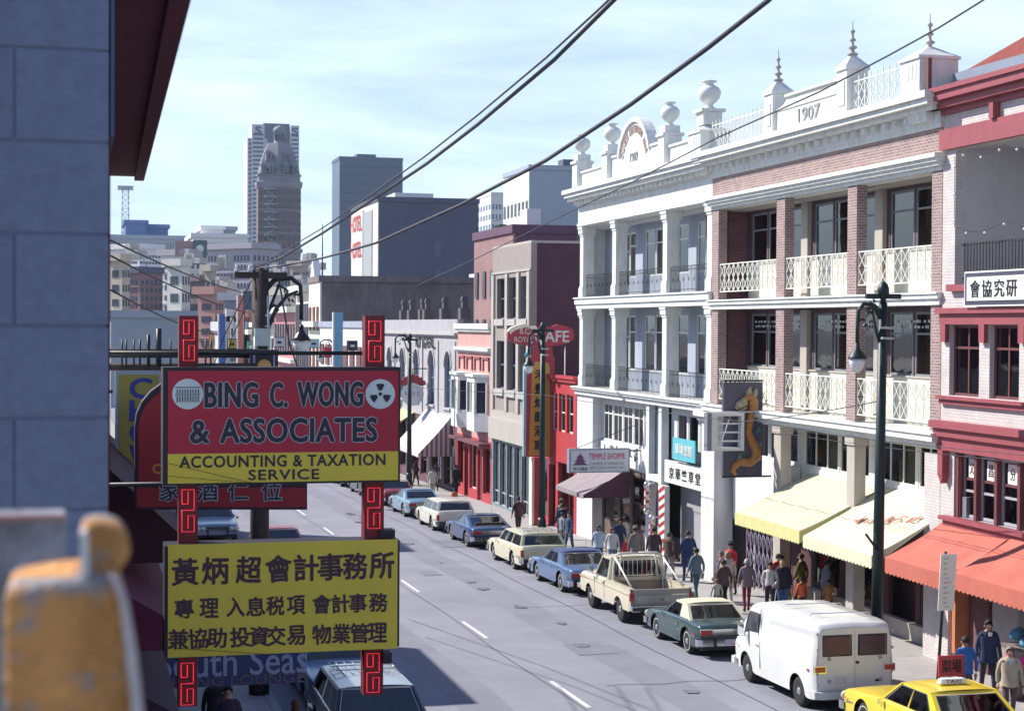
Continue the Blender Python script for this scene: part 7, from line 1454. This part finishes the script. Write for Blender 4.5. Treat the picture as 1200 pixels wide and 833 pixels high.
person('person in an olive green jacket by the column between the awnings', 21.9, 49.2, .7, 1.7, (.12, .10, .02), (.05, .04, .03), coat=.1)
person('child in a bright orange jacket by the column between the awnings', 21.2, 47.6, .2, 1.18, (.66, .15, .06), (.05, .04, .05), coat=.1)
person('child in a brown orange coat next to the orange jacketed child', 21.9, 47.2, -.4, 1.14, (.33, .15, .06), (.1, .05, .04), coat=.2)
person('person in a grey blue top looking at the shop window', 22.0, 47.6, -1.4, 1.66, (.16, .19, .25), (.06, .06, .1), coat=.1)
person('man in a dark blue suit and white shirt walking towards the taxi', 20.2, 35.0, PP * .95, 1.78, (.035, .045, .10), (.04, .04, .06), coat=.16, collar=(.7, .7, .7), arms=(.1, -.05), bag=('l', (.10, .18, .17)), bulk=1.05)
person('balding man in a beige jacket walking towards us behind the taxi', 19.1, 32.2, PP * .9, 1.68, (.45, .38, .28), (.10, .08, .08), hair=(.22, .19, .17), coat=.1, collar=(.4, .5, .62))
person('child with black hair in a bright blue jacket behind the red placard', 18.9, 33.7, .1, 1.66, (.05, .17, .5), (.1, .1, .15), coat=.08, collar=None)
person('person in a dark jacket walking along the near pavement under the blue lounge sign', 2.71, 31.7, PP, 1.7, (.05, .03, .06), (.04, .04, .06), group='pedestrians on the near pavement', coat=.1)
person('person with brown hair at the near kerb beside the dark wagon', 3.83, 30.6, .4, 1.6, (.10, .05, .06), (.06, .05, .07), hair=(.08, .035, .03), hairlen=.1, group='pedestrians on the near pavement', coat=.1)
person('person in black far up the near pavement', 2.6, 33, 0, 1.7, blackc, blackc, group='pedestrians on the near pavement', coat=.2)
for i, (x, y, c) in enumerate(((20.2, 103, (.08, .06, .07)), (19.5, 108, (.3, .05, .06)), (20.6, 99, (.12, .14, .2)))): person(['person in a plum jacket far off below the striped awning', 'person in a dull red jacket far down the pavement', 'person in slate blue at the far shopfront'][i], x, y, random.random() * 6, 1.7, c, blackc, coat=.1)
bpy.context.view_layer.update(); dg = bpy.context.evaluated_depsgraph_get()
for (o, k, V, cl) in jobs:
    me = bpy.data.meshes.new_from_object(o.evaluated_get(dg)); o.modifiers.clear(); o.data = me; me.materials.clear()
    for c in cl: me.materials.append(c)
    for p in me.polygons:
        c = p.center; z = c.z / k; hand = min((c - V['lwr']).length, (c - V['rwr']).length) < .045 * k
        arm = abs(c.x) > .19 * k and z > .8
        p.material_index = 0 if (z > 1.455 or hand) else 1 if (z > .95 or arm) else 3 if z < .09 else 2
        p.use_smooth = True

# red placard
t = thing('red_placard', 'red placard with black Chinese characters standing behind the taxi roof', 'placard', (18.6, 33.2, wz(33)))
A = atY(1100, 793, 33.2); B = atY(1130, 767, 33.2); box('board', REDP, t, A.x, B.x, 33.2, 33.24, A.z, B.z); text('菜場', BLACK, t, ((A.x + B.x) / 2, 33.19, (A.z + B.z) / 2), (B.x - A.x) * .78, (B.z - A.z) * .62, depth=.003, bold=.012)
MB().box(A.x + .03, A.x + .06, 33.25, 33.28, wz(33), A.z + .1).box(B.x - .06, B.x - .03, 33.25, 33.28, wz(33), A.z + .1).build('leg', WOODD, t)

# ================================================================== NEAR (SHADED) SIDE OF THE STREET
DKR = mat('dark_maroon_paint', (.09, .02, .03), .7, .15, 3)
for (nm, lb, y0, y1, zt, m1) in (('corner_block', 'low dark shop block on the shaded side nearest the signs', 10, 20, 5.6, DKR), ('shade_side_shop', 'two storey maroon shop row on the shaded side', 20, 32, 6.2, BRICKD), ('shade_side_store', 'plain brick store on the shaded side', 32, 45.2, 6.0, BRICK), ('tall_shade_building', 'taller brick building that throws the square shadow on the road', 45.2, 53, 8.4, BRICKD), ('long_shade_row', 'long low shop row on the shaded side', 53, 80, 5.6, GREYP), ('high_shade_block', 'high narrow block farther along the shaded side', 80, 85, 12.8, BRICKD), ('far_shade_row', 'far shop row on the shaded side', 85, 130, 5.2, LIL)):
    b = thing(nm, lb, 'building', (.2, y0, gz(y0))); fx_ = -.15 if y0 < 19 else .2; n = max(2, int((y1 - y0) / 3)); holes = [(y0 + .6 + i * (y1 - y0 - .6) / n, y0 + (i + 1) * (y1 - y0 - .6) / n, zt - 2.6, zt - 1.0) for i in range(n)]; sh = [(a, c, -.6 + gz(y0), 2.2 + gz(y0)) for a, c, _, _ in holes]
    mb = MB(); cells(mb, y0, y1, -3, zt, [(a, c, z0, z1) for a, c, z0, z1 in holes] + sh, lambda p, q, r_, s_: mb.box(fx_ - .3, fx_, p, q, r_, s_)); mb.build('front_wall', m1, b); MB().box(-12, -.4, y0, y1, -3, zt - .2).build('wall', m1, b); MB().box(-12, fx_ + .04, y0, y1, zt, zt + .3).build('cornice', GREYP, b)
    for (a, c, z0, z1) in holes + sh: f = MB().box(fx_ - .18, fx_ - .1, a, a + .08, z0, z1).box(fx_ - .18, fx_ - .1, c - .08, c, z0, z1).box(fx_ - .18, fx_ - .1, a + .08, c - .08, z0, z0 + .08).box(fx_ - .18, fx_ - .1, a + .08, c - .08, z1 - .08, z1).build('window', WHITE, b); box('pane', DARKGL, f, fx_ - .15, fx_ - .13, a + .04, c - .04, z0 + .04, z1 - .04)
def shade_awning(lb, y0, y1, z0, z1, m1, d=1.15):
    a = thing('shop_awning', lb, 'awning', (.2, y0, z0), 'awnings on the shaded side'); mb = MB(); mb.prism([(.2, z1), (.2 + d, z0), (.2 + d, z0 - .3), (.2 + d - .02, z0 - .3), (.2 + d - .02, z0 - .02), (.2, z1 - .03)], 'y', y0, y1); mb.build('canopy', m1, a)
    mb = MB(); mb.prism([(.2, z1 - .03), (.2 + d - .02, z0 - .02), (.2 + d - .02, z0 - .3), (.2, z0 - .3)], 'y', y0 + .002, y0 + .014); mb.build('side_curtain', m1, a); MB().tube([(.2, y0 + .03, z0), (.2 + d, y0 + .03, z0)], .02, 6).build('awning_frame', IRON, a)
shade_awning('maroon canvas awning low behind the yellow Chinese sign', 21.5, 28, 4.1, 4.75, mat('maroon_canvas', (.12, .015, .05), .8, .1, 2), 1.05)
shade_awning('dark wine canvas awning directly below the arched red sign', 23.6, 34, 4.9, 6.1, mat('wine_canvas', (.05, .012, .025), .8, .1, 2), 1.25)
shade_awning('grey canvas awning far along the shaded side', 36, 44, 2.6, 3.4, mat('grey_canvas', (.2, .2, .24), .8), 1.4)
shade_awning('plum canvas awning lowest of the three beside the lounge sign', 20.5, 25.8, 3.2, 3.8, mat('plum_shade_canvas', (.04, .015, .04), .8, .1, 2), 1.0)

# ---- main sign ---------------------------------------------------------------------------------------
YS_ = 17.8
def S_(x, y): v = atY(x, y, YS_); return v
MR = mat('sign_post_maroon', (.14, .015, .02), .6, .12, 6); SF = mat('sign_cabinet_black', (.022, .018, .024), .6, .1, 5); RF = mat('sign_face_red', (.36, .007, .035), .45, .06, 1.5); YF = mat('sign_face_yellow', (.66, .50, .05), .5, .07, 1.2, dirt=.12)
NEON = mat('red_neon_tube', (.8, .05, .05), .4, emit=(1, .04, .07, .6)); GLT = mat('letter_outline_pale', (.42, .44, .5), .5); BL = mat('letter_black', (.015, .012, .03), .5)
sg = thing('accounting_sign', 'large two panel BING C. WONG & ASSOCIATES sign on red neon posts', 'sign', (S_(190, 765).x, YS_, S_(190, 830).z))
for (xa, xb) in ((209, 233), (427, 452)):
    A = S_(xa, 829 if xa < 300 else 816); B = S_(xb, 370); MB().box(A.x, B.x, YS_ + .05, YS_ + .25, A.z, B.z).build('neon_post', MR, sg)
    f = lambda x_: x_
def neon(xa, xb, ya, yb):
    """two hooked key shapes, one above the other"""
    A = S_(xa, yb); B = S_(xb, ya); w = B.x - A.x; h = B.z - A.z; y = YS_ + .02
    def pt(u, v): return (A.x + w * u, y, A.z + h * v)
    mb = MB()
    for path in ([(.5, .93), (.5, .66), (.12, .66)], [(.12, .66), (.12, .97), (.88, .97), (.88, .60), (.88, .52), (.12, .52), (.12, .05), (.88, .05), (.88, .40), (.5, .40), (.5, .12)]):
        mb.tube([pt(*p) for p in path], .0052, 6)
    return mb.build('neon_tube', NEON, sg)
for (xa, xb, ya, yb) in ((213, 230, 374, 425), (430, 449, 375, 426), (211, 230, 572, 626), (429, 448, 570, 622), (210, 229, 775, 829), (428, 447, 764, 814)): neon(xa, xb, ya, yb)
A = S_(190, 568); B = S_(467, 430)
box('sign_cabinet', SF, sg, A.x, B.x, YS_ - .12, YS_ + .28, A.z, B.z); x0 = S_(196, 500).x; x1 = S_(464, 500).x; zt = S_(330, 434).z; zm = S_(330, 529).z; zb = S_(330, 563).z; yf = YS_ - .135
box('red_face', RF, sg, x0, x1, yf, yf + .012, zm, zt); box('yellow_face', YF, sg, x0, x1, yf, yf + .012, zb, zm - .001)
def outl(s_, x, y, w, h):    # black letter with a pale outline behind it
    P = S_(x, y); k = YS_ / 2000 * 1.03
    text(s_, GLT, sg, (P.x, yf - .003, P.z), w * k, h * k, depth=.0015, bold=.065, name='letter_outline', track=1.06); text(s_, BL, sg, (P.x, yf - .007, P.z), (w - 1.8) * k, (h - 1.8) * k, depth=.0015, bold=.035, track=1.06)
outl('BING', 270, 462, 62, 31); outl('C.', 325, 462, 22, 31); outl('WONG', 385, 461, 77, 31); outl('&', 233, 505, 24, 28); outl('ASSOCIATES', 349, 503, 180, 30)
k = YS_ / 2000 * 1.03
for s_, x, y, w, h in (('ACCOUNTING & TAXATION', 331, 538.5, 232, 13.5), ('SERVICE', 331, 554.5, 80, 12)): P = S_(x, y); text(s_, BL, sg, (P.x, yf - .003, P.z), w * k, h * k, depth=.0015, bold=.03, track=1.1)
EM = mat('emblem_pale', (.52, .60, .60), .5)
for (px_, py_) in ((219, 461), (443, 461)):
    P = S_(px_, py_); mb = MB(); mb.lathe((P.x, yf - .006, P.z), [(17 * k, 0), (17 * k, .008)], 32, axis='y', smooth=False); mb.build('emblem_disc', EM, sg)
P = S_(219, 461); mb = MB()      # abacus emblem
for i in range(9):
    x = P.x + (i - 4) * 2.9 * k; mb.box(x - .5 * k, x + .5 * k, yf - .011, yf - .007, P.z - 9 * k, P.z - 2 * k).box(x - .5 * k, x + .5 * k, yf - .011, yf - .007, P.z + .5 * k, P.z + 5 * k)
mb.box(P.x - 14 * k, P.x + 14 * k, yf - .012, yf - .007, P.z - 1 * k, P.z - .2 * k).box(P.x - 14 * k, P.x + 14 * k, yf - .012, yf - .007, P.z + 7 * k, P.z + 7.8 * k); mb.build('abacus_emblem', BL, sg)
P = S_(443, 461); mb = MB()
for a0 in (90, 210, 330):
    pts = [(P.x + 4.5 * k * cos(R(a0 + q)), P.z + 4.5 * k * sin(R(a0 + q))) for q in (-22, 22)] + [(P.x + 12 * k * cos(R(a0 + q)), P.z + 12 * k * sin(R(a0 + q))) for q in (24, 8, -8, -24)]
    mb.prism(pts, 'y', yf - .012, yf - .007)
mb.lathe((P.x, yf - .012, P.z), [(2 * k, 0), (2 * k, .004)], 12, axis='y'); mb.build('trefoil_emblem', BL, sg)
A = S_(192, 769); B = S_(466, 630)
sh_ = (S_(466, 626).z - S_(192, 632).z) * 0
box('sign_cabinet', SF, sg, A.x, B.x, YS_ - .12, YS_ + .28, A.z + .03, B.z - .01); zt2 = S_(330, 633).z; zb2 = S_(330, 762).z; box('yellow_face', YF, sg, S_(196, 700).x, S_(463, 700).x, yf, yf + .012, zb2, zt2)
CH = mat('brush_ink_maroon', (.045, .012, .03), .5)
for y_, hh, chars in ((664, 31, [(216, '黃'), (251, '炳'), (290, '超'), (325, '會'), (357, '計'), (385, '事'), (414, '務'), (445, '所')]), (707, 22, [(215, '專'), (244, '理'), (275, '入'), (298, '息'), (321, '税'), (345, '項'), (375, '會'), (397, '計'), (417, '事'), (441, '務')]), (742, 23, [(208, '兼'), (231, '協'), (253, '助'), (280, '投'), (302, '資'), (322, '交'), (345, '易'), (375, '物'), (398, '業'), (419, '管'), (440, '理')])):
    for x_, c_ in chars:
        P = S_(x_, y_ - (x_ - 320) * .033); text(c_, CH, sg, (P.x, yf - .003, P.z), hh * k * random.uniform(.92, 1.0), hh * k, depth=.0015, bold=.026, name='character', rot=random.uniform(-.07, .05))
for yy in (414, 571): P = S_(127, yy); Q = S_(430, yy); MB().tube([(.05, YS_ + .3, P.z), (Q.x, YS_ + .3, P.z)], .022, 6).build('support_bar', IRON, sg)
P = S_(466, 772); box('electrical_box', SF, sg, S_(452, 0).x, S_(462, 0).x, YS_ - .05, YS_ + .15, S_(455, 776).z, S_(455, 764).z); box('electrical_box', SF, sg, S_(448, 0).x, S_(466, 0).x, YS_ + .0, YS_ + .2, S_(455, 630).z, S_(455, 621).z)
P0 = S_(330, 430); MB().tube([S_(196, 541) + Vector((0, -.16, 0)), S_(250, 554) + Vector((0, -.16, 0)), S_(310, 568) + Vector((0, -.16, 0))], .003, 4).tube([S_(196, 556) + Vector((0, -.16, 0)), S_(310, 566) + Vector((0, -.16, 0))], .0025, 4).tube([S_(196, 755) + Vector((0, -.16, 0)), S_(330, 764) + Vector((0, -.16, 0))], .003, 4).build('hanging_wire', IRON, sg)

# arched red restaurant sign behind it
YA_ = 22.5
def Q_(x, y): return atY(x, y, YA_)
sg = thing('restaurant_sign', 'dark framed red sign with arched top half hidden by the accounting sign', 'sign', (Q_(155, 600).x, YA_, Q_(155, 600).z))
pts = [(158, 597), (158, 500)] + [(158 + 62 * (1 - cos(R(a))), 500 - 58 * sin(R(a))) for a in (15, 30, 45, 60, 75, 90)] + [(360, 442), (360, 568), (360, 597)]
mb = MB(); mb.prism([(Q_(*p).x, Q_(*p).z) for p in pts], 'y', YA_, YA_ + .3); mb.build('sign_cabinet', mat('plum_sign_cabinet', (.03, .012, .03), .6), sg)
pts = [(162, 566), (162, 502)] + [(162 + 60 * (1 - cos(R(a))), 502 - 52 * sin(R(a))) for a in (15, 30, 45, 60, 75, 90)] + [(356, 450), (356, 566)]
mb = MB(); mb.prism([(Q_(*p).x, Q_(*p).z) for p in pts], 'y', YA_ - .015, YA_ - .002); mb.build('red_face', mat('deep_sign_red', (.27, .01, .02), .5, .08, 1.5), sg)
mb = MB(); mb.prism([(Q_(*p).x, Q_(*p).z) for p in ((160, 571), (359, 571), (359, 594), (160, 594))][::-1], 'y', YA_ - .015, YA_ - .002); mb.build('red_face', mat('deep_sign_red', (.27, .01, .02)), sg)
k2 = YA_ / 2000 * 1.03; P = Q_(184, 549); text('C', mat('gold_sign_letter', (.55, .28, .02), .5), sg, (P.x, YA_ - .02, P.z), 10 * k2, 11 * k2, bold=.02)
for x_, c_ in ((199, '家'), (243, '酒'), (279, '仁'), (318, '位')):
    P = Q_(x_, 575); text(c_, GLT, sg, (P.x, YA_ - .018, P.z), 25 * k2, 24 * k2, depth=.001, bold=.05, name='letter_outline'); text(c_, BL, sg, (P.x, YA_ - .022, P.z), 23 * k2, 22 * k2, depth=.001, bold=.018)
MB().tube([(.05, YA_ + .15, Q_(140, 430).z), (Q_(300, 430).x, YA_ + .15, Q_(140, 430).z)], .05, 6).tube([(.05, YA_ + .15, Q_(140, 411).z), (Q_(302, 411).x, YA_ + .15, Q_(140, 411).z)], .025, 6).build('support_bar', WOODD, sg)
mb = MB()
for x_, w_ in ((143, 1), (148, 1), (157, 1), (164, 1.2), (174, 2), (186, 3.2), (200, 1), (241, 1), (247, 1)): a = Q_(x_, 430); c = Q_(x_, {186: 385, 174: 392}.get(x_, 398)); mb.tube([a, c], .012 * w_, 5)
mb.build('support_rod', IRON, sg)
# yellow blade sign with blue letters
YV = 31
sg = thing('blade_sign', 'yellow vertical blade sign with dark blue letters behind the arched red sign', 'sign', (atY(140, 650, YV).x, YV, 5)); A = atY(139, 547, YV); B = atY(186, 439, YV)
box('sign_cabinet', mat('blade_frame_grey', (.25, .3, .34), .5), sg, A.x - .06, B.x + .06, YV, YV + .25, A.z - .05, B.z + .08); box('sign_face', mat('blade_yellow', (.26, .22, .04), .5, .1, 2), sg, A.x, B.x, YV - .012, YV - .002, A.z, B.z)
for i, c_ in enumerate('CHOW'): P = atY(165, 455 + i * 26, YV); text(c_, mat('blade_blue', (.03, .03, .22), .5), sg, (P.x, YV - .016, P.z), .4, .38, bold=.04)
mb = MB(); mb.tube([(A.x - .1, YV + .1, B.z - .3), (.1, YV + .1, B.z - .3)], .03, 6).tube([(A.x - .1, YV + .1, A.z + .3), (.1, YV + .1, A.z + .3)], .03, 6); mb.build('bracket', IRON, sg)
# small black box sign above, seen between the posts
YW = 27; A = atY(293, 432, YW); B = atY(326, 410, YW)
sg = thing('small_box_sign', 'small black box sign with an orange shape above the red accounting sign', 'sign', (A.x, YW, A.z - .6)); box('sign_cabinet', SF, sg, A.x, B.x, YW, YW + .3, A.z - .6, B.z); box('sign_edge', mat('lilac_edge', (.3, .28, .45), .5), sg, A.x + .05, B.x - .05, YW - .008, YW - .001, A.z - .5, B.z - .05); box('sign_face', SF, sg, A.x + .08, B.x - .08, YW - .016, YW - .009, A.z - .47, B.z - .08)
mb = MB(); mb.lathe(((A.x + B.x) / 2, YW - .03, A.z + .04), [(.005, -.01), (.11, -.01), (.11, .008), (.005, .008)], 14, axis='y'); mb.build('orange_emblem', mat('orange_emblem_paint', (.6, .3, .08), .5), sg); MB().tube([(.05, YW + .15, B.z - .1), (A.x, YW + .15, B.z - .1)], .03, 6).build('bracket', IRON, sg)
# blue lounge sign
YL = 26; A = atY(163, 808, YL); B = atY(351, 765, YL)
sg = thing('lounge_sign', 'long dark blue SOUTH SEAS LOUNGE sign low behind the yellow Chinese sign', 'sign', (A.x, YL, A.z)); box('sign_cabinet', mat('night_blue_sign', (.025, .035, .13), .5, .1, 2), sg, .25, B.x, YL, YL + .35, A.z, B.z + .15)
P = atY(264, 775, YL); text('South Seas', mat('lounge_lettering', (.26, .28, .45), .5), sg, (P.x + .12, YL - .006, P.z), 2.25, .44, bold=.008); P = atY(264, 797, YL); text('DINING LOUNGE', mat('lounge_lettering_dim', (.13, .08, .12), .5), sg, (P.x + .1, YL - .006, P.z), 2.2, .16, bold=.01)
MB().tube([(.1, YL + .2, B.z + .2), (B.x, YL + .2, B.z + .2)], .03, 6).build('bracket', IRON, sg)

# ================================================================== FOREGROUND: block wall, eave, weathered fittings
YK = 3.84; xr = atY(128, 400, YK).x; BLK = [mat('painted_block_%d' % i, c, .97, .12, 30, .7, dirt=.22) for i, c in enumerate(((.205, .24, .365), (.198, .232, .355), (.212, .248, .375)))]
wl = thing('block_wall', 'blue grey painted concrete block wall filling the left edge of the picture', 'wall', (xr - .5, YK, CAM_H - 1.2))
MB().box(xr - 1.6, xr - .008, YK + .006, YK + .18, CAM_H - 1.4, CAM_H + 1.4).build('mortar', mat('painted_mortar', (.18, .21, .32), .95, .06, 8, .3), wl)
z0 = atY(60, 57, YK).z; zs = [z0 + .2 * i for i in range(-9, 5)]
for i, z in enumerate(zs):
    off = .2 if i % 2 == 0 else 0
    for j in range(4):
        x1_ = xr - .4 * j + (0 if off == 0 else 0) - (0 if j == 0 else (off if off else 0)); x0_ = xr - .4 * (j + 1) - (off if off else 0) + 0
        if off and j == 0: x0_ = xr - .2
        elif off: x1_ = xr - .2 - .4 * (j - 1); x0_ = x1_ - .4
        MB().box(x0_ + .002, x1_ - .002, YK, YK + .19, z + .002, z + .198).build('concrete_block', BLK[(i * 3 + j) % 3], wl, bevel=.003)
ev = thing('roof_eave', 'dark red painted eave and soffit projecting past the block wall', 'eave', (.2, 4, CAM_H + .75)); EV = mat('dark_red_eave', (.085, .012, .02), .75, .12, 5)
za = CAM_H + .77; P0 = atY(224, 0, 4.0); P1 = atY(168, 210, 9.3)
mb = MB(); mb.hexa([(xr - .06, 4.05, za), (P0.x, 3.92, za), (P1.x - .0, 9.2, za), (xr - .06, 9.2, za), (xr - .06, 3.92, za + .05), (P0.x, 3.92, za + .05), (P1.x, 9.2, za + .05), (xr - .06, 9.2, za + .05)]); mb.build('soffit', EV, ev)
mb = MB(); mb.hexa([(P0.x - .05, 3.92, za - .02), (P0.x, 3.92, za - .02), (P1.x, 9.22, za - .02), (P1.x - .05, 9.22, za - .02), (P0.x - .05, 3.92, za + .3), (P0.x + .02, 3.92, za + .3), (P1.x + .02, 9.25, za + .3), (P1.x - .05, 9.25, za + .3)]); mb.build('fascia', EV, ev)
MB().box(xr - .02, xr + .012, 3.95, 6.5, za - .35, za - .02).build('blue_trim_board', mat('slate_blue_trim', (.10, .14, .25), .6), ev)
MB().box(xr - .05, xr + .004, 3.95, 9.2, CAM_H - 1, za - .002).build('window_reveal', EV, ev)
# weathered fittings close to the camera
OW = mat('flaking_orange_paint', (.68, .33, .11), .85, .4, 20, .8); OWE = mat('worn_pale_edge', (.42, .38, .38), .9, .2, 30)
def ox(pts, Y): return [(atY(*p, Y).x, atY(*p, Y).z) for p in pts]
M_ = N(OW.node_tree, 'ShaderNodeTexNoise'); M_.inputs['Scale'].default_value = 26; M_.inputs['Detail'].default_value = 6; OT = OW.node_tree
gg = N(OT, 'ShaderNodeNewGeometry'); OT.links.new(gg.outputs['Position'], M_.inputs['Vector']); rr2 = N(OT, 'ShaderNodeMapRange'); rr2.inputs[1].default_value = .52; rr2.inputs[2].default_value = .60; OT.links.new(M_.outputs[0], rr2.inputs[0]); mq = N(OT, 'ShaderNodeMix', data_type='RGBA'); OT.links.new(rr2.outputs[0], mq.inputs['Factor'])
bs = OT.nodes['Principled BSDF']; src = bs.inputs['Base Color'].links[0].from_socket; OT.links.new(src, mq.inputs['A']); mq.inputs['B'].default_value = (.36, .33, .34, 1); OT.links.new(mq.outputs['Result'], bs.inputs['Base Color'])
ft = thing('weathered_post_head', 'worn orange painted post head with a rounded lug on top, blurred close up', 'post head', (atY(80, 900, 1.0).x, 1.0, 7.4))
mb = MB(); mb.prism(ox([(4, 960), (4, 700), (12, 690), (60, 682), (110, 676), (128, 674), (142, 684), (152, 720), (160, 780), (166, 860), (172, 960)], 1.0), 'y', 1.0, 1.09); mb.build('post_body', OW, ft, bevel=.003)
mb = MB(); mb.prism(ox([(128, 674), (136, 676), (150, 704), (160, 760), (168, 830), (176, 960), (160, 960), (154, 830), (147, 760), (140, 704)], .985), 'y', .985, .9995); mb.build('side_edge', OWE, ft)
mb = MB(); mb.prism(ox([(96, 700), (94, 626), (98, 616), (110, 612), (132, 613), (146, 622), (154, 640), (150, 656), (138, 672), (132, 684), (132, 700)], 1.02), 'y', 1.02, 1.07); mb.build('rounded_lug', OW, ft, bevel=.004)
mb = MB(); mb.prism(ox([(94, 700), (94, 624), (101, 620), (104, 632), (103, 700)], 1.01), 'y', 1.005, 1.018); mb.build('lug_edge', mat('chipped_white_edge', (.6, .6, .6), .8), ft)
gs = thing('grey_slab', 'mottled grey slab with a reddish top edge standing behind the orange post head', 'slab', (0 - .25, 1.2, 7.4))
mb = MB(); mb.prism(ox([(-80, 960), (-80, 606), (78, 603), (76, 960)], 1.2), 'y', 1.2, 1.24); mb.build('slab_body', mat('mottled_grey', (.27, .29, .34), .9, .6, 22, .5), gs, bevel=.002); mb = MB(); mb.prism(ox([(-80, 611), (-80, 605), (78, 602), (78, 608)], 1.195), 'y', 1.194, 1.2); mb.build('top_edge', mat('dusty_red_edge', (.34, .2, .2), .8), gs)

# ================================================================== air between us and the far blocks
hz = MB().box(-260, 320, -30, 1250, -16, 110); hz = hz.build('haze', MATS['black_trim']); hz.data.materials.clear(); HM = bpy.data.materials.new('haze'); HM.use_nodes = True; ht = HM.node_tree; ht.nodes.clear()
ho = N(ht, 'ShaderNodeOutputMaterial'); hp_ = N(ht, 'ShaderNodeVolumePrincipled'); hp_.inputs['Color'].default_value = (.62, .78, 1, 1); hp_.inputs['Density'].default_value = .00013; hp_.inputs['Anisotropy'].default_value = .2; ht.links.new(hp_.outputs[0], ho.inputs['Volume']); hz.data.materials.append(HM); tag(hz, kind='stuff')

# fit the lettering to its boards and turn it into plain meshes
bpy.context.view_layer.update(); dg = bpy.context.evaluated_depsgraph_get(); conv = []
for o, w, h, bold in TEXTS:
    me = bpy.data.meshes.new_from_object(o.evaluated_get(dg)); conv.append((o, w, h, bold, me))
for o, w, h, bold, me in conv:
    n = len(me.vertices)
    if not n: bpy.data.objects.remove(o); continue
    co = [v.co.copy() for v in me.vertices]; x0, x1 = min(c.x for c in co), max(c.x for c in co); y0, y1 = min(c.y for c in co), max(c.y for c in co)
    sx, sy = (w - 2 * bold * h) / max(1e-6, x1 - x0), (h - 2 * bold * h) / max(1e-6, y1 - y0); b_ = bold * h
    offs = [(0, 0)] + ([(cos(a), sin(a)) for a in [pi / 4 * q for q in range(8)]] if bold else [])
    vs = []; fs = []; F = [tuple(p.vertices) for p in me.polygons]
    for q, (a, c) in enumerate(offs):
        vs += [((v.x - (x0 + x1) / 2) * sx + a * b_, (v.y - (y0 + y1) / 2) * sy + c * b_, v.z - q * .00012) for v in co]; fs += [tuple(t_ + q * n for t_ in f) for f in F]
    m2 = bpy.data.meshes.new(o.name); m2.from_pydata(vs, [], fs); m2.materials.append(o.data.materials[0])
    nm = re.sub(r'\.\d+$', '', o.name); ob = bpy.data.objects.new(nm, m2); COL.objects.link(ob); ob.parent = o.parent; ob.location = o.location; ob.rotation_euler = o.rotation_euler
    bpy.data.objects.remove(o)
